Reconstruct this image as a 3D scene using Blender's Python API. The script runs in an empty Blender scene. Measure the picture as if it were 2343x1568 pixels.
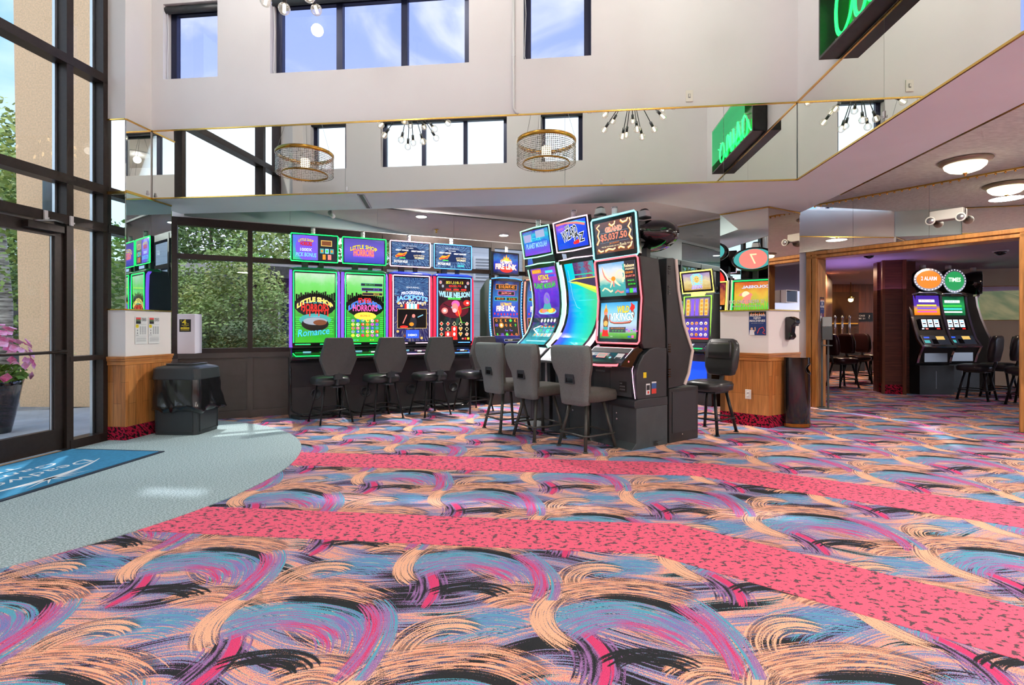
import bpy, bmesh, math, random
from mathutils import Vector, Matrix
random.seed(7)
PI = math.pi
SC = bpy.context.scene
COL = SC.collection
rad = math.radians

# ------------------------------------------------------------------ helpers: colour and materials
def lin(c):
    c = c / 255.0
    return c / 12.92 if c <= 0.04045 else ((c + 0.055) / 1.055) ** 2.4
def C(r, g, b):
    return (lin(r), lin(g), lin(b), 1.0)
MATS = {}
def newmat(name):
    m = bpy.data.materials.new(name); m.use_nodes = True
    nt = m.node_tree
    for n in list(nt.nodes): nt.nodes.remove(n)
    out = nt.nodes.new('ShaderNodeOutputMaterial')
    return m, nt, out
def link(nt, a, b): nt.links.new(a, b)
def mat(name, col, rough=0.5, metal=0.0, emit=None, es=0.0, spec=0.5, coat=0.0, vary=0.0, vscale=8.0, bump=0.0, bscale=60.0, stretch=None, col2=None):
    """A principled material whose colour is broken up by procedural noise."""
    if name in MATS: return MATS[name]
    m, nt, out = newmat(name)
    p = nt.nodes.new('ShaderNodeBsdfPrincipled')
    link(nt, p.outputs[0], out.inputs[0])
    p.inputs['Base Color'].default_value = col
    p.inputs['Roughness'].default_value = rough
    p.inputs['Metallic'].default_value = metal
    p.inputs['Specular IOR Level'].default_value = spec
    p.inputs['Coat Weight'].default_value = coat
    p.inputs['Coat Roughness'].default_value = 0.08
    if emit is not None:
        p.inputs['Emission Color'].default_value = emit
        p.inputs['Emission Strength'].default_value = es
    if vary or bump or col2:
        tc = nt.nodes.new('ShaderNodeTexCoord')
        mp = nt.nodes.new('ShaderNodeMapping')
        if stretch: mp.inputs['Scale'].default_value = stretch
        link(nt, tc.outputs['Object'], mp.inputs[0])
    if vary or col2:
        no = nt.nodes.new('ShaderNodeTexNoise'); no.inputs['Scale'].default_value = vscale
        no.inputs['Detail'].default_value = 3
        link(nt, mp.outputs[0], no.inputs[0])
        mx = nt.nodes.new('ShaderNodeMix'); mx.data_type = 'RGBA'
        a = tuple(max(0, c * (1 - vary)) for c in col[:3]) + (1,)
        b = col2 if col2 else tuple(min(1, c * (1 + vary)) for c in col[:3]) + (1,)
        mx.inputs[6].default_value = a if not col2 else col; mx.inputs[7].default_value = b
        mr = nt.nodes.new('ShaderNodeMapRange'); mr.inputs[1].default_value = 0.35; mr.inputs[2].default_value = 0.65
        link(nt, no.outputs[0], mr.inputs[0]); link(nt, mr.outputs[0], mx.inputs[0])
        link(nt, mx.outputs[2], p.inputs['Base Color'])
    if bump:
        nb = nt.nodes.new('ShaderNodeTexNoise'); nb.inputs['Scale'].default_value = bscale; nb.inputs['Detail'].default_value = 2
        link(nt, mp.outputs[0], nb.inputs[0])
        bp = nt.nodes.new('ShaderNodeBump'); bp.inputs['Strength'].default_value = bump; bp.inputs['Distance'].default_value = 0.01
        link(nt, nb.outputs[0], bp.inputs['Height']); link(nt, bp.outputs[0], p.inputs['Normal'])
    MATS[name] = m
    return m
def glow(name, col, s):
    """A light-giving surface with a little gloss (screens, neon, lamps)."""
    return mat(name, (col[0] * .25, col[1] * .25, col[2] * .25, 1), 0.25, emit=col, es=s, spec=0.3)
def ramp_screen(name, stops, vert=True, noise=0.25, nscale=5.0, s=0.9, angle=0.0, mode='lin'):
    """Lit screen background: colour ramp over the screen's own UV, broken up by noise."""
    if name in MATS: return MATS[name]
    m, nt, out = newmat(name)
    p = nt.nodes.new('ShaderNodeBsdfPrincipled'); link(nt, p.outputs[0], out.inputs[0])
    p.inputs['Base Color'].default_value = (.01, .01, .01, 1); p.inputs['Roughness'].default_value = 0.06
    p.inputs['Specular IOR Level'].default_value = 0.5
    uv = nt.nodes.new('ShaderNodeUVMap')
    sp = nt.nodes.new('ShaderNodeSeparateXYZ'); link(nt, uv.outputs[0], sp.inputs[0])
    no = nt.nodes.new('ShaderNodeTexNoise'); no.inputs['Scale'].default_value = nscale; no.inputs['Detail'].default_value = 3
    link(nt, uv.outputs[0], no.inputs[0])
    def math_(op, a, b):
        n = nt.nodes.new('ShaderNodeMath'); n.operation = op
        for i, x in enumerate((a, b)):
            if isinstance(x, (int, float)): n.inputs[i].default_value = x
            else: link(nt, x, n.inputs[i])
        return n.outputs[0]
    if mode == 'rad':      # distance from the centre
        dx = math_('SUBTRACT', sp.outputs[0], .5); dy = math_('SUBTRACT', sp.outputs[1], .5)
        t = math_('SQRT', math_('ADD', math_('MULTIPLY', dx, dx), math_('MULTIPLY', dy, dy)), 0)
        t = math_('MULTIPLY', t, 1.5)
    elif mode == 'burst':  # streaks out of the centre
        dx = math_('SUBTRACT', sp.outputs[0], .5); dy = math_('SUBTRACT', sp.outputs[1], .55)
        an = math_('ARCTAN2', dy, dx)
        rr = math_('SQRT', math_('ADD', math_('MULTIPLY', dx, dx), math_('MULTIPLY', dy, dy)), 0)
        cb = nt.nodes.new('ShaderNodeCombineXYZ'); link(nt, math_('MULTIPLY', an, 9.0), cb.inputs[0]); link(nt, math_('MULTIPLY', rr, 3.0), cb.inputs[1])
        link(nt, cb.outputs[0], no.inputs[0]); no.inputs['Scale'].default_value = 2.2
        t = no.outputs[0]; noise = 0
        t = math_('ADD', math_('MULTIPLY', math_('SUBTRACT', t, .5), 1.8), .5)
    else:
        ca, sa = math.cos(angle), math.sin(angle)
        t = math_('ADD', math_('MULTIPLY', sp.outputs[0], sa), math_('MULTIPLY', sp.outputs[1], ca))
    if noise:
        t = math_('ADD', t, math_('MULTIPLY', math_('SUBTRACT', no.outputs[0], .5), noise))
    cr = nt.nodes.new('ShaderNodeValToRGB'); link(nt, t, cr.inputs[0])
    el = cr.color_ramp.elements
    while len(el) > 1: el.remove(el[-1])
    el[0].position = stops[0][0]; el[0].color = stops[0][1]
    for pos, c in stops[1:]:
        e = el.new(pos); e.color = c
    link(nt, cr.outputs[0], p.inputs['Emission Color']); p.inputs['Emission Strength'].default_value = s
    MATS[name] = m
    return m

# ------------------------------------------------------------------ helpers: meshes
class MB:
    def __init__(s): s.v = []; s.f = []; s.mi = []; s.sm = []; s.uv = []; s.mats = []
    def slot(s, m):
        if m not in s.mats: s.mats.append(m)
        return s.mats.index(m)
    def add(s, pts, faces, m, smooth=False, uvs=None):
        b = len(s.v); s.v.extend([tuple(p) for p in pts]); k = s.slot(m)
        for i, f in enumerate(faces):
            s.f.append([b + j for j in f]); s.mi.append(k); s.sm.append(smooth)
            s.uv.append(uvs[i] if uvs else None)
        return s
    def face(s, pts, m, uv=None): return s.add(pts, [list(range(len(pts)))], m, False, [uv] if uv else None)
    def box(s, c, d, m, rz=0.0, rx=0.0, ry=0.0):
        R = Matrix.Rotation(rz, 3, 'Z') @ Matrix.Rotation(ry, 3, 'Y') @ Matrix.Rotation(rx, 3, 'X'); c = Vector(c); P = []
        for z in (-.5, .5):
            for x, y in ((-.5, -.5), (.5, -.5), (.5, .5), (-.5, .5)):
                P.append(c + R @ Vector((x * d[0], y * d[1], z * d[2])))
        return s.add(P, [(3, 2, 1, 0), (4, 5, 6, 7), (0, 1, 5, 4), (1, 2, 6, 5), (2, 3, 7, 6), (3, 0, 4, 7)], m)
    def bx(s, x0, x1, y0, y1, z0, z1, m):
        return s.box(((x0 + x1) / 2, (y0 + y1) / 2, (z0 + z1) / 2), (x1 - x0, y1 - y0, z1 - z0), m)
    def prism(s, poly, z0, z1, m):
        n = len(poly); P = [(x, y, z0) for x, y in poly] + [(x, y, z1) for x, y in poly]
        F = [list(range(n))[::-1], list(range(n, 2 * n))] + [[i, (i + 1) % n, n + (i + 1) % n, n + i] for i in range(n)]
        return s.add(P, F, m)
    def prof(s, poly, x0, x1, m):      # side outline (y, z) pushed along x
        n = len(poly); P = [(x0, y, z) for y, z in poly] + [(x1, y, z) for y, z in poly]
        F = [list(range(n)), list(range(n, 2 * n))[::-1]] + [[i, n + i, n + (i + 1) % n, (i + 1) % n] for i in range(n)]
        return s.add(P, F, m)
    def ribbon(s, prof, x0, x1, t, m):  # a strip of thickness t that follows the outline prof (y, z)
        a = []; n = len(prof)
        for i in range(n):
            p = Vector(prof[max(i - 1, 0)]); q = Vector(prof[min(i + 1, n - 1)]); d = (q - p).normalized()
            a.append((prof[i][0] + d.y * t, prof[i][1] - d.x * t))
        return s.prof(list(prof) + a[::-1], x0, x1, m)
    def tube(s, pts, r, m, n=8, closed=False):
        pts = [Vector(p) for p in pts]; k = len(pts); P = []; up = None
        for i, p in enumerate(pts):
            if closed: d = pts[(i + 1) % k] - pts[i - 1]
            else: d = pts[min(i + 1, k - 1)] - pts[max(i - 1, 0)]
            d = d.normalized() if d.length > 1e-9 else Vector((0, 0, 1))
            if up is None: up = Vector((0, 0, 1)) if abs(d.z) < .9 else Vector((1, 0, 0))
            x = d.cross(up)
            if x.length < 1e-4: x = d.orthogonal()
            x.normalize(); y = x.cross(d).normalized(); up = y
            rr = r[i] if isinstance(r, (list, tuple)) else r
            for j in range(n):
                a = 2 * PI * j / n; P.append(p + x * math.cos(a) * rr + y * math.sin(a) * rr)
        F = []
        for i in range(k if closed else k - 1):
            for j in range(n):
                i2 = (i + 1) % k
                F.append([i * n + j, i * n + (j + 1) % n, i2 * n + (j + 1) % n, i2 * n + j])
        if not closed: F += [list(range(n))[::-1], [(k - 1) * n + j for j in range(n)]]
        return s.add(P, F, m, True)
    def rings(s, rings, m, smooth=True, cap=True):
        n = len(rings[0]); P = [p for r in rings for p in r]; F = []
        for i in range(len(rings) - 1):
            for j in range(n): F.append([i * n + j, i * n + (j + 1) % n, (i + 1) * n + (j + 1) % n, (i + 1) * n + j])
        if cap: F += [list(range(n))[::-1], [(len(rings) - 1) * n + j for j in range(n)]]
        return s.add(P, F, m, smooth)
    def lathe(s, prof, m, n=24, c=(0, 0, 0), axis='z', cap=True, smooth=True):
        R = []
        for r, z in prof:
            ring = []
            for j in range(n):
                a = 2 * PI * j / n; x, y = r * math.cos(a), r * math.sin(a)
                p = (x, y, z) if axis == 'z' else ((x, z, y) if axis == 'y' else (z, x, y))
                ring.append((c[0] + p[0], c[1] + p[1], c[2] + p[2]))
            R.append(ring)
        return s.rings(R, m, smooth, cap)
    def loft(s, secs, m, n=6, smooth=True):  # rounded rectangles (cx, cy, z, w, d, r)
        R = []
        for cx, cy, z, w, d, r in secs:
            r = min(r, w / 2, d / 2); ring = []
            for qx, qy, a0 in ((1, 1, 0), (-1, 1, 90), (-1, -1, 180), (1, -1, 270)):
                for i in range(n):
                    a = rad(a0 + 90 * i / (n - 1))
                    ring.append((cx + qx * (w / 2 - r) + r * math.cos(a), cy + qy * (d / 2 - r) + r * math.sin(a), z))
            R.append(ring)
        return s.rings(R, m, smooth)
    def sphere(s, c, r, m, n=12, k=8):
        rx, ry, rz = r if isinstance(r, (tuple, list)) else (r, r, r); R = []
        for i in range(k + 1):
            t = PI * i / k; st = max(math.sin(t), .02)
            R.append([(c[0] + rx * st * math.cos(2 * PI * j / n), c[1] + ry * st * math.sin(2 * PI * j / n), c[2] - rz * math.cos(t)) for j in range(n)])
        return s.rings(R, m)
    def build(s, name, parent=None, loc=(0, 0, 0), rz=0.0, bevel=0.0, seg=2, recalc=True, subs=0):
        me = bpy.data.meshes.new(name); me.from_pydata(s.v, [], s.f)
        for m in s.mats: me.materials.append(m)
        for p, k, sm in zip(me.polygons, s.mi, s.sm): p.material_index = k; p.use_smooth = sm
        if any(u for u in s.uv):
            L = me.uv_layers.new(name='UVMap')
            for p, u in zip(me.polygons, s.uv):
                if u:
                    for li, c in zip(p.loop_indices, u): L.data[li].uv = c
        if recalc:
            b = bmesh.new(); b.from_mesh(me); bmesh.ops.recalc_face_normals(b, faces=b.faces); b.to_mesh(me); b.free()
        me.update()
        o = bpy.data.objects.new(name, me); COL.objects.link(o)
        o.location = loc; o.rotation_euler = (0, 0, rz)
        if parent is not None: o.parent = parent
        if bevel:
            md = o.modifiers.new('soft_edge', 'BEVEL'); md.width = bevel; md.segments = seg; md.limit_method = 'ANGLE'; md.angle_limit = rad(40)
            md.harden_normals = False
        if subs:
            md = o.modifiers.new('smooth', 'SUBSURF'); md.levels = subs; md.render_levels = subs
        return o
def thing(name, label, cat, loc=(0, 0, 0), rz=0.0, group=None):
    o = bpy.data.objects.new(name, None); COL.objects.link(o); o.empty_display_size = .1
    o.location = loc; o.rotation_euler = (0, 0, rz)
    return tag(o, label, cat, group)
def tag(o, label, cat, group=None):
    o['label'] = label; o['category'] = cat
    if group: o['group'] = group
    return o
def struct(o): o['kind'] = 'structure'; return o
def copy_tree(o, parent=None):
    c = o.copy(); COL.objects.link(c)
    if parent is not None: c.parent = parent
    for ch in list(o.children): copy_tree(ch, c)
    return c
def dup(o, loc, rz, label, group=None):
    c = copy_tree(o); c.location = loc; c.rotation_euler = (0, 0, rz); c['label'] = label
    if group: c['group'] = group
    return c

# ------------------------------------------------------------------ helpers: lettering and screen art
_GL = {}
def glyphs(t, bold=0.0):
    k = (t, bold)
    if k in _GL: return _GL[k]
    cu = bpy.data.curves.new('lettering', 'FONT'); cu.body = t; cu.size = 1; cu.resolution_u = 2; cu.offset = bold
    ob = bpy.data.objects.new('lettering', cu); COL.objects.link(ob)
    dg = bpy.context.evaluated_depsgraph_get(); me = bpy.data.meshes.new_from_object(ob.evaluated_get(dg))
    V = [(v.co.x, v.co.y) for v in me.vertices]; F = [list(p.vertices) for p in me.polygons]
    bpy.data.objects.remove(ob); bpy.data.curves.remove(cu); bpy.data.meshes.remove(me)
    if V:
        x0 = min(v[0] for v in V); x1 = max(v[0] for v in V); y0 = min(v[1] for v in V); y1 = max(v[1] for v in V)
    else: x0 = y0 = 0; x1 = y1 = 1
    _GL[k] = ([(x - (x0 + x1) / 2, y - (y0 + y1) / 2) for x, y in V], F, x1 - x0, y1 - y0)
    return _GL[k]
class Art:
    """A flat or curved display surface: u across (0..1), v up (0..1); shapes lie on it in thin layers."""
    def __init__(s, x0, x1, prof):     # prof: (y, z) from bottom to top, the front is -y
        s.x0, s.x1 = x0, x1; s.p = [Vector(q) for q in prof]
        s.L = [0.0]
        for a, b in zip(s.p, s.p[1:]): s.L.append(s.L[-1] + (b - a).length)
        s.h = s.L[-1]; s.w = abs(x1 - x0); s.m = MB(); s.step = .0009
    def at(s, u, v, l=0.0):
        d = min(max(v, 0), 1) * s.h; i = 0
        while i < len(s.p) - 2 and s.L[i + 1] < d: i += 1
        a, b = s.p[i], s.p[i + 1]; t = (d - s.L[i]) / max(s.L[i + 1] - s.L[i], 1e-9)
        q = a.lerp(b, t); n = (b - a).normalized(); o = l * s.step
        return (s.x0 + (s.x1 - s.x0) * u, q.x - n.y * o, q.y + n.x * o)
    def bg(s, m, u0=0, v0=0, u1=1, v1=1, l=0):
        k = max(1, int(round((v1 - v0) * max(1, (len(s.p) - 1) * 2)))) if len(s.p) > 2 else 1
        for i in range(k):
            a = v0 + (v1 - v0) * i / k; b = v0 + (v1 - v0) * (i + 1) / k
            s.m.face([s.at(u0, a, l), s.at(u1, a, l), s.at(u1, b, l), s.at(u0, b, l)], m,
                     [(0, (a - v0) / (v1 - v0)), (1, (a - v0) / (v1 - v0)), (1, (b - v0) / (v1 - v0)), (0, (b - v0) / (v1 - v0))])
        return s
    def rect(s, u0, v0, u1, v1, m, l=1): return s.bg(m, u0, v0, u1, v1, l)
    def poly(s, pts, m, l=1): s.m.face([s.at(u, v, l) for u, v in pts], m); return s
    def ell(s, cu, cv, ru, rv, m, l=1, n=20, a0=0, a1=360):
        P = [(cu + ru * math.cos(rad(a0 + (a1 - a0) * i / n)), cv + rv * math.sin(rad(a0 + (a1 - a0) * i / n))) for i in range(n + (0 if a1 - a0 == 360 else 1))]
        return s.poly(P, m, l)
    def frame(s, u0, v0, u1, v1, t, m, l=1):
        tv = t * s.w / s.h
        s.rect(u0, v0, u1, v0 + tv, m, l); s.rect(u0, v1 - tv, u1, v1, m, l)
        s.rect(u0, v0 + tv, u0 + t, v1 - tv, m, l); return s.rect(u1 - t, v0 + tv, u1, v1 - tv, m, l)
    def line(s, pts, t, m, l=1):
        """A brush line of width t (fraction of the surface's width), tapering if t is a list."""
        q = [(u * s.w, v * s.h) for u, v in pts]; n = len(q); A = []; B = []
        for i in range(n):
            a = Vector(q[max(i - 1, 0)]); b = Vector(q[min(i + 1, n - 1)]); d = (b - a)
            d = d.normalized() if d.length > 1e-9 else Vector((1, 0)); w = (t[i] if isinstance(t, list) else t) * s.w / 2
            A.append(((q[i][0] - d.y * w) / s.w, (q[i][1] + d.x * w) / s.h)); B.append(((q[i][0] + d.y * w) / s.w, (q[i][1] - d.x * w) / s.h))
        for i in range(n - 1): s.poly([A[i], B[i], B[i + 1], A[i + 1]], m, l)
        return s
    def text(s, t, cu, cv, h, m, l=2, w=None, arc=0.0, bold=0.0, edge=None, slant=0.0, edge_w=.035, rot=0.0):
        """h: letter height as a fraction of the surface's height; w: stretch to this fraction of its width."""
        if edge: s.text(t, cu, cv, h, edge, l - .6, w, arc, bold + edge_w, None, slant, rot=rot)
        V, F, gw, gh = glyphs(t, bold); V0, F0, gw0, gh0 = glyphs(t, 0.0)
        sv = h / max(gh0, 1e-6); su = (w / gw0) if w else sv * s.h / s.w
        P = []
        for x, y in V:
            xx = x + slant * y; a = xx * su; yy = y * sv
            if arc: yy = yy - arc * ((2 * a / ((w or gw0 * su) + 1e-9)) ** 2) + 0
            if rot:
                X, Y = a * s.w, yy * s.h; a = (X * math.cos(rot) - Y * math.sin(rot)) / s.w; yy = (X * math.sin(rot) + Y * math.cos(rot)) / s.h
            P.append(s.at(cu + a, cv + yy, l))
        s.m.add(P, F, m); return s
    def build(s, name, parent): return s.m.build(name, parent, recalc=False)
# ------------------------------------------------------------------ materials
BLACK = mat('black_paint', C(45, 47, 48), .42, vary=.15, vscale=5)
BLACKG = mat('black_gloss', C(14, 14, 16), .12, coat=.6)
BLACKP = mat('black_plastic', C(52, 57, 60), .42, bump=.05, bscale=300)
DARKSTEEL = mat('dark_steel', C(48, 50, 50), .38, metal=.6)
CHARCOAL = mat('charcoal_panel', C(70, 78, 80), .5, vary=.08)
CHROME = mat('chrome', C(215, 215, 218), .12, metal=1)
STEEL = mat('brushed_steel', C(160, 163, 166), .3, metal=.9)
BRASS = mat('brass', C(214, 176, 92), .22, metal=1)
GOLD = mat('gold', C(190, 140, 60), .25, metal=1)
WALLP = mat('wall_paint', C(230, 228, 228), .75, vary=.015, vscale=2.0, bump=.03, bscale=140)
WALLW = mat('wall_paint_low', C(232, 229, 226), .7, vary=.02, vscale=2)
SOFFIT = mat('soffit_paint', C(212, 234, 234), .75, vary=.03, vscale=1.5, bump=.05, bscale=60)
STUCCOC = mat('ceiling_texture', C(212, 224, 217), .8, vary=.10, vscale=14, bump=.6, bscale=70, stretch=(1, 2.2, 1))
SMOOTHC = mat('ceiling_smooth', C(206, 202, 196), .8, vary=.03, vscale=3)
BRONZE = mat('bronze_frame', C(50, 40, 36), .42, metal=.35, vary=.12, vscale=30)
PANELB = mat('brown_panel', C(84, 76, 72), .5, vary=.06)
ALU = mat('aluminium_trim', C(196, 200, 206), .3, metal=.85)
BLUEFRAME = mat('window_frame_navy', C(40, 44, 70), .4, metal=.3)
MIRROR = mat('mirror_glass', C(238, 240, 236), .005, metal=1)
MIRRORT = mat('mirror_tinted', C(196, 216, 216), .005, metal=1)
MIRRORB = mat('mirror_bronze', C(205, 196, 186), .01, metal=1)
SEAM = mat('seam', C(60, 62, 60), .5)
OUTLETM = mat('outlet_plastic', C(236, 232, 222), .4)
WHITEP = mat('white_plastic', C(228, 228, 228), .35)
CLEARP = mat('frosted_clear', C(222, 224, 224), .15, spec=.8)
PAPER = mat('paper', C(226, 230, 230), .6)
YELLOW = mat('yellow_sticker', C(240, 215, 20), .5)
RED = mat('red_sticker', C(214, 66, 52), .5)
BLUES = mat('blue_sticker', C(52, 96, 160), .5)
INK = mat('ink', C(40, 42, 48), .6)
GREYINK = mat('grey_ink', C(120, 126, 130), .6)
FABRIC = mat('grey_fabric', C(112, 122, 120), .85, vary=.22, vscale=220, bump=.12, bscale=500)
FABRICD = mat('dark_fabric', C(82, 80, 74), .8, vary=.12, vscale=120)
VINYL = mat('black_vinyl', C(48, 50, 51), .33, coat=.15, bump=.06, bscale=18)
VINYLB = mat('black_vinyl_back', C(74, 75, 74), .6, vary=.05, vscale=30)
VINYLP = mat('plum_vinyl', C(52, 30, 34), .32, coat=.2)
LEGM = mat('leg_powder_coat', C(74, 75, 70), .45, metal=.2)
LEGB = mat('leg_black', C(40, 41, 42), .35, metal=.5)
BAGM = mat('bin_bag', C(22, 23, 25), .22, coat=.5, bump=.9, bscale=7, stretch=(1, 1, .5))

def glass_mat(name, tint, refl=.07):
    m, nt, out = newmat(name)
    t = nt.nodes.new('ShaderNodeBsdfTransparent'); t.inputs[0].default_value = tint
    g = nt.nodes.new('ShaderNodeBsdfGlossy'); g.inputs['Roughness'].default_value = .01
    f = nt.nodes.new('ShaderNodeFresnel'); f.inputs[0].default_value = 1.45
    mx = nt.nodes.new('ShaderNodeMixShader')
    link(nt, f.outputs[0], mx.inputs[0]); link(nt, t.outputs[0], mx.inputs[1]); link(nt, g.outputs[0], mx.inputs[2]); link(nt, mx.outputs[0], out.inputs[0])
    return m
GLASS = glass_mat('clear_glass', (.97, .98, .98, 1))
GLASSB = glass_mat('blue_tinted_glass', (.60, .60, .70, 1))
GLASSG = glass_mat('grey_screened_glass', (.88, .89, .90, 1))

def wood(name, c1, c2, plank=(.09, .62), rot=0.0, gloss=.32, seams=True, grain=(40, 40, 2.5)):
    m, nt, out = newmat(name)
    p = nt.nodes.new('ShaderNodeBsdfPrincipled'); link(nt, p.outputs[0], out.inputs[0]); p.inputs['Roughness'].default_value = gloss
    tc = nt.nodes.new('ShaderNodeTexCoord'); sp = nt.nodes.new('ShaderNodeSeparateXYZ'); link(nt, tc.outputs['Object'], sp.inputs[0])
    ad = nt.nodes.new('ShaderNodeMath'); ad.operation = 'ADD'; link(nt, sp.outputs[0], ad.inputs[0]); link(nt, sp.outputs[1], ad.inputs[1])
    cb = nt.nodes.new('ShaderNodeCombineXYZ'); link(nt, sp.outputs[2], cb.inputs[0]); link(nt, ad.outputs[0], cb.inputs[1])
    if rot:
        cb = nt.nodes.new('ShaderNodeCombineXYZ'); link(nt, ad.outputs[0], cb.inputs[0]); link(nt, sp.outputs[2], cb.inputs[1])
    br = nt.nodes.new('ShaderNodeTexBrick'); link(nt, cb.outputs[0], br.inputs[0])
    br.inputs['Scale'].default_value = 1; br.inputs['Brick Width'].default_value = plank[1]; br.inputs['Row Height'].default_value = plank[0]
    br.inputs['Mortar Size'].default_value = .0016 if seams else 0; br.inputs['Mortar Smooth'].default_value = .2
    br.inputs['Color1'].default_value = c1; br.inputs['Color2'].default_value = c2; br.offset = .37; br.inputs['Bias'].default_value = 0
    br.inputs['Mortar'].default_value = tuple(x * .3 for x in c1[:3]) + (1,)
    mp = nt.nodes.new('ShaderNodeMapping'); link(nt, tc.outputs['Object'], mp.inputs[0]); mp.inputs['Scale'].default_value = grain
    no = nt.nodes.new('ShaderNodeTexNoise'); no.inputs['Scale'].default_value = 1; no.inputs['Detail'].default_value = 4; no.inputs['Distortion'].default_value = .6; link(nt, mp.outputs[0], no.inputs[0])
    mr = nt.nodes.new('ShaderNodeMapRange'); link(nt, no.outputs[0], mr.inputs[0]); mr.inputs[1].default_value = .3; mr.inputs[2].default_value = .7; mr.inputs[3].default_value = .62; mr.inputs[4].default_value = 1.12
    mx = nt.nodes.new('ShaderNodeMix'); mx.data_type = 'RGBA'; mx.blend_type = 'MULTIPLY'; mx.inputs[0].default_value = 1
    link(nt, br.outputs[0], mx.inputs[6]); link(nt, mr.outputs[0], mx.inputs[7]); link(nt, mx.outputs[2], p.inputs['Base Color'])
    MATS[name] = m
    return m
WAINS = wood('honey_wainscot', C(206, 140, 80), C(186, 116, 58))
RAILW = wood('honey_rail', C(206, 140, 80), C(196, 126, 66), seams=False, plank=(.05, 4), grain=(3, 3, 60))
TRIMW = wood('oak_trim', C(196, 138, 74), C(184, 124, 62), seams=False, plank=(.3, 9), grain=(30, 30, 3))
SLATW = wood('dark_slat_wood', C(116, 66, 48), C(96, 52, 40), plank=(.045, .8), rot=1, grain=(3, 3, 30))
PANELW = wood('brown_panelling', C(128, 76, 46), C(112, 64, 40), plank=(.11, 5), grain=(30, 30, 2))
SIDING = wood('pale_lap_siding', C(214, 216, 220), C(210, 212, 216), plank=(.16, 9), rot=1, gloss=.7, grain=(.3, .3, .3))
SIDINGB = wood('brown_lap_siding', C(140, 116, 104), C(134, 110, 98), plank=(.13, 9), rot=1, gloss=.7, grain=(.3, .3, .3))
STUCCO = mat('tan_stucco', C(226, 186, 146), .85, vary=.10, vscale=40, bump=.5, bscale=90)
CONC = mat('concrete', C(168, 166, 160), .8, vary=.1, vscale=3)
ROOFM = mat('dark_shingle', C(84, 80, 78), .8, vary=.2, vscale=12)
HILL = mat('dry_hill', C(118, 112, 70), .9, col2=C(70, 84, 46), vscale=.5)

# ------------------------------------------------------------------ carpets
class Sock:
    """Arithmetic on shader sockets."""
    nt = None
    def __init__(s, x): s.x = x
    @staticmethod
    def m(op, *a, clamp=False):
        n = Sock.nt.nodes.new('ShaderNodeMath'); n.operation = op; n.use_clamp = clamp
        for i, v in enumerate(a):
            v = v.x if isinstance(v, Sock) else v
            if isinstance(v, (int, float)): n.inputs[i].default_value = v
            else: Sock.nt.links.new(v, n.inputs[i])
        return Sock(n.outputs[0])
    def __add__(s, o): return Sock.m('ADD', s, o)
    __radd__ = __add__
    def __sub__(s, o): return Sock.m('SUBTRACT', s, o)
    def __rsub__(s, o): return Sock.m('SUBTRACT', o, s)
    def __mul__(s, o): return Sock.m('MULTIPLY', s, o)
    __rmul__ = __mul__
    def __truediv__(s, o): return Sock.m('DIVIDE', s, o)
def vec(x, y, z=0.0):
    n = Sock.nt.nodes.new('ShaderNodeCombineXYZ')
    for i, v in enumerate((x, y, z)):
        v = v.x if isinstance(v, Sock) else v
        if isinstance(v, (int, float)): n.inputs[i].default_value = v
        else: Sock.nt.links.new(v, n.inputs[i])
    return n.outputs[0]
def noise2(v, scale=1.0, detail=1.0, rough=.5):
    n = Sock.nt.nodes.new('ShaderNodeTexNoise'); n.noise_dimensions = '2D'; n.inputs['Scale'].default_value = scale; n.inputs['Detail'].default_value = detail
    n.inputs['Roughness'].default_value = rough
    Sock.nt.links.new(v, n.inputs['Vector']); return Sock(n.outputs[0])
def smooth(x, a, b):
    n = Sock.nt.nodes.new('ShaderNodeMapRange'); n.interpolation_type = 'SMOOTHSTEP'
    Sock.nt.links.new(x.x, n.inputs[0]); n.inputs[1].default_value = a; n.inputs[2].default_value = b
    return Sock(n.outputs[0])
def mixc(f, a, b):
    n = Sock.nt.nodes.new('ShaderNodeMix'); n.data_type = 'RGBA'
    Sock.nt.links.new(f.x, n.inputs[0])
    for i, v in ((6, a), (7, b)):
        if isinstance(v, Sock): Sock.nt.links.new(v.x, n.inputs[i])
        else: n.inputs[i].default_value = v
    return Sock(n.outputs[2])
PEACH, PEACH2 = C(254, 194, 160), C(248, 172, 140)
TEAL, BLUEP = C(92, 176, 200), C(120, 140, 198)
PURP, MAGE = C(168, 122, 180), C(228, 74, 124)
INKC = C(50, 52, 55)
TW, TH = 1.36, .51
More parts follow.
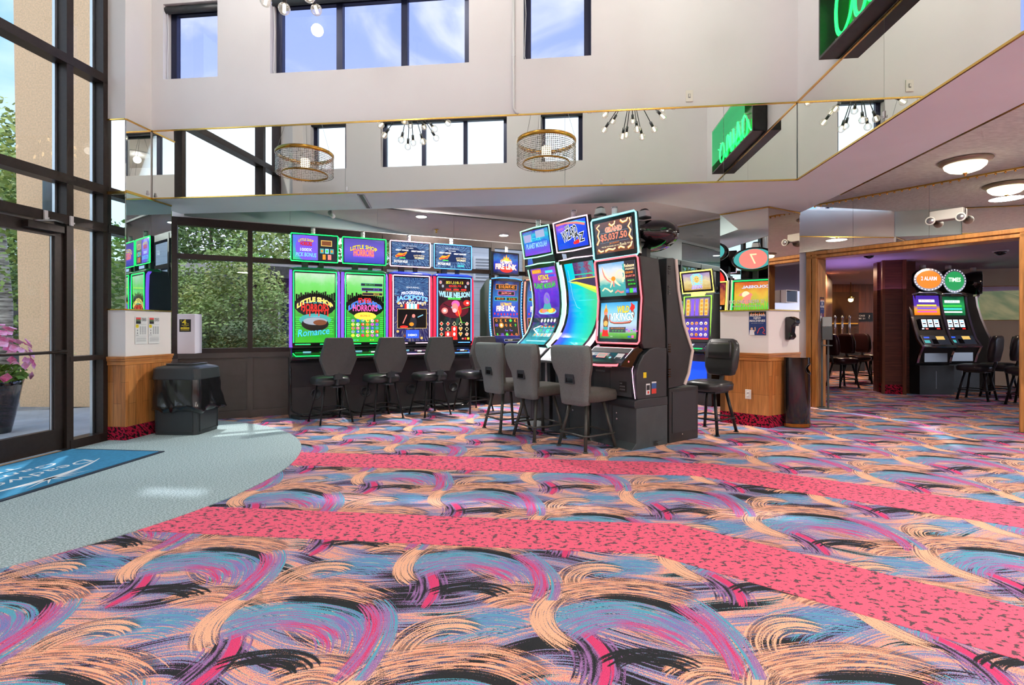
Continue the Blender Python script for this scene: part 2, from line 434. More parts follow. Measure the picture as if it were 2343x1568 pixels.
def carpet_swirl():
    m, nt, out = newmat('swirl_carpet'); Sock.nt = nt
    p = nt.nodes.new('ShaderNodeBsdfPrincipled'); link(nt, p.outputs[0], out.inputs[0]); p.inputs['Roughness'].default_value = .95; p.inputs['Specular IOR Level'].default_value = .1
    tc = nt.nodes.new('ShaderNodeTexCoord'); sp = nt.nodes.new('ShaderNodeSeparateXYZ'); link(nt, tc.outputs['Object'], sp.inputs[0])
    X, Y = Sock(sp.outputs[0]) + .9, Sock(sp.outputs[1]) - 2.08
    w = noise2(vec(X, Y), 2.1, 0); X = X + (w - .5) * .06; Y = Y + (w - .5) * .05
    fine = noise2(vec(X, Y), 300, 0)
    # flowing comb lines over the whole field
    V = Y + Sock.m('SINE', X * (2 * PI / TW)) * .09 + Sock.m('SINE', X * (4 * PI / TW) + 1.1) * .03
    lo = noise2(vec(X * 1.3, V * 6.5), 1.0, 1); hi = noise2(vec(X * 2.6, V * 120), 1.0, 0)
    t = lo + (hi - .5) * .42 + (fine - .5) * .22
    cr = nt.nodes.new('ShaderNodeValToRGB'); link(nt, t.x, cr.inputs[0]); cr.color_ramp.interpolation = 'CONSTANT'; el = cr.color_ramp.elements
    el[0].position = 0; el[0].color = INKC; el[1].position = .36; el[1].color = PURP
    for q, c in ((.42, TEAL), (.465, PURP), (.50, BLUEP), (.525, PEACH2), (.57, PEACH), (.62, MAGE), (.645, PEACH), (.70, TEAL), (.74, INKC)): e = el.new(q); e.color = c
    col = Sock(cr.outputs[0])
    def S_(col, ax, ay, r, hw, a0, a1, c1, c2, dens, seed=0, ex=1.0, fr=150, grad=0.0, dash=0.0, gap=0.0):
        """One comb-stroke: bristle tracks between radii r-hw and r+hw from angle a0 to a1 (deg) about (ax, ay), drawn in every repeat."""
        am = rad((a0 + a1) / 2); cx, cy = ax + ex * r * math.cos(am), ay + r * math.sin(am)
        x = X - cx; y = Y - cy
        row = Sock.m('FLOOR', y / TH + .5)
        x = x + row * (TW / 2); v = y - row * TH
        u = (Sock.m('FRACT', x / TW + .5) - .5) * TW
        u = u / ex + r * math.cos(am); v = v + r * math.sin(am)
        rr = Sock.m('SQRT', u * u + v * v); ca, sa = math.cos(am), math.sin(am)
        th = Sock.m('ARCTAN2', v * ca - u * sa, u * ca + v * sa); half = rad(abs(a1 - a0)) / 2
        e = Sock.m('ABSOLUTE', th / half); dd = (rr - r) / hw; d = Sock.m('ABSOLUTE', dd)
        n = noise2(vec(rr * fr + seed * 7.3, th * (r * 5) + seed), 1.0, 1)
        lim = d * d * .22 + (e * e) * (e * e) * .30 + (1 - dens) * .42
        mk = smooth(n + (fine - .5) * .34 - lim, .35, .43)
        mk = mk * Sock.m('LESS_THAN', Sock.m('MAXIMUM', e, d), 1.0)
        if gap:   # dark ground left between the bristle tracks
            col = mixc(smooth(1 - lim * 2.2 + (fine - .5) * .4, .42, .6) * Sock.m('LESS_THAN', Sock.m('MAXIMUM', e, d), .94) * gap, col, INKC)
        if dash:
            ln = noise2(vec(rr * fr * .45 + seed, 0), 1.0, 0); s2 = Sock.m('FRACT', th * dash + ln * 2)
            cut = Sock.m('MULTIPLY', Sock.m('GREATER_THAN', s2, .35), Sock.m('GREATER_THAN', ln, .56)); mk = mk * (1 - cut)
        n2 = noise2(vec(rr * fr * .8 + seed * 3.1, th * 2 + 9), 1.0, 1)
        tt = n2 + (fine - .5) * .4 + (dd * -grad if grad else 0)
        return mixc(mk, col, mixc(smooth(tt, .42, .58), c1, c2))
    col = S_(col, 0, -.18, .50, .10, 46, 134, PEACH, PEACH2, 1.02, 1, dash=5, gap=.6)
    col = S_(col, .05, -.20, .40, .03, 60, 130, MAGE, PURP, 1.0, 2)
    col = S_(col, .36, .27, .36, .12, 196, 292, PEACH, PEACH2, 1.0, 13, gap=.45)
    col = S_(col, -.55, -.25, .29, .11, 55, 140, TEAL, BLUEP, 1.1, 4)
    col = S_(col, -.70, -.14, .16, .075, 40, 190, PEACH, PEACH, .86, 3, fr=95, gap=.6)
    col = S_(col, -.50, -.22, .34, .085, -24, 36, PURP, INKC, 1.2, 12, fr=70)
    col = S_(col, -.50, -.22, .365, .022, -24, 36, MAGE, MAGE, 1.4, 15)
    col = S_(col, .24, -.46, .21, .09, 50, 140, PEACH, PEACH2, .90, 14, fr=100, gap=.6)
    col = S_(col, .03, -.34, .15, .055, 35, 145, INKC, INKC, 1.12, 8, ex=1.3, fr=90)
    col = S_(col, -.03, -.22, .432, .05, 30, 104, INKC, INKC, 1.18, 5, fr=80)
    col = S_(col, -.03, -.22, .315, .115, 10, 150, PURP, TEAL, 1.3, 6, grad=-.14)
    col = S_(col, -.03, -.24, .262, .045, 14, 96, PURP, MAGE, .95, 7)
    col = S_(col, -.03, -.20, .345, .075, 6, 60, BLUEP, PURP, .9, 16)
    col = S_(col, -.06, .06, .27, .055, 122, 228, PEACH, PEACH, 1.2, 9, gap=.55)
    col = S_(col, -.12, -.12, .475, .04, -24, 40, MAGE, PURP, 1.25, 10)
    col = S_(col, -.12, -.12, .545, .035, -26, 42, PURP, TEAL, 1.2, 11)
    fl = mixc(smooth(fine, .25, .75), (.84, .84, .84, 1), (1.1, 1.1, 1.1, 1))
    mx = nt.nodes.new('ShaderNodeMix'); mx.data_type = 'RGBA'; mx.blend_type = 'MULTIPLY'; mx.inputs[0].default_value = 1
    link(nt, col.x, mx.inputs[6]); link(nt, fl.x, mx.inputs[7]); link(nt, mx.outputs[2], p.inputs['Base Color'])
    return m
def carpet_fleck(name, c1, c2, lo, hi, sx=1.0, sy=1.0, sc=38, detail=2):
    m, nt, out = newmat(name); Sock.nt = nt
    p = nt.nodes.new('ShaderNodeBsdfPrincipled'); link(nt, p.outputs[0], out.inputs[0]); p.inputs['Roughness'].default_value = .95; p.inputs['Specular IOR Level'].default_value = .1
    tc = nt.nodes.new('ShaderNodeTexCoord'); sp = nt.nodes.new('ShaderNodeSeparateXYZ'); link(nt, tc.outputs['Object'], sp.inputs[0])
    X, Y, Z = (Sock(sp.outputs[i]) for i in range(3))
    a = noise2(vec(X * sx + Z * .7, Y * sy + Z), sc, detail, .6); b = noise2(vec(X + Z, Y + Z * .6), 240, 1)
    col = mixc(smooth(a + (b - .5) * .12, lo, hi), c1, c2)
    fl = mixc(smooth(b, .25, .75), (.85, .85, .85, 1), (1.1, 1.1, 1.1, 1))
    mx = nt.nodes.new('ShaderNodeMix'); mx.data_type = 'RGBA'; mx.blend_type = 'MULTIPLY'; mx.inputs[0].default_value = 1
    link(nt, col.x, mx.inputs[6]); link(nt, fl.x, mx.inputs[7]); link(nt, mx.outputs[2], p.inputs['Base Color'])
    return m
SWIRL = carpet_swirl()
REDC = carpet_fleck('red_fleck_carpet', C(110, 84, 92), C(250, 110, 138), .36, .44, .8, 1.25, 32)
BASEC = carpet_fleck('red_base_carpet', C(40, 22, 28), C(176, 30, 62), .45, .52, 1, 1, 34)
GREYC = carpet_fleck('grey_walk_carpet', C(142, 164, 168), C(196, 217, 219), .38, .62, .7, 1.3, 110)
MATB = mat('blue_mat_pile', C(56, 140, 184), .95, vary=.12, vscale=26, stretch=(3, 1, 1))
# ------------------------------------------------------------------ the setting
GA = rad(-6.24); B0 = (2.80, 5.10, 0.0)
XR = Vector((math.cos(GA), math.sin(GA))); YR = Vector((-math.sin(GA), math.cos(GA)))
def SP(a, b): q = Vector(B0[:2]) + XR * a + YR * b; return (q.x, q.y)
def sb(mb, name, **k): return struct(mb.build(name, None, B0, GA, **k))
ZS, ZM, ZC, ZT = 2.645, 3.40, 3.05, 5.35        # soffit, mirror band top, low ceiling, atrium ceiling
BL, BF = -6.894, -3.36                          # back wall's far end, front wall line
W0 = (-3.93, 6.79); WA = rad(26.3); WX = Vector((math.cos(WA), math.sin(WA))); WY = Vector((-math.sin(WA), math.cos(WA)))
def WP(s, t=0.0): q = Vector(W0) + WX * s + WY * t; return (q.x, q.y)
DA = rad(-55.0); DX = Vector((math.cos(DA), math.sin(DA))); DY = Vector((-math.sin(DA), math.cos(DA)))   # door wall: x along, y behind
P0 = (4.585, 7.8)
def DP(s, t=0.0): q = Vector(P0) + DX * s + DY * t; return (q.x, q.y)

# floors
m = MB(); m.prism([SP(-7.12, -9.6), SP(-7.12, .55), WP(-.42), WP(7.2), (2.4, 19), (17, 19), (17, -5)], -.08, 0, SWIRL)
fl = struct(m.build('floor', rz=0))
m = MB()   # two red fleck borders woven across the floor, each with a knee
m.prism([(-2.35, 5.035), (-2.3, 4.57), (.463, 4.288), (1.478, 4.212), (3.063, 3.111), (7.2, .25), (7.5, .66), (3.412, 3.466), (1.76, 4.577), (.51, 4.721)], 0, .0025, REDC)
struct(m.build('trim_1'))
m = MB()
m.prism([(-2.6, 3.545), (-2.6, 3.112), (.302, 2.794), (.74, 2.757), (1.84, 1.869), (6.6, -1.95), (6.9, -1.6), (2.19, 2.224), (1.009, 3.18), (.347, 3.216)], 0, .0025, REDC)
struct(m.build('trim_2'))
# grey walk-off carpet, a half disc in front of the doors
m = MB(); cc = Vector((-4.45, 4.25)); P = []
for i in range(49):
    a = rad(78 - 168 * i / 48); P.append((cc.x + 2.53 * math.cos(a), cc.y + 2.53 * math.sin(a)))
P = [p for p in P if p[0] > SP(-7.1, (p[1] - 5.1))[0] + .02]
m.prism(P + [SP(-7.08, -3.6), SP(-7.08, .3)], 0, .006, GREYC)
tag(m.build('entrance_carpet'), 'grey half-round walk-off carpet in front of the glass doors', 'carpet')
# blue door mat with white lettering
t = thing('door_mat', 'blue rectangular door mat with white script and a leaf flourish', 'mat', (*SP(-6.58, -1.72), .006), GA)
m = MB(); m.bx(-.49, .49, -.95, .95, 0, .009, mat('mat_rubber', C(38, 52, 70), .7)); m.build('rubber_edge', t)
m = MB(); m.bx(-.455, .455, -.915, .915, .0092, .0125, MATB); m.build('pile', t)
WHT = mat('mat_white', C(232, 238, 240), .9)
m = MB()
def flat_text(mb, s, cx, cy, h, z, mt, rz=0.0, w=None, slant=0.0, bold=0.0):
    V, F, gw, gh = glyphs(s, bold); k = h / glyphs(s)[3]; kx = (w / gw) if w else k
    c, n = math.cos(rz), math.sin(rz)
    mb.add([(cx + (x + slant * y) * kx * c - y * k * n, cy + (x + slant * y) * kx * n + y * k * c, z) for x, y in V], F, mt)
flat_text(m, 'Deadwood', .10, .02, .13, .0132, WHT, -PI / 2, 1.05, .2)
flat_text(m, 'Gaming', -.10, .02, .13, .0132, WHT, -PI / 2, .80, .2)
flat_text(m, 'TRAIL', -.27, -.02, .075, .0132, WHT, -PI / 2, .55)
for k in range(24):       # the sweeping line over the words
    u0, u1 = k / 24, (k + 1) / 24
    f = lambda u: (.30 - .17 * (2 * u - 1) ** 2 * (1 if u < .5 else .7), .62 - 1.24 * u)
    w = lambda u: .004 + .022 * math.sin(PI * u)
    (x0, y0), (x1, y1) = f(u0), f(u1)
    m.face([(x0 - w(u0), y0, .0132), (x1 - w(u1), y1, .0132), (x1 + w(u1), y1, .0132), (x0 + w(u0), y0, .0132)], WHT)
for an, L in ((90, .17), (60, .20), (35, .24), (10, .18), (118, .20), (145, .24), (170, .18), (-25, .12), (205, .12)):
    a = rad(an); x, y = .31 + math.sin(a) * L * .75, math.cos(a) * L * 1.4
    nx, ny = math.cos(a) * .014, -math.sin(a) * .014
    m.face([(.31 - nx, -ny, .0134), (x, y, .0134), (.31 + nx, ny, .0134)], WHT)
m.build('lettering', t, recalc=False)

# upper walls of the tall entrance hall (openings are the clerestory windows)
OPEN = [(-6.755, -6.10), (-5.48, -3.271), (-2.70, -2.0)]; OZ0, OZ1 = 3.985, 4.83
def pierced(b0, b1, a0, a1):
    m = MB(); m.bx(a0, a1, b0, b1, ZS + .004, OZ0, WALLP); m.bx(a0, a1, b0, b1, OZ1, ZT, WALLP)
    e = [a0] + [x for o in OPEN for x in o] + [a1]
    for i in range(0, len(e), 2): m.bx(e[i], e[i + 1], b0, b1, OZ0, OZ1, WALLP)
    return m
sb(pierced(0, .22, BL, .22), 'wall_back')
sb(pierced(BF - .22, BF, BL - .2, .22), 'wall_front')
m = MB(); m.bx(0, .22, BF - .22, 0, ZS + .004, ZT, WALLP); sb(m, 'wall_right')
m = MB(); m.bx(-7.35, .22, BF - .22, .22, ZT, ZT + .1, SMOOTHC); hall_ceiling = sb(m, 'ceiling')
for a_, b_ in ((-5.6, -1.0), (-3.5, -1.0), (-1.3, -1.0), (-5.6, -2.5), (-3.5, -2.7), (-1.3, -2.5)):   # unseen lamps added to brighten the hall, shaped as recessed fittings
    m = MB(); m.lathe([(.30, 0), (.31, -.012), (.27, -.016)], WHITEP, 28, (a_, b_, ZT)); m.build('fill_ring', hall_ceiling)
    m = MB(); m.lathe([(.27, -.010), (.01, -.011)], mat('hall_fill', C(255, 244, 226), .4, emit=C(255, 244, 226), es=1.5), 28, (a_, b_, ZT)); m.build('fill_lens', hall_ceiling)
    l = bpy.data.lights.new('hall_fill', 'POINT'); l.shadow_soft_size = .08; l.energy = 18.5; l.color = (1, .97, .93); lo = bpy.data.objects.new('hall_fill', l); COL.objects.link(lo); q = SP(a_, b_); lo.location = (q[0], q[1], ZT - .14)
def clerestory(k, a0, a1, n, front):
    t = bpy.data.objects.new('window_%d' % k, None); COL.objects.link(t); t.location = B0; t.rotation_euler = (0, 0, GA); struct(t)
    b = .15 if not front else BF - .15; fr = MB()
    for x in (a0 + .035, a1 - .035): fr.bx(x - .035, x + .035, b - .03, b + .03, OZ0, OZ1, BLUEFRAME)
    for z in (OZ0 + .012, OZ1 - .03): fr.bx(a0, a1, b - .03, b + .03, z - (.012 if z < 4.3 else .03), z + (.012 if z < 4.3 else .03), BLUEFRAME)
    for i in range(1, n):
        x = a0 + (a1 - a0) * i / n; fr.bx(x - .035, x + .035, b - .03, b + .03, OZ0, OZ1, BLUEFRAME)
    fr.build('window_frame', t)
    for i in range(n):
        x0 = a0 + (a1 - a0) * i / n + .03; x1 = a0 + (a1 - a0) * (i + 1) / n - .03
        g = MB(); y = b + .005; g.face([(x0, y, OZ0 + .02), (x1, y, OZ0 + .02), (x1, y, OZ1 - .05), (x0, y, OZ1 - .05)], GLASSB if not front else GLASS)
        g.build('glass', t, recalc=False)
    s = MB(); y = .05 if not front else BF - .05
    s.tube([(a0 - .0, y, OZ1 - .045), (a1 + .0, y, OZ1 - .045)], .038, BLACKP, 10); s.build('roller_shade', t)
    s = MB(); x = a0 + .012
    s.tube([(x, y, OZ1 - .05), (x + .012, y, OZ0 + .5), (x - .002, y, OZ0 + .06), (x + .01, y, OZ0 + .012)], .005, WHITEP, 6); s.build('shade_cord', t)
for k, (a0, a1) in enumerate(OPEN): clerestory(k + 1, a0, a1, 3 if k == 1 else 1, False)
for k, (a0, a1) in enumerate(OPEN): clerestory(k + 4, a0, a1, 3 if k == 1 else 1, True)

# dropped soffit ring under the hall walls
m = MB(); m.prism([SP(-7.12, 0), SP(0, 0), (3.56, 5.69), (3.62, 6.54), (2.65, 6.62), (1.6, 5.97), SP(-7.12, .734)], ZS, ZC, SOFFIT)
struct(m.build('ceiling_soffit_back'))
m = MB(); m.prism([SP(.0, 0), SP(0, -4.06), SP(.66, -4.06), (3.56, 5.69)], ZS, ZC, SOFFIT); struct(m.build('ceiling_soffit_right'))
m = MB(); m.bx(-7.12, 0, -4.06, BF, ZS, ZC, SOFFIT); sb(m, 'ceiling_soffit_front')
# low ceilings round about
m = MB(); m.prism([SP(-7.2, .03), SP(.1, .03), (3.62, 6.5), (3.9, 8.0), (2.55, 9.95), WP(-.5, .06)], ZC, ZC + .08, SMOOTHC); struct(m.build('ceiling_alcove'))
m = MB(); m.prism([SP(.05, .03), SP(.05, -10), (13, -5), (13, -1.5), DP(-.2, .1), (3.62, 6.5)], ZC, ZC + .08, STUCCOC); struct(m.build('ceiling_casino'))
m = MB(); m.prism([SP(.05, -3.4), SP(-7.3, -3.4), SP(-7.3, -10), SP(.05, -10)], ZC, ZC + .08, STUCCOC); struct(m.build('ceiling_entrance'))

# pier beside the glass front: base, wainscot, rail, white field (its mirrors are things of their own)
def pier(name, poly, tag_mirror=None, top=ZT, z_white=1.40):
    m = MB()
    cx = sum(p[0] for p in poly) / len(poly); cy = sum(p[1] for p in poly) / len(poly)
    def grow(d): return [(cx + (x - cx) * (1 + d / max(.1, math.hypot(x - cx, y - cy))), cy + (y - cy) * (1 + d / max(.1, math.hypot(x - cx, y - cy)))) for x, y in poly]
    m.prism(grow(.004), 0, .145, BASEC)
    m.prism(poly, .145, .80, WAINS)
    m.prism(grow(.012), .80, .842, RAILW); m.prism(grow(.020), .842, .868, RAILW); m.prism(grow(.030), .868, .892, RAILW)
    m.prism(poly, .892, top, WALLW)
    return m
POLE_A = [(-7.25, -.346), (BL, -.346), (BL, .29), (-7.25, .29)]
sb(pier('a', POLE_A), 'wall_pier_entrance', bevel=.004)
sb(pier('b', [(-7.25, -3.68), (BL, -3.68), (BL, BF + .346), (-7.25, BF + .346)]), 'wall_pier_front')
COLR = [(2.65, 6.62), (3.057, 6.20), (3.60, 6.52), (4.28, 8.05), (3.55, 8.45)]
m = pier('c', COLR, top=ZC); struct(m.build('wall_pier_casino'))

# mirrors -----------------------------------------------------------
def mirror(label, p, q, z0, z1, mt=MIRROR, trim_top=True, trim_bot=True, off=.006, group=None, frame=BRASS):
    """A flat mirror between floor points p and q (seen with q to the viewer's right of p)."""
    p = Vector(p); q = Vector(q); L = (q - p).length; a = math.atan2(q.y - p.y, q.x - p.x)
    t = thing('mirror', label, 'mirror', (p.x, p.y, 0), a, group)
    m = MB(); m.bx(.0015, L - .0015, -off, -.001, z0, z1, mt); m.build('mirror_glass', t)
    if trim_top: m = MB(); m.bx(0, L, -off - .008, -.001, z1, z1 + .014, frame); m.build('top_trim', t)
    if trim_bot: m = MB(); m.bx(0, L, -off - .008, -.001, z0 - .014, z0, frame); m.build('bottom_trim', t)
    return t
bk = [BL, -4.62, -2.27, -.70, 0]
for i, lb in enumerate(('mirror strip on the back wall reflecting the glass front, beside the entrance pier', 'mirror strip on the back wall below the triple clerestory window',
                        'mirror strip on the back wall below the last clerestory window', 'narrow end mirror strip on the back wall reflecting the green sign')):
    mirror(lb, SP(bk[i], 0), SP(bk[i + 1], 0), ZS + .012, ZM)
mirror('mirror strip under the green neon sign, next to the back wall corner', SP(0, -.018), SP(0, -1.42), ZS + .012, ZM)
mirror('mirror strip under the near end of the green neon sign', SP(0, -1.42), SP(0, BF + .018), ZS + .012, ZM)
mirror('mirror strip on the front hall wall facing the windows', SP(0, BF), SP(BL, BF), ZS + .012, ZM)
mirror('small upper mirror on the narrow face of the entrance pier', SP(-7.10, -.346), SP(BL, -.346), ZS, ZM)
mirror('small upper mirror on the deep face of the entrance pier', SP(BL, -.346), SP(BL, -.02), ZS + .012, ZM)
mirror('tall narrow mirror on the entrance pier next to the glass front', SP(-7.10, -.346), SP(BL, -.346), 1.40, ZS - .03, MIRRORT)
mirror('tall tinted mirror on the entrance pier above the trolley schedules', SP(BL, -.346), SP(BL, .285), 1.40, ZS - .016, MIRRORT)
MC = (3.057, 6.20)
mc1 = mirror('mirror on the casino pier above the sizzling machines poster', (2.65, 6.62), MC, 1.42, ZS - .016)
mc2 = mirror('mirror on the casino pier above the half-round bin', MC, (3.60, 6.52), 1.42, ZS - .016, MIRRORB)

# window wall of the slot alcove (local x along the wall, y to the outside)
t = bpy.data.objects.new('window_7', None); COL.objects.link(t); t.location = (*W0, 0); t.rotation_euler = (0, 0, WA); struct(t)
mull = [-.40, .456, 1.35, 2.25, 3.12, 4.02, 4.92, 5.82, 6.72, 7.2]
m = MB()
for x in mull: m.bx(x - .03, x + .03, -.035, .07, .92, 2.59, BRONZE)
for z, h in ((2.56, .05), (2.115, .032), (.90, .03)): m.bx(-.43, 7.2, -.03, .065, z - h, z + h, BRONZE)
m.build('window_frame', t)
for i in range(len(mull) - 1):
    for z0, z1 in ((.93, 2.08), (2.145, 2.51)):
        g = MB(); x0, x1 = mull[i] + .03, mull[i + 1] - .03
        g.face([(x0, .02, z0), (x1, .02, z0), (x1, .02, z1), (x0, .02, z1)], GLASSG); g.build('glass', t, recalc=False)
m = MB(); m.bx(-.43, 7.2, .0, .12, 0, .89, PANELB)
for x in mull: m.bx(x - .035, x + .035, -.025, 0, .09, .87, PANELB)
m.bx(-.43, 7.2, -.025, 0, 0, .10, PANELB); m.bx(-.43, 7.2, -.025, 0, .80, .89, PANELB)
m.bx(-.43, 7.2, .0, .12, 2.60, ZC + .1, WALLP)
o = m.build('wall_alcove', None, (*W0, 0), WA); struct(o)
for i, (s0, s1) in enumerate(((-.3, .95), (.95, 2.15), (2.15, 3.35), (3.35, 4.55), (4.55, 5.75))):
    mirror('ceiling-height mirror over the alcove windows, ' + ('beside the entrance pier', 'above the two green machines', 'above the two blue machines', 'above the flame machine', 'behind the curved-screen bank')[i], WP(s0, -.0), WP(s1, -.0), 2.625, ZC - .07, trim_bot=False, frame=DARKSTEEL)
# side wall of the alcove behind the gold machine
ang = math.atan2(8.0 - 9.95, 3.9 - 2.55)
m = MB(); L = math.hypot(3.9 - 2.55, 9.95 - 8.0); m.bx(-.05, L, 0, .15, 0, ZC + .06, WALLP); m.bx(-.05, L, -.01, 0, 0, .145, BASEC); m.bx(-.05, L, -.008, 0, .145, .80, WAINS); m.bx(-.05, L, -.03, 0, .80, .892, RAILW)
struct(m.build('wall_alcove_side', None, (2.55, 9.95, 0), ang))
e = Vector((3.9 - 2.55, 8.0 - 9.95)).normalized()
mirror('big alcove mirror behind the gold-framed machine', (2.55 + e.x * .1, 9.95 + e.y * .1), (2.55 + e.x * 2.2, 9.95 + e.y * 2.2), 1.40, ZC - .05, MIRRORT, trim_bot=False)

# glass front (local: struct frame, plane a = -7.10)
t = bpy.data.objects.new('window_8', None); COL.objects.link(t); t.location = B0; t.rotation_euler = (0, 0, GA); struct(t)
A0 = -7.10; m = MB(); bm_ = [-.365, -.766, -2.525, -3.0]
for b in (bm_[0], bm_[1], bm_[2], bm_[3]): m.bx(A0 - .14, A0 + .0, b - .035, b + .035, 0, ZT, BRONZE)
for z in (3.83, 2.655, 2.255): m.bx(A0 - .14, A0 + .004, bm_[3], bm_[0], z - .045, z + .045, BRONZE)
for b0, b1 in ((bm_[1], bm_[0]), (bm_[3], bm_[2])):
    m.bx(A0 - .14, A0 + .004, b0, b1, .865, .915, BRONZE); m.bx(A0 - .14, A0 + .004, b0, b1, 0, .09, BRONZE)
m.bx(A0 - .14, A0, bm_[2], bm_[2] + .002, 0, 2.2, BRONZE)
m.build('window_frame', t)
m = MB()
for b in (bm_[0] - .05, bm_[1] - .05, bm_[2] - .05):
    for z0, z1 in ((.09, .865), (.915, 2.21), (2.30, 2.61), (2.70, 3.785), (3.875, ZT)):
        if b < -.8 and z1 < 2.3: continue
        m.bx(A0 - .13, A0 - .10, b - .012, b + .012, z0, z1, ALU)
m.build('edge_strip', t)
for b0, b1 in ((bm_[1], bm_[0]), (bm_[2], bm_[1]), (bm_[3], bm_[2])):
    for z0, z1 in ((.09, .865), (.915, 2.21), (2.30, 2.61), (2.70, 3.785), (3.875, ZT)):
        if b0 == bm_[2] and z1 < 2.3: continue
        g = MB(); x = A0 - .08; g.face([(x, b0 + .03, z0), (x, b1 - .03, z0), (x, b1 - .03, z1), (x, b0 + .03, z1)], GLASS); g.build('glass', t, recalc=False)
for k, (b0, b1) in enumerate(((-1.65, -.80), (-2.49, -1.65))):
    d = bpy.data.objects.new('door_%d' % (k + 1), None); COL.objects.link(d); d.location = B0; d.rotation_euler = (0, 0, GA); struct(d)
    m = MB(); x0, x1 = A0 - .09, A0 - .03
    m.bx(x0, x1, b0, b0 + .09, .02, 2.19, BRONZE); m.bx(x0, x1, b1 - .09, b1, .02, 2.19, BRONZE); m.bx(x0, x1, b0, b1, .02, .22, BRONZE); m.bx(x0, x1, b0, b1, 2.08, 2.19, BRONZE)
    m.build('door_frame', d)
    g = MB(); x = A0 - .06; g.face([(x, b0 + .085, .21), (x, b1 - .085, .21), (x, b1 - .085, 2.09), (x, b0 + .085, 2.09)], GLASS); g.build('glass', d, recalc=False)
    m = MB(); m.bx(A0 - .066, A0 - .054, b1 - .105, b1 - .092, .22, 2.08, ALU); m.build('edge_strip', d)
    m = MB(); m.tube([(A0 + .03, b0 + .03, .965), (A0 + .03, b1 - .03, .965)], .014, BRONZE, 8); m.bx(A0 - .03, A0 + .035, b1 - .06, b1 - .03, .945, .985, BRONZE); m.bx(A0 - .03, A0 + .035, b0 + .03, b0 + .06, .945, .985, BRONZE); m.build('push_bar', d)
    m = MB(); m.bx(A0 - .03, A0 + .04, b1 - .40, b1 - .06, 2.11, 2.17, BRONZE); m.tube([(A0 + .02, b1 - .34, 2.18), (A0 + .10, b1 - .22, 2.20), (A0 + .02, b1 - .06, 2.21)], .009, STEEL, 6); m.build('door_closer', d)
m = MB(); m.bx(A0 - .02, A0 + .04, -2.5, -.86, .0, .012, mat('threshold', C(190, 160, 120), .5)); sb(m, 'trim_3')
# wall between the piers and the rest of the entrance side
m = MB(); m.bx(-7.35, -7.05, -10, -3.68, 0, ZC, WALLW); sb(m, 'wall_left')

# casino doorway wall (local x along, y behind), opening 0 .. 2.2
m = MB()
m.bx(-.16, 0, 0, .26, 0, 2.235, TRIMW); m.bx(2.2, 2.36, 0, .26, 0, 2.235, TRIMW); m.bx(-.16, 2.36, 0, .26, 2.235, 2.335, TRIMW)
m.bx(-.16, -.09, -.022, 0, 0, 2.34, TRIMW); m.bx(-.075, -.01, -.022, 0, 0, 2.34, TRIMW); m.bx(2.21, 2.275, -.022, 0, 0, 2.34, TRIMW); m.bx(2.29, 2.36, -.022, 0, 0, 2.34, TRIMW)
m.bx(-.16, 2.36, -.022, 0, 2.24, 2.28, TRIMW); m.bx(-.16, 2.36, -.028, 0, 2.295, 2.345, TRIMW)
o = struct(m.build('trim_4', None, (*P0, 0), DA, bevel=.004))
m = MB(); m.bx(-.35, 7.5, .01, .25, 2.345, ZC + .06, WALLW); m.bx(2.37, 7.5, 0, .25, .892, 2.345, WALLW); m.bx(2.37, 7.5, -.005, .25, .145, .80, WAINS); m.bx(2.37, 7.5, -.02, .25, .80, .892, RAILW); m.bx(2.37, 7.5, -.01, .25, 0, .145, BASEC)
m.bx(-.4, -.17, .02, .25, 0, 2.345, WALLW)
struct(m.build('wall_casino', None, (*P0, 0), DA))
for i, (s0, s1, lb) in enumerate(((-.34, .48, 'over the inner end of the doorway'), (.48, 1.36, 'over the middle of the doorway'), (1.36, 2.36, 'over the near end of the doorway'), (2.36, 4.4, 'beyond the near doorway post'))):
    mirror('mirror fascia under the ceiling ' + lb, DP(s0), DP(s1), 2.352, ZC - .02, trim_bot=False)
m = MB(); m.bx(-.4, 7.5, -.02, .0, ZC - .018, ZC, BRASS)
for k in range(60): m.sphere((-.38 + k * .085, -.012, ZC - .03), .012, BRASS, 6, 4)
struct(m.build('trim_5', None, (*P0, 0), DA))
mirror('mirror on the hidden side of the casino pier facing the doorway', (3.62, 6.56), (4.27, 8.03), 1.42, ZS - .02)
mirror('mirror fascia on the casino side of the dropped soffit', SP(.662, -4.0), (3.565, 5.66), ZS + .01, ZC - .02)
# room behind the doorway
m = MB(); m.bx(4.5, 15, 14.6, 14.8, 0, 2.5, PANELW); struct(m.build('wall_far'))
m = MB(); m.bx(-.1, .0, 0, 6.2, 0, 2.5, PANELW); struct(m.build('wall_far_side', None, (4.62, 8.2, 0), rad(-35)))
m = MB(); m.prism([DP(-.5, .25), DP(8, .25), (16, 3), (16, 15), (3, 15), (4.4, 9)], 2.42, 2.5, mat('far_ceiling', C(184, 176, 188), .8)); struct(m.build('ceiling_far'))
m = MB(); m.bx(0, .2, 0, 4.0, 0, .16, BASEC); m.bx(0, .2, 0, 4.0, .16, 2.45, mat('cream_wall', C(214, 196, 172), .75)); struct(m.build('wall_far_right', None, (12.4, 8.6, 0), rad(20)))
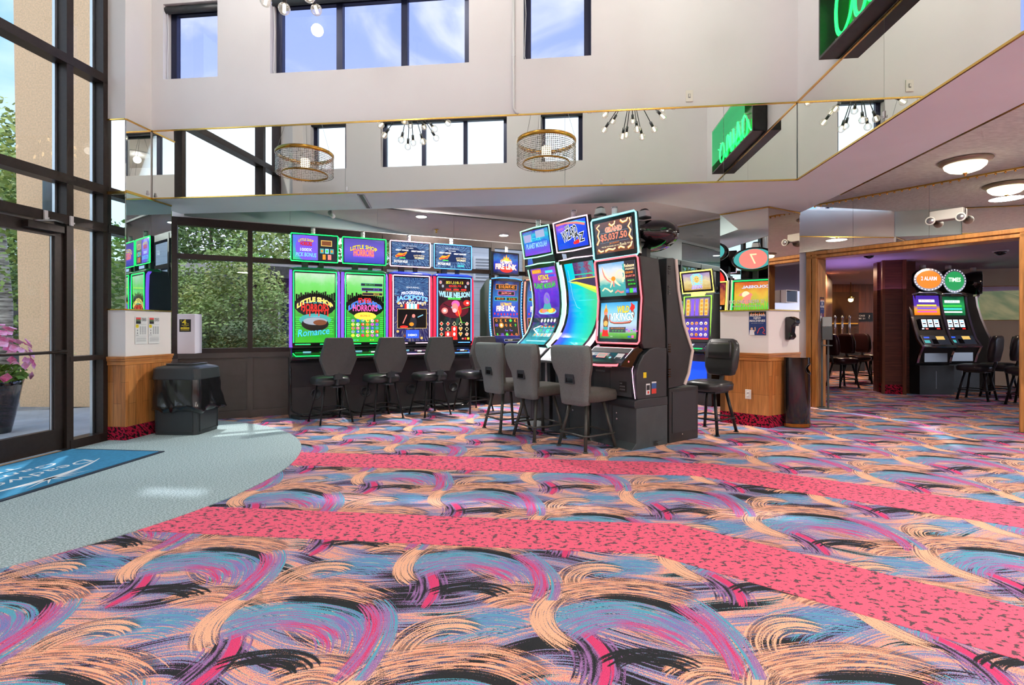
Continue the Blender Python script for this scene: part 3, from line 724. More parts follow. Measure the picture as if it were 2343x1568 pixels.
# slatted wall end inside the doorway
t = bpy.data.objects.new('wall_slatted_end', None); COL.objects.link(t); t.location = (6.72, 9.42, 0); t.rotation_euler = (0, 0, rad(-18)); struct(t)
m = MB(); m.bx(.03, .30, .02, .3, .17, 2.42, SLATW); m.bx(.03, .30, .01, .3, 0, .17, BASEC); m.build('slat_face', t)
m = MB(); m.bx(-.01, .03, 0, .06, 0, 2.42, PANELW); m.bx(.30, .36, 0, .06, 0, 2.42, PANELW); m.build('corner_post', t)
m = MB(); m.bx(.36, .62, .35, .6, .17, 2.42, SLATW); m.bx(.0, .55, .3, .5, 0, 2.42, SLATW); m.build('side_face', t)
m = MB(); m.bx(1.15, 4.6, 0, .1, 0, 2.42, mat('cream_wall', C(214, 196, 172), .75)); struct(m.build('wall_cream', None, (7.25, 11.4, 0), rad(-13)))
q = lambda s: (7.25 + s * math.cos(rad(-13)), 11.4 + s * math.sin(rad(-13)))
mirror('wood-framed mirror on the cream wall behind the reel machines', q(2.35), q(3.5), 1.36, 2.05, MIRRORB, frame=TRIMW)
# outer shell behind the camera
m = MB(); m.bx(-6, 13, -5.2, -5.0, 0, ZC, WALLW); m.bx(-6, 13, -5.0, -4.97, 0, .9, WAINS); struct(m.build('wall_rear'))
m = MB(); m.bx(9.6, 9.8, -5.0, .6, 0, ZC, WALLW); m.bx(9.57, 9.6, -5, .6, 0, .9, WAINS); struct(m.build('wall_right_low'))
# ------------------------------------------------------------------ lit colours
def G(name, r, g, b, s=1.0): return glow(name, C(r, g, b), s)
NGREEN = G('neon_green', 20, 235, 90, 2.6); NPURP = G('lamp_purple', 120, 80, 215, 1.3); NRED = G('lamp_red', 235, 40, 70, 1.3)
NBLUE = G('neon_blue', 70, 130, 255, 2.8); NPINK = G('neon_pink', 255, 190, 230, 2.2); NCYAN = G('neon_cyan', 120, 225, 240, 2.4); NMINT = G('neon_mint', 150, 245, 195, 1.8)
NROSE = G('neon_rose', 255, 95, 105, 2.2); NYEL = G('neon_yellow', 250, 235, 90, 2.4); NWHITE = G('neon_white', 250, 240, 250, 2.0)
sYEL = G('lit_yellow', 250, 220, 70); sRED = G('lit_red', 228, 45, 40); sWHT = G('lit_white', 240, 244, 248); sCYA = G('lit_cyan', 70, 215, 215); sGRN = G('lit_green', 70, 205, 70)
sORA = G('lit_orange', 246, 140, 40); sPNK = G('lit_pink', 240, 90, 170); sBLU = G('lit_blue', 50, 90, 220); sSKY = G('lit_sky', 130, 200, 240); sBLK = mat('screen_black', C(16, 17, 20), .08); sDRK = G('lit_dark', 38, 42, 52, .8)
sGOL = G('lit_gold', 214, 176, 96); sPUR = G('lit_purple', 118, 84, 220); sTEA = G('lit_teal', 70, 160, 160); sGRY = G('lit_grey', 150, 158, 172); sCRM = G('lit_cream', 246, 226, 180); sBRN = G('lit_brown', 120, 70, 46); sFLE = G('lit_salmon', 236, 130, 120)
def bgm(name, *st, **k): return ramp_screen(name, [(p, C(*c)) for p, c in st], **k)
BG_GREEN = bgm('screen_green', (0, (60, 190, 50)), (.3, (40, 150, 50)), (.55, (90, 200, 60)), (.85, (120, 220, 110)), (1, (190, 225, 190)))
BG_PURP = bgm('screen_purple', (0, (60, 70, 190)), (.5, (110, 90, 210)), (1, (90, 80, 170)), noise=.2)
BG_SPLIT = bgm('screen_green_purple', (0, (60, 220, 120)), (.32, (80, 120, 230)), (.6, (130, 95, 225)), (1, (120, 90, 220)), angle=1.2)
BG_BURST = bgm('screen_blue_burst', (0, (14, 20, 50)), (.4, (34, 60, 120)), (.7, (90, 140, 190)), (1, (200, 220, 235)), mode='burst', s=.8)
BG_BURST2 = bgm('screen_blue_burst_dark', (0, (12, 14, 34)), (.45, (44, 40, 100)), (.7, (90, 90, 130)), (1, (190, 160, 110)), mode='burst', s=.8)
BG_NIGHT = bgm('screen_night', (0, (12, 12, 14)), (.5, (24, 22, 24)), (1, (40, 14, 24)), noise=.3)
BG_FIRE = bgm('screen_fire_blue', (0, (8, 14, 60)), (.5, (30, 60, 200)), (.75, (40, 110, 190)), (1, (14, 20, 90)), noise=.5, nscale=4)
BG_SPACE = bgm('screen_space', (0, (50, 180, 190)), (.28, (40, 70, 90)), (.34, (60, 40, 140)), (.7, (96, 50, 210)), (.86, (170, 60, 170)), (1, (60, 70, 220)), noise=.35)
BG_SPACE2 = bgm('screen_space_top', (0, (130, 60, 220)), (.5, (40, 110, 220)), (.8, (50, 190, 210)), (1, (60, 70, 190)), noise=.5)
BG_RAIN = bgm('screen_rainbow', (0, (110, 90, 230)), (.25, (30, 110, 235)), (.5, (0, 200, 225)), (.75, (20, 215, 200)), (1, (60, 210, 150)), noise=.15, angle=1.1)
BG_RAINT = bgm('screen_curtain', (0, (60, 40, 110)), (.3, (120, 60, 110)), (.5, (60, 130, 170)), (.7, (150, 50, 90)), (1, (40, 180, 190)), noise=.7, nscale=9, angle=1.5)
BG_OZ = bgm('screen_blue_swirl', (0, (20, 60, 220)), (.5, (40, 90, 235)), (.75, (150, 60, 200)), (1, (30, 60, 190)), noise=.5, angle=-.5)
BG_SMOKE = bgm('screen_smoke', (0, (120, 70, 50)), (.35, (70, 68, 78)), (.65, (66, 68, 80)), (1, (120, 80, 74)), noise=.35)
BG_SEA = bgm('screen_sea', (0, (60, 150, 140)), (.3, (70, 175, 170)), (.42, (150, 205, 190)), (.55, (240, 225, 200)), (.8, (215, 225, 235)), (1, (120, 180, 225)), noise=.25)
BG_SKY = bgm('screen_sky_meadow', (0, (70, 120, 50)), (.14, (110, 190, 70)), (.22, (180, 170, 210)), (.4, (190, 220, 235)), (.8, (130, 205, 240)), (1, (60, 165, 230)), noise=.1)
BG_GOLD = bgm('screen_gold', (0, (190, 150, 70)), (.5, (226, 210, 150)), (1, (150, 130, 190)), noise=.6)
BG_PANEL = bgm('screen_reels', (0, (90, 70, 150)), (.5, (190, 150, 90)), (1, (120, 100, 170)), noise=.8, nscale=14)
BG_HOT = bgm('screen_hot', (0, (200, 40, 60)), (.5, (240, 140, 60)), (1, (120, 30, 60)), noise=.7, nscale=9)
BG_SAV = bgm('screen_savanna', (0, (60, 130, 40)), (.4, (150, 190, 60)), (.7, (240, 190, 60)), (1, (220, 90, 40)), noise=.4)
BG_AMB = bgm('screen_flame_purple', (0, (240, 120, 20)), (.3, (240, 170, 60)), (.5, (90, 60, 170)), (1, (70, 40, 160)), noise=.2)
BG_EMR = bgm('screen_emerald', (0, (14, 90, 50)), (.5, (40, 160, 90)), (1, (10, 60, 40)), noise=.4)

def bezel(mb, x0, x1, z0, z1, y, w, d, m):
    """Four bars around a rectangle in the x-z plane, front at y-d."""
    mb.bx(x0, x1, y - d, y, z0, z0 + w, m); mb.bx(x0, x1, y - d, y, z1 - w, z1, m); mb.bx(x0, x0 + w, y - d, y, z0 + w, z1 - w, m); mb.bx(x1 - w, x1, y - d, y, z0 + w, z1 - w, m)
def candle(parent, x, y, z, r=.028):
    m = MB(); m.lathe([(r * .8, 0), (r, .005), (r, .038), (r * .9, .040), (r * .9, .044), (r, .046), (r, .080), (r * .7, .086)], CLEARP, 14, (x, y, z)); o = m.build('tower_light', parent)
    m = MB(); m.lathe([(r * 1.02, 0), (r * 1.02, .010)], STEEL, 14, (x, y, z + .086)); m.build('light_cap', o)
def edge_tube(pts, r, m, parent, name='neon_edge', closed=True):
    b = MB(); b.tube(pts, r, m, 6, closed); return b.build(name, parent)
def rrect(x0, x1, z0, z1, y, r=.02, k=4):
    P = []
    for cx, cz, a0 in ((x1 - r, z1 - r, 0), (x0 + r, z1 - r, 90), (x0 + r, z0 + r, 180), (x1 - r, z0 + r, 270)):
        for i in range(k): a = rad(a0 + 90 * i / (k - 1)); P.append((cx + r * math.cos(a), y, cz + r * math.sin(a)))
    return P

# ------------------------------------------------------------------ tall portrait machines by the window
def skyline(a, y0, m, l):
    for i in range(18):
        u = .02 + i * .055; h = .02 + .05 * random.random() + .05 * math.exp(-((u - .5) / .25) ** 2)
        a.rect(u, y0 - .05, u + .045, y0 + h, m, l)
def screen_city(a, v):
    a.bg(BG_GREEN); skyline(a, .66, sBLK, 1); a.ell(.5, .54, .52, .17, sBLK, 1)
    if v == 0:
        a.text('LiTTLE SHOP', .5, .625, .062, sYEL, 3, .88, .10, .03, sCRM); a.text('OF', .5, .575, .028, sCYA, 3); a.rect(.22, .573, .42, .578, sSKY, 2); a.rect(.58, .573, .78, .578, sSKY, 2)
        a.text('HORRORS', .5, .505, .10, sRED, 3, .68, -.01, .03)
        for i in range(9): a.rect(.2 + i * .075, .44 - .03 * ((i * 7) % 3), .23 + i * .075, .47, sRED, 2.5)
        for i in range(9):
            for sgn in (0, 1): a.rect(.01 + sgn * .80 + .02 * (i % 2), .12 + i * .03, .16 + sgn * .80 - .03 * (i % 2), .133 + i * .03, sGRN, 2)
        a.ell(.5, .33, .40, .09, sTEA, 2); a.ell(.5, .27, .34, .10, sBLK, 2.5); a.ell(.5, .31, .30, .055, sGRY, 2.7); a.ell(.62, .29, .17, .04, sBRN, 2.9); a.text('COMING', .5, .375, .022, sSKY, 3)
        a.text('Romance', .47, .155, .10, sCYA, 3.5, .78, 0, .0, sBLU, .25, .02, .10)
    else:
        a.text('LiTTLE SHOP', .5, .605, .062, sBLU, 2.6, .88, .10, .045, sSKY); a.text('EVER', .5, .625, .065, sRED, 3.2, .36, 0, .03); a.text('HORRORS', .5, .51, .09, sPNK, 3, .66, 0, .03)
        for i in range(3): a.rect(.38 + .02 * i, .84 - i * .07, .97, .885 - i * .07, (sTEA, sPUR, sGOL)[i], 1.6); a.rect(.385 + .02 * i, .845 - i * .07, .965, .88 - i * .07, sDRK, 2)
        a.text('$21,073.54', .62, .862, .026, sGRN, 3); a.text('$517.80', .80, .792, .022, sPUR, 3); a.text('$412.25', .80, .722, .022, sYEL, 3)
        a.ell(.5, .39, .30, .06, sYEL, 2); a.text('BONUS', .5, .395, .03, sRED, 3)
        cols = [sYEL, sRED, sPNK, sGRY, sTEA, sCRM, sORA, sPUR, sBLU]
        for i in range(6):
            for j in range(5): a.ell(.17 + i * .13, .10 + j * .055, .05, .024, cols[(i * 5 + j * 3) % 9], 2.2, 8); a.ell(.18 + i * .13, .104 + j * .055, .02, .012, cols[(i + j * 4) % 9], 2.6, 6)
        for i in range(9):
            for sgn in (0, 1): a.rect(.0 + sgn * .90, .12 + i * .03, .10 + sgn * .90, .133 + i * .03, sGRN, 2)
        a.text('BET 88', .25, .03, .018, sCYA, 3); a.text('$1.42', .68, .03, .022, sYEL, 3)
def screen_song(a, v):
    if v == 0:
        a.bg(BG_BURST2); a.bg(BG_BURST, 0, .72, 1, 1, .3)
        a.text('FEATURING...', .55, .845, .022, sWHT, 3, .40); a.text('PROGRESSIVE', .53, .765, .045, sWHT, 3, .64, .02, .03, sBLU); a.text('JACKPOTS', .52, .68, .085, sSKY, 3, .90, .03, .04, sBLU); a.text('AT ANY BET!', .52, .61, .035, sWHT, 3, .78, .02, .03, sBLK)
        for i in range(7): a.rect(.30 + i * .06, .50, .36 + i * .06, .59, sRED if i in (0, 6) else (sWHT if i % 2 else sSKY), 2)
        a.rect(.10, .21, .94, .505, sBLK, 2.2); a.frame(.09, .205, .95, .51, .012, sGOL, 2.6)
        a.ell(.55, .30, .10, .10, sDRK, 2.6); a.ell(.56, .40, .05, .03, sFLE, 2.9, 10); a.line([(.25, .28), (.36, .42)], .03, sFLE, 2.8); a.line([(.68, .38), (.84, .42)], .025, sSKY, 2.8); a.ell(.50, .27, .07, .03, sORA, 3, 12); a.ell(.28, .23, .12, .02, sRED, 2.8)
        a.rect(.34, .05, .72, .18, sBLU, 2); a.text('DEMO', .53, .10, .032, sWHT, 3, .26, 0, .03)
        for i in range(22): a.ell(random.random() * .9 + .05, random.choice([random.random() * .18 + .02, random.random() * .15 + .52]), .04, .022, sGOL if i % 3 else sBRN, 1.6, 8)
    else:
        a.bg(BG_NIGHT)
        a.text('$21,110.12', .51, .945, .045, sYEL, 3, .54, 0, .02); a.text('$500.70', .52, .888, .036, sRED, 3, .38, 0, .02)
        for u in (.07, .93): a.ell(u, .945, .045, .03, sGRY, 2, 10); a.ell(u, .945, .03, .02, sFLE, 2.4, 10)
        for u in (.14, .86): a.ell(u, .885, .035, .025, sGRY, 2, 10)
        for i in range(3): a.rect(.23 + i * .24, .822, .40 + i * .24, .848, sRED, 2)
        a.rect(.16, .805, .84, .809, sORA, 2)
        a.text('WILLIE NELSON', .5, .745, .080, sSKY, 3, .96, -.02, .03, sWHT, 0, .02); a.rect(.3, .672, .7, .706, sGRN, 2); a.text('ON STAGE', .5, .688, .020, sBLK, 3)
        a.ell(.5, .52, .46, .15, G('lit_maroon', 90, 16, 34), 1.4); a.ell(.20, .49, .10, .05, sFLE, 1.8, 14); a.ell(.20, .49, .045, .022, sWHT, 2, 12); a.ell(.90, .62, .12, .05, sRED, 1.8, 14); a.ell(.92, .62, .04, .018, sWHT, 2, 12)
        a.ell(.54, .60, .13, .06, sPNK, 2.2, 14); a.ell(.52, .54, .10, .075, sFLE, 2.4, 14); a.ell(.62, .50, .11, .10, sRED, 2.1, 14); a.ell(.51, .495, .07, .035, G('lit_blush', 246, 180, 190), 2.7, 12); a.line([(.16, .60), (.30, .56), (.40, .545)], .02, sBLK, 2.8); a.ell(.42, .545, .025, .016, sGRY, 3, 8)
        a.line([(.66, .42), (.74, .30), (.84, .30)], .012, sGRN, 3); a.line([(.74, .52), (1, .56)], .010, sGRN, 2.2); a.line([(.62, .50), (.72, .30)], .012, sYEL, 2.8)
        sy = [[0, 0, 1, 1, 4], [0, 2, 5, 3, 2], [0, 5, 5, 3, 4]]
        for j in range(3):
            for i in range(5):
                k = sy[j][i]; u, v2 = .10 + i * .20, .28 - j * .085
                if k == 5: a.rect(u - .09, v2 - .045, u + .09, v2 + .045, sRED, 2); a.ell(u, v2, .04, .03, sWHT, 2.4, 8); continue
                mt = (sRED, sBLK, sBLK, sORA, sFLE)[k]
                P = {0: [(0, .03), (.05, 0), (0, -.03), (-.05, 0)], 1: [(0, .032), (.055, -.01), (.015, -.012), (.02, -.03), (-.02, -.03), (-.015, -.012), (-.055, -.01)], 2: [(0, .03), (.03, .012), (.055, -.004), (.02, -.014), (.02, -.03), (-.02, -.03), (-.02, -.014), (-.055, -.004), (-.03, .012)],
                     3: [(0, .016), (.03, .03), (.055, .014), (0, -.032), (-.055, .014), (-.03, .03)], 4: [(-.05, 0), (0, .026), (.05, .006), (.02, -.024), (-.03, -.02)]}[k]
                a.poly([(u + x * 1.18, v2 + y * 1.2) for x, y in P], sCRM, 2.2); a.poly([(u + x * .9, v2 + y * .9) for x, y in P], mt, 2.6)
        a.rect(.46, .02, .60, .06, sRED, 2); a.rect(.74, .025, .80, .05, sFLE, 2); a.rect(.83, .02, .88, .055, sRED, 2); a.rect(.91, .02, .98, .055, sYEL, 2)
def topper_city(a, v):
    if v == 0:
        a.bg(BG_SPLIT); a.ell(.30, .5, .24, .52, sPUR, 1); a.rect(.57, 0, 1, 1, sDRK, 2)
        a.text('LITTLE SHOP', .30, .82, .10, sYEL, 3, .34, .06, .02, sBLK); a.text('HORRORS', .30, .66, .15, sRED, 3, .26, 0, .03, sBLK); a.text('1000X', .30, .42, .12, sWHT, 3, .26, 0, .02, sBLU); a.text('PICK BONUS', .30, .22, .16, sSKY, 3, .46, .02, .03, sBLU, .1)
        a.rect(.64, .60, .90, .84, sGOL, 2.5); a.rect(.66, .63, .88, .81, sBRN, 3)
        for i in range(3): a.rect(.62 + i * .115, .30, .71 + i * .115, .50, (sTEA, sSKY, sTEA)[i], 2.5); a.ell(.665 + i * .115, .40, .025, .06, (sORA, sGRN, sORA)[i], 3, 8)
        a.rect(.68, .05, .75, .26, sORA, 2.5); a.rect(.80, .05, .88, .26, sFLE, 2.5); a.rect(.66, .60, .66, .84, sGOL, 2.5)
    else:
        a.bg(BG_PURP); a.text('LITTLE SHOP', .48, .68, .16, sYEL, 3, .66, .12, .02, sBRN); a.rect(.22, .24, .74, .60, sPUR, 1.5); a.text('HORRORS', .48, .43, .26, sFLE, 3, .50, .0, .04, sRED); a.ell(.5, .66, .1, .06, sBLU, 2)
def topper_song(a, v):
    a.bg(BG_BURST); a.ell(.5, .55, .3, .3, G('lit_deep_blue', 24, 40, 80, .7), .6)
    a.text('WILLIE NELSON', .46, .86, .08, sGRY, 3, .40); a.text('FEATURING', .47, .76, .04, sWHT, 3, .2); a.text('GREAT SONGS', .27, .66, .065, sWHT, 3, .34, 0, .02); a.text('GREAT BONUSES', .70, .64, .065, sWHT, 3, .36, 0, .02)
    a.line([(.10, .36), (.20, .46), (.32, .46), (.40, .58)], [.05, .09, .08, .03], sORA, 2); a.line([(.12, .40), (.26, .40), (.36, .50)], .03, sRED, 2.5); a.rect(.2, .30, .36, .34, sGRN, 2)
    a.text('SHOTGUN WILLIE', .24, .16, .11, sWHT, 3, .36, 0, .02, sBLK); a.text('GOOD HEARTED', .73, .46, .06, sCRM, 3, .30, .02); a.text('WOMAN', .73, .35, .09, sCRM, 3, .26, 0, .02, sBLK)
    if v: a.text('WHISKEY', .73, .20, .06, sSKY, 3, .2); a.text('DRANK', .73, .10, .09, sCYA, 3, .2, 0, .02)
def portrait_machine(label, loc, neon, side, cap, draw, drawt, v):
    t = thing('slot_machine', label, 'slot machine', loc, WA, 'tall portrait slot machines along the windows'); hw = .312
    m = MB(); m.prof([(.40, .0), (.40, .80), (-.02, .80), (.03, .70), (.10, .40), (.10, .05), (.06, 0)], -hw, hw, BLACK); m.build('base', t, bevel=.006)
    m = MB(); m.tube([(-hw + .01, .04, .70), (-hw + .01, .075, .40), (-hw + .02, .06, .10), (-.16, -.10, .045), (.16, -.10, .045), (hw - .02, .06, .10), (hw - .01, .075, .40), (hw - .01, .04, .70)], .011, BLACKG, 6); m.build('foot_bar', t)
    m = MB(); m.prism([(-hw, .1), (-.2, -.11), (.2, -.11), (hw, .1), (hw, .3), (-hw, .3)], .0, .035, BLACK); m.build('toe_plate', t)
    m = MB(); m.lathe([(.075, -.004), (.07, -.012), (.055, -.008), (.05, .004), (.02, .006)], BLACKP, 24, (.02, .10, .30), 'y'); m.build('speaker', t)
    m = MB(); m.bx(-.135, -.055, .088, .10, .50, .60, BLACKP)
    for q in ((-.125, -.115, .53, .59), (-.115, -.08, .58, .59), (-.115, -.08, .53, .54), (-.072, -.066, .545, .575)): m.bx(q[0], q[1], .084, .088, q[2], q[3], WHITEP)
    V, F, gw, gh = glyphs('EVERI'); m.add([(-.095 + x * .026, .083, .510 + y * .022) for x, y in V], F, WHITEP); m.build('maker_badge', t, recalc=False)
    m = MB(); m.prof([(-.17, .775), (-.18, .80), (-.165, .825), (-.02, .90), (.02, .93), (.10, .93), (.10, .70), (.0, .74)], -hw, hw, BLACKG); m.build('button_deck', t, bevel=.008)
    m = MB(); m.tube([(-hw + .03, -.10, .868), (-hw + .06, -.172, .832), (hw - .06, -.172, .832), (hw - .03, -.10, .868)], .005, neon, 6); m.build('deck_neon', t)
    m = MB(); m.bx(-.16, -.06, -.088, -.084, .872, .886, sSKY); m.bx(.06, .12, -.10, -.09, .862, .875, sWHT); m.build('deck_display', t)
    # display head
    m = MB(); m.prof([(.03, .93), (.02, 1.98), (.10, 2.0), (.28, 1.98), (.36, 1.5), (.36, .80), (.10, .80)], -hw + .03, hw - .03, BLACK); m.build('display_head', t, bevel=.01)
    m = MB(); m.loft([(.0, .10, 1.965, .63, .20, .05), (.0, .11, 1.985, .62, .20, .05), (0, .13, 2.010, .52, .16, .06), (0, .14, 2.018, .30, .10, .05)], cap); m.build('top_cap', t)
    a = Art(-.252, .252, [(.008, 1.0), (.002, 1.925)]); draw(a, v); a.build('screen', t)
    m = MB(); bezel(m, -.285, .285, .955, 1.965, .02, .035, .022, BLACKG); m.build('bezel', t, bevel=.004)
    pts = rrect(-.268, .268, .975, 1.95, -.004, .012); i0 = 0
    m = MB(); m.tube(pts[12:] + pts[:1], .001, BLACKG, 4); edge_tube([(.268, -.004, 1.0)] + [p for p in pts[0:8]] + [(-.268, -.004, 1.0)], .0075, neon, t, closed=False)
    m = MB(); m.tube([(-.25, -.004, .978), (-.06, -.004, .978)], .007, neon, 6); m.tube([(.06, -.004, .978), (.25, -.004, .978)], .007, neon, 6); m.build('lower_neon', t)
    for sx in (-1, 1):
        m = MB(); m.tube([(sx * .300, .03, .94), (sx * .301, .022, 1.2), (sx * .301, .022, 1.7), (sx * .299, .03, 1.92), (sx * .293, .06, 1.97)], .021, side, 8); m.build('side_light', t)
    # topper
    m = MB(); m.bx(-.16, -.08, .10, .15, 1.99, 2.15, BLACKP); m.bx(.06, .12, .11, .15, 1.99, 2.15, BLACKP); m.build('topper_post', t)
    m = MB(); m.bx(-.30, .30, .06, .11, 2.085, 2.455, BLACKG); m.build('topper_case', t, bevel=.008)
    a = Art(-.275, .275, [(.056, 2.105), (.056, 2.435)]); drawt(a, v); a.build('topper_screen', t)
    edge_tube(rrect(-.297, .297, 2.088, 2.452, .056, .012), .007, neon if v != 2 else NPINK, t, 'topper_neon')
    candle(t, -.02, .085, 2.455)
    return t
F0 = Vector((-2.92, 6.80))
def row(i, off=0): q = F0 + WX * (.327 + .655 * i) + WY * off; return (q.x, q.y, 0)
CAPG = mat('cap_green', C(14, 76, 44), .15, emit=C(10, 70, 36), es=.35, coat=.6); CAPB = mat('cap_blue', C(20, 40, 130), .15, emit=C(14, 34, 130), es=.45, coat=.6)
portrait_machine('tall green-lit slot machine with a city skyline screen, first in the window row', row(0), NGREEN, NPURP, CAPG, screen_city, topper_city, 0)
portrait_machine('tall green-lit slot machine with a symbol grid screen, second in the window row', row(1), NGREEN, NPURP, CAPG, screen_city, topper_city, 1)
portrait_machine('tall slot machine with red side strips and a dark framed picture on screen', row(2), NPINK, NRED, CAPB, screen_song, topper_song, 0)
portrait_machine('tall blue-lit slot machine with a singer and playing-card suits on screen', row(3), NBLUE, NRED, CAPB, screen_song, topper_song, 1)

# ------------------------------------------------------------------ curved flame machines
def screen_flame(a):
    a.bg(BG_FIRE)
    a.rect(.10, .865, .92, .945, sORA, 1); a.rect(.11, .87, .91, .94, sBLK, 1.6); a.text('$10,069.45', .52, .905, .05, sORA, 3, .62, 0, .02); a.text('MEGA', .52, .957, .014, sYEL, 3)
    a.rect(.20, .775, .84, .84, sPNK, 1); a.rect(.21, .78, .83, .835, sBLK, 1.6); a.text('$699.54', .52, .807, .036, sFLE, 3, .38, 0, .02)
    for u, mt, s in ((.28, sCYA, '$78.15'), (.75, sGRN, '$16.06')): a.rect(u - .21, .69, u + .21, .745, mt, 1); a.rect(u - .20, .695, u + .20, .74, sBLK, 1.6); a.text(s, u, .718, .03, sORA, 3, .26)
    a.text('ULTIMATE', .52, .635, .04, sYEL, 3, .42, 0, .02, sRED); a.text('FIRE LINK', .52, .57, .075, sWHT, 3, .72, .01, .03, sORA)
    for i in range(8): a.ell(.08 + i * .125, .475 + .008 * ((i % 7) == 0), .025, .018, sRED, 2, 8)
    a.text('OLVERA', .5, .435, .018, sYEL, 3, .4)
    a.rect(.02, .10, .98, .42, sORA, 1); a.rect(.035, .107, .965, .412, sBLK, 1.6)
    G_ = ['QKK*K', '1OQK9', 'o*11*', '91*AQ']; cs = dict(Q=sORA, K=sORA, A=sRED, O=sORA)
    for j in range(4):
        for i in range(5):
            c = G_[j][i]; u, v = .13 + i * .185, .375 - j * .075
            if c in '*o': a.ell(u, v, .055, .022, sGRN if c == '*' else sFLE, 2, 8); a.ell(u, v + .02, .02, .012, sGRN if c == '*' else sORA, 2.2, 6)
            elif c == 'O': a.ell(u, v, .09, .042, sORA, 2, 14); a.ell(u, v, .05, .024, sCRM, 2.4, 12)
            else: a.text('10' if c == '1' else c, u, v, .042, {'1': sPUR, '9': sGRN}.get(c, cs.get(c, sORA)), 3, None, 0, .02)
    a.rect(.35, .035, .98, .075, sGRY, 1); a.rect(.36, .04, .97, .07, sBLK, 1.5); a.text('12 6 47', .58, .055, .02, sCRM, 2.5)
def flame_topper(a):
    a.bg(BG_FIRE); P = [(.28, .60), (.34, .74), (.37, .68), (.43, .88), (.47, .76), (.52, .97), (.57, .78), (.62, .86), (.65, .70), (.70, .76), (.74, .60)]
    a.poly(P, sORA, 1); a.poly([(.5 + (x - .5) * .7, .6 + (y - .6) * .7) for x, y in P], sYEL, 1.5); a.ell(.52, .22, .26, .16, sRED, 1)
    a.text('ULTIMATE', .51, .58, .14, sWHT, 3, .46, 0, .03, sORA); a.text('FIRE LINK', .51, .36, .24, sWHT, 3, .84, .02, .03, sORA)
def flame_machine(label, loc, trim):
    t = thing('slot_machine', label, 'slot machine', loc, WA + rad(6), 'curved flame slot machines at the end of the window row')
    m = MB(); m.prof([(.40, 0), (.40, .78), (-.06, .78), (.02, .66), (.06, 0)], -.28, .28, BLACK); m.build('base', t, bevel=.006)
    m = MB(); m.prof([(-.16, .80), (-.14, .84), (.02, .93), (.12, .93), (.12, .76), (-.06, .76)], -.29, .29, CHARCOAL); m.build('button_deck', t, bevel=.008)
    m = MB(); m.lathe([(.012, -.075), (.012, -.08), (.004, -.081)], CHROME, 10, (.0, -.0, .905), 'y'); m.build('lock', t)
    pr = [(-.045, .955), (.0, 1.05), (.035, 1.18), (.055, 1.35), (.06, 1.55), (.05, 1.75), (.03, 1.93)]
    m = MB(); m.prof([(.40, .78), (.40, 1.80), (.20, 1.95), (.045, 1.965)] + [(y + .012, z) for y, z in pr[::-1]], -.27, .27, STEEL); m.build('display_head', t)
    a = Art(-.235, .235, [(y, z) for y, z in pr]); screen_flame(a); a.build('screen', t)
    m = MB()
    for sx in (-1, 1): m.ribbon([(y - .004, z) for y, z in pr], sx * .262 - .025, sx * .262 + .025, .02, BLACKG)
    m.bx(-.29, .29, .015, .05, 1.925, 1.965, BLACKG); m.build('bezel', t)
    for sx in (-1, 1):
        m = MB(); P = [(sx * .288, y + .0, z) for y, z in pr]; m.tube(P, .014, trim[0], 6); o = m.build('side_light', t)
        m = MB()
        for k in range(26):
            f = k / 25 * (len(pr) - 1.001); i = int(f); y = pr[i][0] + (pr[i + 1][0] - pr[i][0]) * (f - i); z = pr[i][1] + (pr[i + 1][1] - pr[i][1]) * (f - i)
            m.sphere((sx * .292, y - .016, z), .006, trim[1], 6, 4)
        m.build('light_trim', o)
    m = MB(); m.tube([(-.285, .02, 1.955), (-.14, .01, 1.975), (0, .008, 1.98), (.14, .01, 1.975), (.285, .02, 1.955)], .010, trim[0], 6); m.build('top_light', t)
    m = MB(); m.bx(-.10, .10, .10, .16, 1.94, 2.06, BLACKP); m.build('topper_post', t)
    m = MB(); m.bx(-.255, .255, .05, .10, 2.02, 2.385, BLACKG); m.build('topper_case', t, bevel=.012)
    a = Art(-.225, .225, [(.047, 2.045), (.047, 2.36)]); flame_topper(a); a.build('topper_screen', t)
    candle(t, .03, .08, 2.385, .024)
    return t
L1 = G('strip_blue_violet', 70, 150, 235, 1.2); L2 = G('strip_rose', 220, 130, 110, 1.2)
flame_machine('curved slot machine with a flame logo and blue edge lights at the row end', row(4.30, -.07), (L1, NWHITE))
flame_machine('curved slot machine with rose bead lights, half hidden behind the cow saucer machine', row(5.22, -.07), (L2, NROSE))

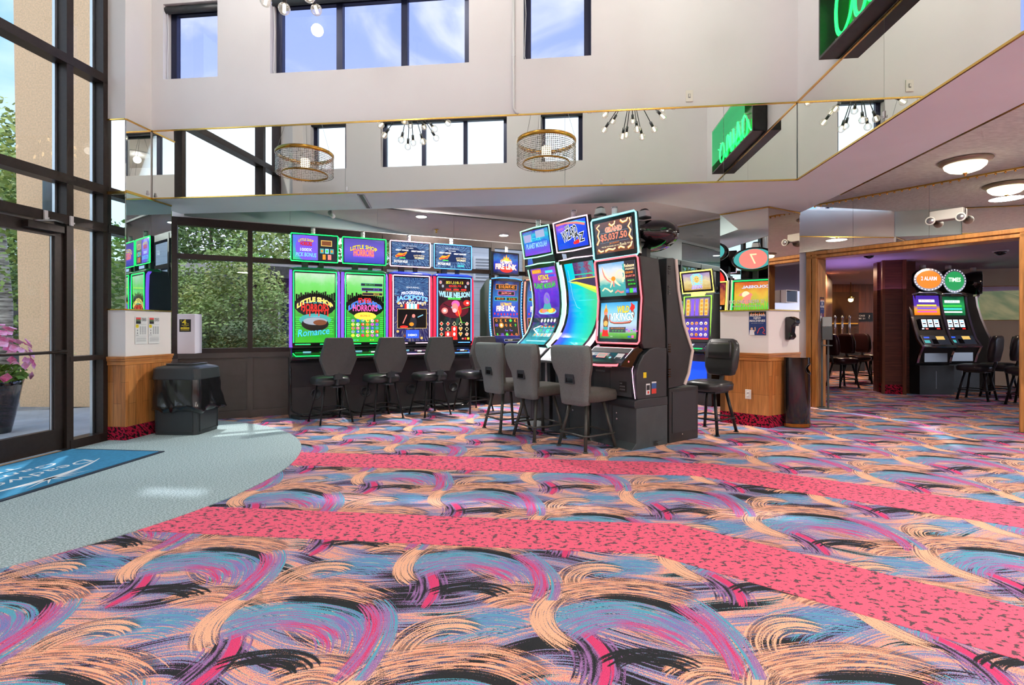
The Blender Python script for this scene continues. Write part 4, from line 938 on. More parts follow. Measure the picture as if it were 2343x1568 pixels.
# ------------------------------------------------------------------ front bank (faces the entrance)
FA = rad(-55.0); C0 = Vector((1.22, 5.10)); BX = Vector((math.cos(FA), math.sin(FA))); BD = Vector((-math.sin(FA), math.cos(FA)))
def bank(w, d=0.0): q = C0 - BX * w + BD * d; return (q.x, q.y, 0)
def bank_base(t, hw, dep=.47):
    m = MB(); m.bx(-hw, hw, 0, dep, .05, .405, CHARCOAL); m.prof([(0, .06), (-.07, 0), (dep, 0), (dep, .06)], -hw, hw, CHARCOAL); m.build('base', t, bevel=.004)
    m = MB(); m.prof([(-.02, .405), (-.035, .43), (-.025, .475), (.02, .49), (dep, .49), (dep, .405)], -hw - .003, hw + .003, BLACKP); m.build('plinth_cap', t, bevel=.004)
    m = MB(); m.bx(-.004, .0, -.004, 0, .06, .40, BLACK); m.bx(-.06, -.056, -.002, .0, .06, .40, BLACK); m.lathe([(.011, -.003), (.011, -.010), (.005, -.012)], CHROME, 10, (.06, 0, .33), 'y'); m.lathe([(.014, -.003), (.014, -.008), (.006, -.010)], CHROME, 10, (.06, 0, .27), 'y'); m.build('door_lock', t)
    for y in (.16, .36): m = MB()
    m.bx(hw - .001, hw + .003, .25, .32, .008, .05, BLACK); m.build('floor_vent', t)
def saucer_screen(a):
    a.bg(BG_SPACE)
    a.rect(.04, .91, .42, .955, sORA, 1); a.text('MOOLAH', .22, .93, .022, sYEL, 2.5); a.rect(.58, .90, .92, .93, sCYA, 1); a.ell(.92, .915, .05, .022, sPUR, 1.5, 12); a.rect(.64, .855, .94, .88, sBLU, 1); a.ell(.94, .865, .045, .02, sPUR, 1.5, 12)
    a.text('ATTACK', .47, .855, .055, sYEL, 3, .44, 0, .03, sBLK, .05); a.text('FROM THE', .48, .805, .018, sWHT, 3, .26); a.text('PLANET MOOLAH', .47, .755, .06, sGRN, 3, .84, -.015, .03, sBLK, .1)
    a.ell(.50, .595, .13, .085, G('lit_haze', 130, 110, 190), 1.4); a.ell(.50, .585, .105, .065, sPUR, 1.6); a.ell(.51, .57, .05, .04, sGRN, 2, 10)
    a.poly([(.33, .475), (.40, .555), (.62, .555), (.70, .475)], sTEA, 1.8); a.ell(.52, .455, .36, .045, sSKY, 1.7); a.ell(.52, .465, .33, .036, sORA, 2); a.ell(.40, .465, .10, .03, sFLE, 2.2); a.ell(.66, .465, .10, .03, sYEL, 2.2)
    a.bg(bgm('screen_dusk', (0, (20, 40, 60)), (.6, (40, 60, 70)), (1, (90, 80, 110)), noise=.4), 0, .325, 1, .405, .6)
    for i in range(5): a.ell(.36 + i * .13, .345, .04, .022, sWHT, 1.5, 10)
    for i in range(5):
        for j in range(3): a.rect(.24 + i * .145, .13 + j * .058, .37 + i * .145, .182 + j * .058, (sTEA, sCYA, sTEA)[(i + j) % 3], 1.2); a.ell(.305 + i * .145, .157 + j * .058, .035, .016, (sORA, sPUR, sRED, sGRN)[(i * 2 + j) % 4], 1.8, 8)
    a.rect(.20, .09, .95, .105, sBLU, 1.5); a.rect(.14, .05, .95, .07, sSKY, 1.5); a.line([(.12, .24), (.45, .16)], .03, sWHT, 2); a.line([(.12, .24), (.42, .29)], .03, sWHT, 2)
def rainbow_screen(a):
    a.bg(BG_RAIN); a.bg(BG_RAINT, .30, .78, 1, 1, .5); a.poly([(.02, .775), (.30, .80), (1, .80), (1, .792), (.34, .788)], sYEL, 1)
    a.poly([(.12, .775), (1, .68), (1, .79), (.30, .787)], G('lit_mauve', 70, 60, 90, .8), .8); a.poly([(.05, .77), (.34, .745), (1, .655), (1, .69), (.34, .765)], sYEL, 1.2); a.poly([(.05, .765), (.34, .735), (1, .62), (1, .657), (.34, .747)], G('lit_lime', 170, 215, 80), 1.3)
    for i in range(5): a.text('O O O O', .72, .66 - i * .035, .018, sTEA, 1.2)
    a.ell(.60, .56, .30, .004, sCYA, 1.2); a.line([(.10, .9), (.16, .6), (.30, .49), (.42, .47)], .012, sSKY, 1.4)
def oz_topper(a):
    a.bg(BG_OZ); a.ell(.18, .78, .13, .15, sPUR, 1); a.text('LUCKY', .18, .78, .07, sORA, 2.5, .2)
    a.line([(.02, .96), (.35, .98), (.7, .90), (.96, .78)], .05, sFLE, 1); a.line([(.02, .99), (.35, 1.0), (.7, .95), (.98, .83)], .03, sCYA, .9)
    a.text('THE', .38, .80, .11, sBLK, 3, .14, 0, .03, sWHT, .1, .06, .25); a.text('WIZARD', .44, .55, .36, sBLK, 3, .52, .0, .02, sWHT, .15, .06, .25); a.text('OF', .62, .40, .11, sBLK, 3, .08, 0, .02, sWHT, 0, .06, .2); a.text('OZ', .74, .33, .30, sBLK, 3.2, .30, 0, .02, sWHT, .1, .06, .1)
    a.ell(.60, .17, .07, .06, sRED, 3.6, 10); a.ell(.68, .20, .06, .08, sRED, 3.6, 10)
def saucer_topper(a):
    a.bg(BG_SPACE2); a.rect(.04, .55, .34, .86, G('lit_haze2', 170, 170, 215, .8), 1); a.rect(.52, .66, .86, .96, G('lit_haze3', 170, 180, 215, .8), 1); a.text('ATTACK', .5, .62, .12, sCYA, 2.5, .4, 0, .02); a.text('PLANET MOOLAH', .5, .38, .20, sSKY, 2.5, .8, 0, .03, sPUR, .1)
def curved_machine(label, w, neon, draw, drawt):
    t = thing('slot_machine', label, 'slot machine', bank(w), FA, 'bank of three slot machines facing the entrance'); hw = .30
    bank_base(t, hw)
    m = MB(); m.prof([(.44, .49), (.44, .90), (.06, .90), (.02, .80), (.03, .49)], -hw + .02, hw - .02, CHARCOAL); m.build('body', t, bevel=.006)
    m = MB(); m.bx(-.02, .12, .018, .03, .55, .78, STEEL); m.bx(.20, .23, .015, .03, .5, .8, WHITEP); m.build('front_panel', t)
    m = MB(); m.prof([(-.20, .80), (-.21, .825), (-.17, .85), (-.02, .97), (.06, .985), (.06, .78)], -hw, hw, STEEL); m.build('button_deck', t, bevel=.01)
    m = MB(); m.bx(-.06, .06, -.13, -.125, .885, .925, BLACKG); m.build('bill_slot', t)
    pr = [(-.04, .995), (.04, 1.06), (.11, 1.14), (.165, 1.24), (.20, 1.36), (.21, 1.48), (.20, 1.64), (.17, 1.80), (.12, 1.985)]
    m = MB(); m.prof([(.46, .85), (.46, 1.70), (.34, 2.02), (.14, 2.02)] + [(y + .015, z) for y, z in pr[::-1]] + [(.04, .85)], -hw + .045, hw - .045, BLACK); m.build('display_head', t)
    a = Art(-.245, .245, pr); draw(a); a.build('screen', t)
    m = MB(); m.ribbon([(y - .003, z) for y, z in pr], -.285, -.245, .02, BLACKG); m.ribbon([(y - .003, z) for y, z in pr], .245, .285, .02, BLACKG); m.prof([(.10, 1.945), (.09, 1.945), (.082, 1.99), (.11, 1.995)], -.285, .285, BLACKG); m.build('bezel', t)
    for sx in (-1, 1):
        m = MB(); P = [(y - .002, z) for y, z in pr]; m.ribbon(P, sx * .296 - .011, sx * .296 + .011, .045, neon); m.build('side_light', t)
    m = MB(); m.tube([(-.29, .09, 1.992), (0, .075, 2.002), (.29, .09, 1.992)], .008, neon, 6); m.build('top_light', t)
    m = MB(); m.prof([(.16, 2.0), (.12, 2.16), (.24, 2.18), (.30, 2.0)], -.22, .22, BLACKP); m.build('topper_neck', t)
    tp = [(.065, 2.085), (.04, 2.25), (.005, 2.435)]
    m = MB(); m.ribbon(tp, -.29, .29, .055, BLACKG); m.build('topper_case', t)
    a = Art(-.255, .255, [(.058, 2.115), (.035, 2.25), (.003, 2.41)]); drawt(a); a.build('topper_screen', t)
    edge_tube([(-.288, .06, 2.09), (0, .055, 2.08), (.288, .06, 2.09), (.288, .03, 2.25), (.288, -.002, 2.43), (0, -.008, 2.44), (-.288, -.002, 2.43), (-.288, .03, 2.25)], .008, neon, t, 'topper_neon')
    candle(t, .02, .05, 2.44, .03)
    return t
curved_machine('slot machine with a mint-edged curved screen showing a flying saucer', 1.65, NMINT, saucer_screen, saucer_topper)
curved_machine('slot machine with a pink-edged curved rainbow screen, middle of the bank', .99, G('neon_rosewhite', 250, 200, 225, 1.8), rainbow_screen, oz_topper)

def tentacle(a, pts, t0, t1, m, l): n = len(pts); a.line(pts, [t0 + (t1 - t0) * i / (n - 1) for i in range(n)], m, l)
def kraken_screen(a):
    a.bg(BG_SEA)
    tentacle(a, [(.34, .46), (.24, .52), (.16, .62), (.12, .76), (.11, .90)], .085, .02, sFLE, 1); tentacle(a, [(.34, .47), (.25, .54), (.18, .64), (.135, .78), (.115, .90)], .04, .01, sCRM, 1.5)
    tentacle(a, [(.40, .50), (.36, .42), (.32, .32), (.30, .26)], .05, .02, sCRM, 1.2); tentacle(a, [(.40, .50), (.40, .40), (.40, .28)], .05, .03, sFLE, 1.3); tentacle(a, [(.42, .50), (.47, .40), (.55, .32), (.58, .30)], .06, .02, sCRM, 1.2); a.ell(.40, .52, .06, .07, sORA, 1.6, 12)
    P = [(.60 + .12 * math.cos(rad(q)), .60 + .15 * math.sin(rad(q))) for q in range(-60, 200, 20)]; tentacle(a, [(.66, .40)] + P, .06, .02, sCRM, 1.3)
    tentacle(a, [(.06, .18), (.14, .26), (.22, .22), (.30, .14), (.36, .18)], .03, .04, sCRM, 1.2); tentacle(a, [(.42, .10), (.50, .16), (.58, .10), (.66, .12)], .03, .04, sFLE, 1.2)
    for i in range(9): a.ell(.04 + i * .075, .31 + .03 * (i % 2), .06, .035, sTEA, .8, 10); a.ell(.70, .24 + i * .08, .04, .05, sTEA, .9, 8)
    a.rect(.72, 0, 1, 1, G('lit_slate', 60, 54, 62, .8), 1.6); a.text('Release', .85, .86, .09, sCRM, 3, .26, 0, .02, sBRN); a.text('UNLEASHED', .86, .76, .05, sCRM, 3, .24, 0, .02)
    a.text('GRAND', .84, .66, .06, sORA, 3, .20, 0, .02); a.rect(.73, .50, .99, .60, sBLK, 2); a.text('$5,037.50', .86, .55, .07, sFLE, 3, .24, 0, .02); a.text('MAJOR', .87, .42, .05, sGRN, 3, .17, 0, .02); a.rect(.78, .27, .99, .36, sBLK, 2); a.text('$599.98', .885, .315, .06, sGRN, 3, .19, 0, .02)
    for u, mt, s in ((.76, sBLU, '$50'), (.86, sGRN, ''), (.95, sPUR, '$10')): a.rect(u - .045, .07, u + .045, .20, mt, 2); a.text(s, u, .13, .06, sSKY, 3, .06) if s else None
def viking_screen(a):
    a.bg(BG_SKY)
    a.ell(.15, .74, .055, .12, sORA, 1.2, 12); a.poly([(.08, .50), (.12, .66), (.19, .66), (.24, .50), (.22, .30), (.10, .30)], sBRN, 1.4); a.ell(.155, .70, .04, .05, sFLE, 1.6, 10); a.ell(.16, .42, .06, .08, sGOL, 1.7, 12); a.ell(.16, .28, .07, .05, sTEA, 1.7); a.poly([(.06, .06), (.09, .30), (.15, .22), (.20, .30), (.26, .06)], sRED, 1.3); a.poly([(.12, .86), (.15, .98), (.18, .86)], sGOL, 1.2)
    D = [(.27, .66), (.26, .54), (.30, .46), (.40, .43), (.62, .43), (.82, .45), (.90, .55), (.91, .68), (.86, .78)]; tentacle(a, D, .03, .06, sBRN, 1.5); a.line([(x, y + .012) for x, y in D], .02, sFLE, 1.8)
    a.poly([(.80, .80), (.84, .90), (.83, .99), (.88, .93), (.93, .90), (.94, .82), (.88, .74)], sRED, 2)
    a.text('WILD', .63, .80, .17, sYEL, 3, .32, 0, .03, sBRN, .1); a.text('VIKINGS', .60, .60, .20, sWHT, 3, .62, 0, .03, sTEA, .05)
    a.rect(.27, .17, .72, .32, G('lit_slate2', 80, 84, 90, .8), 2); a.text('BEST 4 CONNECTION', .5, .285, .03, sORA, 3, .36); a.text('47  97  53  47', .5, .215, .04, sGRN, 3, .30)
    for i in range(16): a.ell(.03 + i * .065, .21 + .02 * (i % 3), .03, .02, (sPNK, sGRN, sPUR)[i % 3], .8, 6)
    a.text('$1.00', .34, .06, .03, sWHT, 2.5); a.rect(.78, .04, .86, .08, sBLU, 1.5); a.rect(.88, .03, .94, .10, sPNK, 1.5)
def grand_topper(a):
    a.bg(BG_SMOKE)
    for pts in ([(.03, .30), (.10, .45), (.07, .60), (.12, .74), (.05, .86), (.14, .94)], [(.97, .30), (.90, .45), (.95, .60), (.89, .72), (.96, .84), (.94, .97)], [(.40, .92), (.46, .84), (.54, .88), (.56, .97)], [(.70, .96), (.76, .88), (.86, .90), (.90, .99)], [(.05, .14), (.12, .06), (.20, .08)], [(.24, .06), (.34, .12), (.46, .08), (.52, .12)], [(.60, .10), (.66, .14), (.76, .08)], [(.84, .06), (.92, .12), (.96, .24)]):
        tentacle(a, pts, .055, .035, sORA, 1); a.line([(x + .006, y + .006) for x, y in pts], .03, sCRM, 1.4)
    a.rect(.13, .645, .88, .652, sGRY, 1.5); a.rect(.13, .33, .88, .337, sGRY, 1.5); a.text('GRAND', .51, .735, .15, sFLE, 3, .44, 0, .04, sCRM); a.text('$5,037.50', .50, .49, .23, sFLE, 3, .70, 0, .01, sORA, 0, .02)
    a.text('JACKPOT', .51, .285, .06, sORA, 3, .26); a.text('MAY BE AWARDED ON THE', .40, .20, .045, sCRM, 3, .48); a.text('Reels', .74, .215, .09, sCRM, 3, .16); a.text('REEL', .89, .215, .04, sCRM, 3, .09)
def dual_machine():
    t = thing('slot_machine', 'red-edged slot machine with two stacked screens and a grand jackpot sign', 'slot machine', bank(.32), FA, 'bank of three slot machines facing the entrance'); hw = .32
    bank_base(t, hw)
    m = MB(); m.prof([(.46, .49), (.46, .99), (.30, 1.0), (.20, .985), (.11, .93), (.04, .84), (.0, .73), (.0, .55), (.025, .49)], -hw, hw, BLACKP); m.build('body', t, bevel=.008)
    m = MB(); m.prof([(.45, .99), (.45, 1.15), (.34, 1.90), (.06, 1.915), (.12, 1.50), (.09, 1.04), (.12, .99)], -hw + .005, hw - .005, BLACK); m.build('display_head', t, bevel=.008)
    m = MB(); m.bx(-hw + .05, hw - .07, -.004, .01, .51, .80, CHARCOAL); m.bx(-.03, -.026, -.006, 0, .5, .80, BLACK); m.bx(-.24, -.10, -.008, 0, .735, .755, STEEL); m.bx(.10, .20, -.008, 0, .55, .66, BLACK)
    for k in range(10): m.bx(.11 + .018 * (k % 4), .12 + .018 * (k % 4), -.010, -.008, .57 + .03 * (k // 4), .585 + .03 * (k // 4), GREYINK)
    m.bx(-.06, .0, -.05, -.01, .79, .83, WHITEP); m.build('front_door', t)
    m = MB(); m.tube([(hw - .04, -.002, .82), (hw - .05, -.006, .78), (hw - .035, -.008, .65), (hw - .01, -.006, .50)], .0035, NPINK, 6); m.build('door_light', t)
    m = MB(); m.prof([(-.17, .815), (-.18, .835), (-.16, .855), (.02, .99), (.10, 1.03), (.16, .96), (.02, .80)], -hw + .02, hw - .04, BLACKG); m.build('button_deck', t, bevel=.008)
    dk = [(-.135, .868), (.022, .993)]
    a = Art(-hw + .05, hw - .07, dk); a.rect(.0, .62, 1, .98, CHARCOAL, 3); a.rect(.03, .12, .55, .58, STEEL, 3); a.rect(.26, .18, .50, .52, sFLE, 4); a.rect(.28, .22, .48, .48, G('lit_dim', 170, 160, 150, .7), 5); a.ell(.11, .40, .05, .10, WHITEP, 4); a.ell(.64, .22, .03, .07, sSKY, 4); a.rect(.76, .14, .94, .56, WHITEP, 4); a.rect(.78, .16, .92, .28, BLACKG, 5); a.frame(-.03, .02, 1.03, 1.0, .012, NWHITE, 3.5)
    a.build('deck_panel', t)
    m = MB(); m.tube([(-hw + .03, -.10, .83), (-hw + .07, -.185, .825), (0, -.21, .822), (hw - .09, -.185, .832), (hw - .045, -.06, .868)], .011, NROSE, 8); m.build('deck_neon', t)
    lo = [(.075, 1.085), (.10, 1.465)]; up = [(.095, 1.525), (.05, 1.885)]
    m = MB(); m.ribbon([(.066, 1.05), (.098, 1.495), (.043, 1.91)], -hw + .03, hw - .03, .03, BLACKG); m.build('bezel', t)
    a = Art(-.255, .255, [(.068, 1.085), (.092, 1.465)]); viking_screen(a); a.build('lower_screen', t)
    a = Art(-.255, .255, [(.086, 1.53), (.047, 1.88)]); kraken_screen(a); a.build('upper_screen', t)
    x = hw - .018; edge_tube([(-x + .02, .056, 1.04), (x - .02, .056, 1.04), (x, .06, 1.065), (x, .094, 1.495), (x, .038, 1.895), (x - .02, .032, 1.918), (-x + .02, .032, 1.918), (-x, .038, 1.895), (-x, .094, 1.495), (-x, .06, 1.065)], .0095, NROSE, t)
    m = MB(); m.prof([(.045, 1.925), (-.005, 2.35), (.045, 2.355), (.10, 1.93)], -hw + .01, hw - .01, BLACKG); m.build('topper_case', t, bevel=.012)
    a = Art(-.262, .262, [(.034, 1.985), (-.004, 2.305)]); grand_topper(a); a.build('topper_screen', t)
    x = hw - .008; edge_tube([(-x + .02, .042, 1.925), (x - .02, .042, 1.925), (x, .04, 1.945), (x, -.002, 2.335), (x - .02, -.005, 2.355), (-x + .02, -.005, 2.355), (-x, -.002, 2.335), (-x, .04, 1.945)], .009, NCYAN, t, 'topper_neon')
    candle(t, .0, .03, 2.352, .03)
    m = MB(); m.bx(hw, hw + .0015, .10, .145, .70, .755, YELLOW); m.build('yellow_sticker', t)
    m = MB(); m.bx(hw, hw + .0015, .14, .20, .53, .64, PAPER); m.bx(hw + .0015, hw + .002, .146, .194, .575, .625, INK); m.bx(hw + .0015, hw + .002, .16, .185, .54, .565, RED); m.build('licence_sticker', t)
    m = MB(); m.bx(hw, hw + .0015, .225, .295, .535, .585, RED); m.bx(hw, hw + .0015, .225, .295, .585, .64, BLUES); m.bx(hw, hw + .0015, .225, .295, .64, .655, PAPER); m.build('tax_sticker', t)
    return t
dual_machine()
# ------------------------------------------------------------------ machines back to back with the bank
def screen_hot(a):
    a.bg(BG_HOT); a.text('HOT', .5, .80, .12, sWHT, 3, .5, 0, .03, sRED); a.text('SHOT', .5, .64, .12, sPNK, 3, .6, 0, .03, sRED); a.rect(0, 0, 1, .5, sBLK, 1)
    for i in range(3):
        for j in range(5): a.rect(.08 + i * .31, .04 + j * .09, .32 + i * .31, .10 + j * .09, sSKY if (i + j) % 2 else sGRY, 2)
def screen_savanna(a):
    a.bg(BG_SAV); a.text('COLOSSAL', .45, .88, .06, sWHT, 3, .7, 0, .02, sBLU); a.ell(.7, .62, .2, .15, sFLE, 1.5); a.ell(.7, .70, .1, .08, sCRM, 2)
    for i in range(14): a.line([(.05 + i * .065, .2), (.08 + i * .065, .44 + .05 * (i % 3))], .02, sGRN, 2)
    a.rect(0, 0, 1, .16, sBLK, 2)
def back_machine(label, w, neon, draw, arch):
    t = thing('slot_machine', label, 'slot machine', bank(w, .985), FA + PI, 'slot machines back to back with the bank'); hw = .32
    m = MB(); m.bx(-hw, hw, .0, .485, .0, .565, BLACK); m.build('base', t, bevel=.006)
    m = MB(); m.bx(-hw - .006, -hw, .05, .44, .10, .53, BLACKP); m.lathe([(.008, 0), (.008, -.004)], CHROME, 8, (-hw - .006, .28, .075), 'x'); m.build('side_panel', t)
    pr = [(.21, .585), (.14, .70), (.07, .95), (.12, 1.05), (.22, 1.25), (.31, 1.60), (.35, 1.92)]
    m = MB(); m.prof([(y + .02, z) for y, z in pr] + [(.40, 1.93), (.51, 1.92), (.51, 1.40), (.50, .96), (.48, .9), (.48, .565)], -hw + .012, hw - .012, BLACK); m.build('cabinet', t, bevel=.008)
    for sx in (-1, 1):
        m = MB(); m.ribbon(pr, sx * (hw - .012) - .012, sx * (hw - .012) + .012, .035, mat('cream_trim', C(226, 214, 204), .35)); m.build('side_trim', t)
    m = MB()
    for z in (1.83, 1.62, 1.02, .76):
        for k in range(4): m.bx(-hw + .006, -hw + .0125, .455, .49, z - k * .025, z - k * .025 + .012, BLACKG)
    m.build('side_vent', t)
    a = Art(-hw + .05, hw - .05, [(.235, 1.26), (.325, 1.60), (.362, 1.88)]) if not arch else Art(-hw + .05, hw - .05, [(.20, 1.22), (.32, 1.60), (.362, 1.88)])
    draw(a); a.build('screen', t)
    m = MB(); m.prof([(.06, .93), (.02, .96), (.06, .98), (.20, 1.08), (.22, .95)], -hw + .02, hw - .02, BLACKG); m.build('button_deck', t, bevel=.006)
    a = Art(-hw + .08, hw - .08, [(.14, 1.02), (.235, 1.19)]); a.bg(sDRK); a.rect(.1, .2, .45, .8, sSKY, 1); a.rect(.6, .3, .9, .7, sGRY, 1); a.build('info_display', t)
    edge_tube([(-hw + .03, .195, 1.21), (-hw + .03, .305, 1.6), (-hw + .03, .345, 1.90), (hw - .03, .345, 1.90), (hw - .03, .305, 1.6), (hw - .03, .195, 1.21)], .008, neon, t, closed=False)
    if arch:
        m = MB(); P = [(hw * .97 * math.cos(rad(q)), .0, 1.90 + .26 * math.sin(rad(q))) for q in range(0, 181, 15)]
        m.add([(x, .37, z) for x, _, z in P] + [(x, .50, z) for x, _, z in P], [list(range(13))] + [[i, i + 1, 14 + i, 13 + i] for i in range(12)] + [list(range(13, 26))[::-1]], BLACKG, False); m.build('arch_top', t)
        a = Art(-hw + .05, hw - .05, [(.362, 1.90), (.362, 2.14)]); a.ell(.5, 0, .48, .98, BG_HOT if 0 else sRED, 1, 16, 0, 180); a.text('HOT', .5, .35, .3, sWHT, 2, .4, 0, .03, sORA); a.build('arch_glass', t)
        edge_tube([(x * .97, .36, z) for x, _, z in P], .007, NWHITE, t, 'arch_light', False)
    m = MB(); m.bx(-.035, .035, .44, .50, 1.92, 2.10, BLACKP); m.build('topper_post', t)
    zc = 2.21 if not arch else 2.36
    m = MB(); R = []
    for y, k in ((.20, .86), (.215, 1.0), (.29, 1.0), (.36, .93), (.44, .78), (.50, .60), (.54, .52), (.58, .48)):
        R.append([(.315 * k * math.cos(2 * PI * j / 28), y + .10, zc + .175 * (k if y < .4 else k * .85 + .1) * math.sin(2 * PI * j / 28)) for j in range(28)])
    m.rings(R, BLACKG); m.bx(-.10, .10, .60, .685, zc - .10, zc + .115, BLACKP); m.build('topper_housing', t)
    a = Art(-.27, .27, [(.298, zc - .15), (.298, zc + .15)]); a.ell(.5, .5, .5, .5, sTEA, 1, 28); a.ell(.5, .5, .36, .48, sFLE, 2, 24); a.text('7', .5, .5, .5, sCRM, 3); a.build('topper_face', t)
    m = MB(); m.loft([(0, .50, zc + .17, .13, .10, .02), (0, .50, zc + .19, .13, .10, .02)], BLACKP); m.loft([(0, .50, zc + .19, .125, .095, .02), (0, .50, zc + .255, .10, .08, .02)], CLEARP, smooth=False); m.loft([(0, .50, zc + .255, .10, .08, .02), (0, .50, zc + .275, .07, .05, .02)], BLACKP); m.build('tower_light', t)
    return t
back_machine('black slot machine seen from its side and back with a round black topper', .32, NGREEN, screen_savanna, False)
back_machine('arch-topped slot machine behind the bank, seen in the casino pier mirror', .99, NYEL, screen_hot, True)
# ------------------------------------------------------------------ gold-framed machine in the alcove corner
def gold_machine():
    t = thing('slot_machine', 'slot machine with yellow neon frame and a golden mask sign beside the casino pier', 'slot machine', (3.02 - .19, 8.2 - .12, 0), FA); hw = .275
    m = MB(); m.prof([(.42, 0), (.42, .80), (-.04, .80), (.04, .66), (.05, 0)], -hw, hw, BLACK); m.bx(-.2, .2, .03, .06, .20, .70, mat('blue_belly', C(30, 80, 200), .3, emit=C(20, 70, 220), es=.7)); m.build('base', t, bevel=.006)
    m = MB(); m.prof([(-.14, .80), (-.14, .84), (.06, .97), (.12, .97), (.12, .76)], -hw, hw, BLACKG); m.build('button_deck', t, bevel=.006)
    a = Art(-.2, .2, [(-.09, .875), (.04, .965)]); a.bg(sDRK); a.rect(.15, .2, .5, .8, sGRY, 1); a.rect(.2, .3, .45, .7, sWHT, 2); a.rect(.0, -.0, 1, .12, NGREEN, 2); a.build('deck_panel', t)
    m = MB(); m.prof([(.42, .80), (.42, 1.60), (.38, 1.72), (.10, 1.72), (.07, 1.36), (.05, .98), (.08, .9)], -hw, hw, BLACK); m.build('cabinet', t, bevel=.006)
    a = Art(-.215, .215, [(.048, 1.02), (.066, 1.345)]); a.bg(bgm('screen_violet', (0, (70, 50, 160)), (.5, (90, 70, 190)), (1, (60, 40, 140)), noise=.3))
    for i in range(5):
        for j in range(3): a.ell(.12 + i * .19, .22 + j * .27, .065, .08, (sCRM, sGOL, sORA, sWHT)[(i + j * 2) % 4], 1.5, 8); a.ell(.12 + i * .19, .20 + j * .27, .03, .04, (sRED, sPUR, sBRN)[(i + j) % 3], 2, 6)
    a.rect(0, 0, 1, .07, sRED, 1.5); a.build('lower_screen', t)
    a = Art(-.215, .215, [(.066, 1.375), (.085, 1.66)]); a.bg(BG_PANEL)
    for i in range(5): a.rect(.05 + i * .19, .05, .18 + i * .19, .95, (sGOL, sPUR, sPUR, sGOL, sGOL)[i], 1)
    for i in (0, 3, 4):
        for j in range(4): a.ell(.115 + i * .19, .16 + j * .22, .05, .08, sORA, 1.5, 8)
    a.build('upper_screen', t)
    m = MB(); m.tube([(-.245, .06, 1.0), (-.245, .085, 1.69), (.245, .085, 1.69), (.245, .06, 1.0)], .008, G('neon_lime', 130, 240, 60, 2.4), 6); m.build('neon_edge', t)
    m = MB(); m.prof([(.10, 1.74), (.03, 2.09), (.07, 2.10), (.16, 1.75)], -.29, .29, BLACKG); m.build('topper_case', t, bevel=.01)
    a = Art(-.24, .24, [(.086, 1.79), (.037, 2.045)]); a.bg(BG_GOLD); a.poly([(.32, .30), (.28, .85), (.40, .98), (.62, .98), (.74, .85), (.70, .30)], sSKY, 1)
    for i in range(5): a.line([(.34 - .0 * i, .35 + i * .12), (.42, .42 + i * .12)], .03, sGOL, 1.5); a.line([(.60, .42 + i * .12), (.69, .35 + i * .12)], .03, sGOL, 1.5)
    a.ell(.51, .64, .10, .22, sGOL, 2, 16); a.ell(.475, .68, .018, .02, sBLK, 2.5, 8); a.ell(.545, .68, .018, .02, sBLK, 2.5, 8); a.line([(.47, .54), (.55, .54)], .012, sBRN, 2.5); a.text('GOLDEN', .5, .24, .10, sPUR, 3, .36, 0, .02, sWHT); a.text('EGYPT', .5, .12, .12, sPUR, 3, .40, 0, .03, sWHT); a.build('topper_screen', t)
    edge_tube([(-.28, .098, 1.75), (.28, .098, 1.75), (.28, .03, 2.08), (-.28, .03, 2.08)], .012, NYEL, t, 'topper_neon')
    m = MB(); m.bx(-.12, .12, .09, .12, 1.69, 1.75, NYEL); m.build('name_bar', t)
gold_machine()
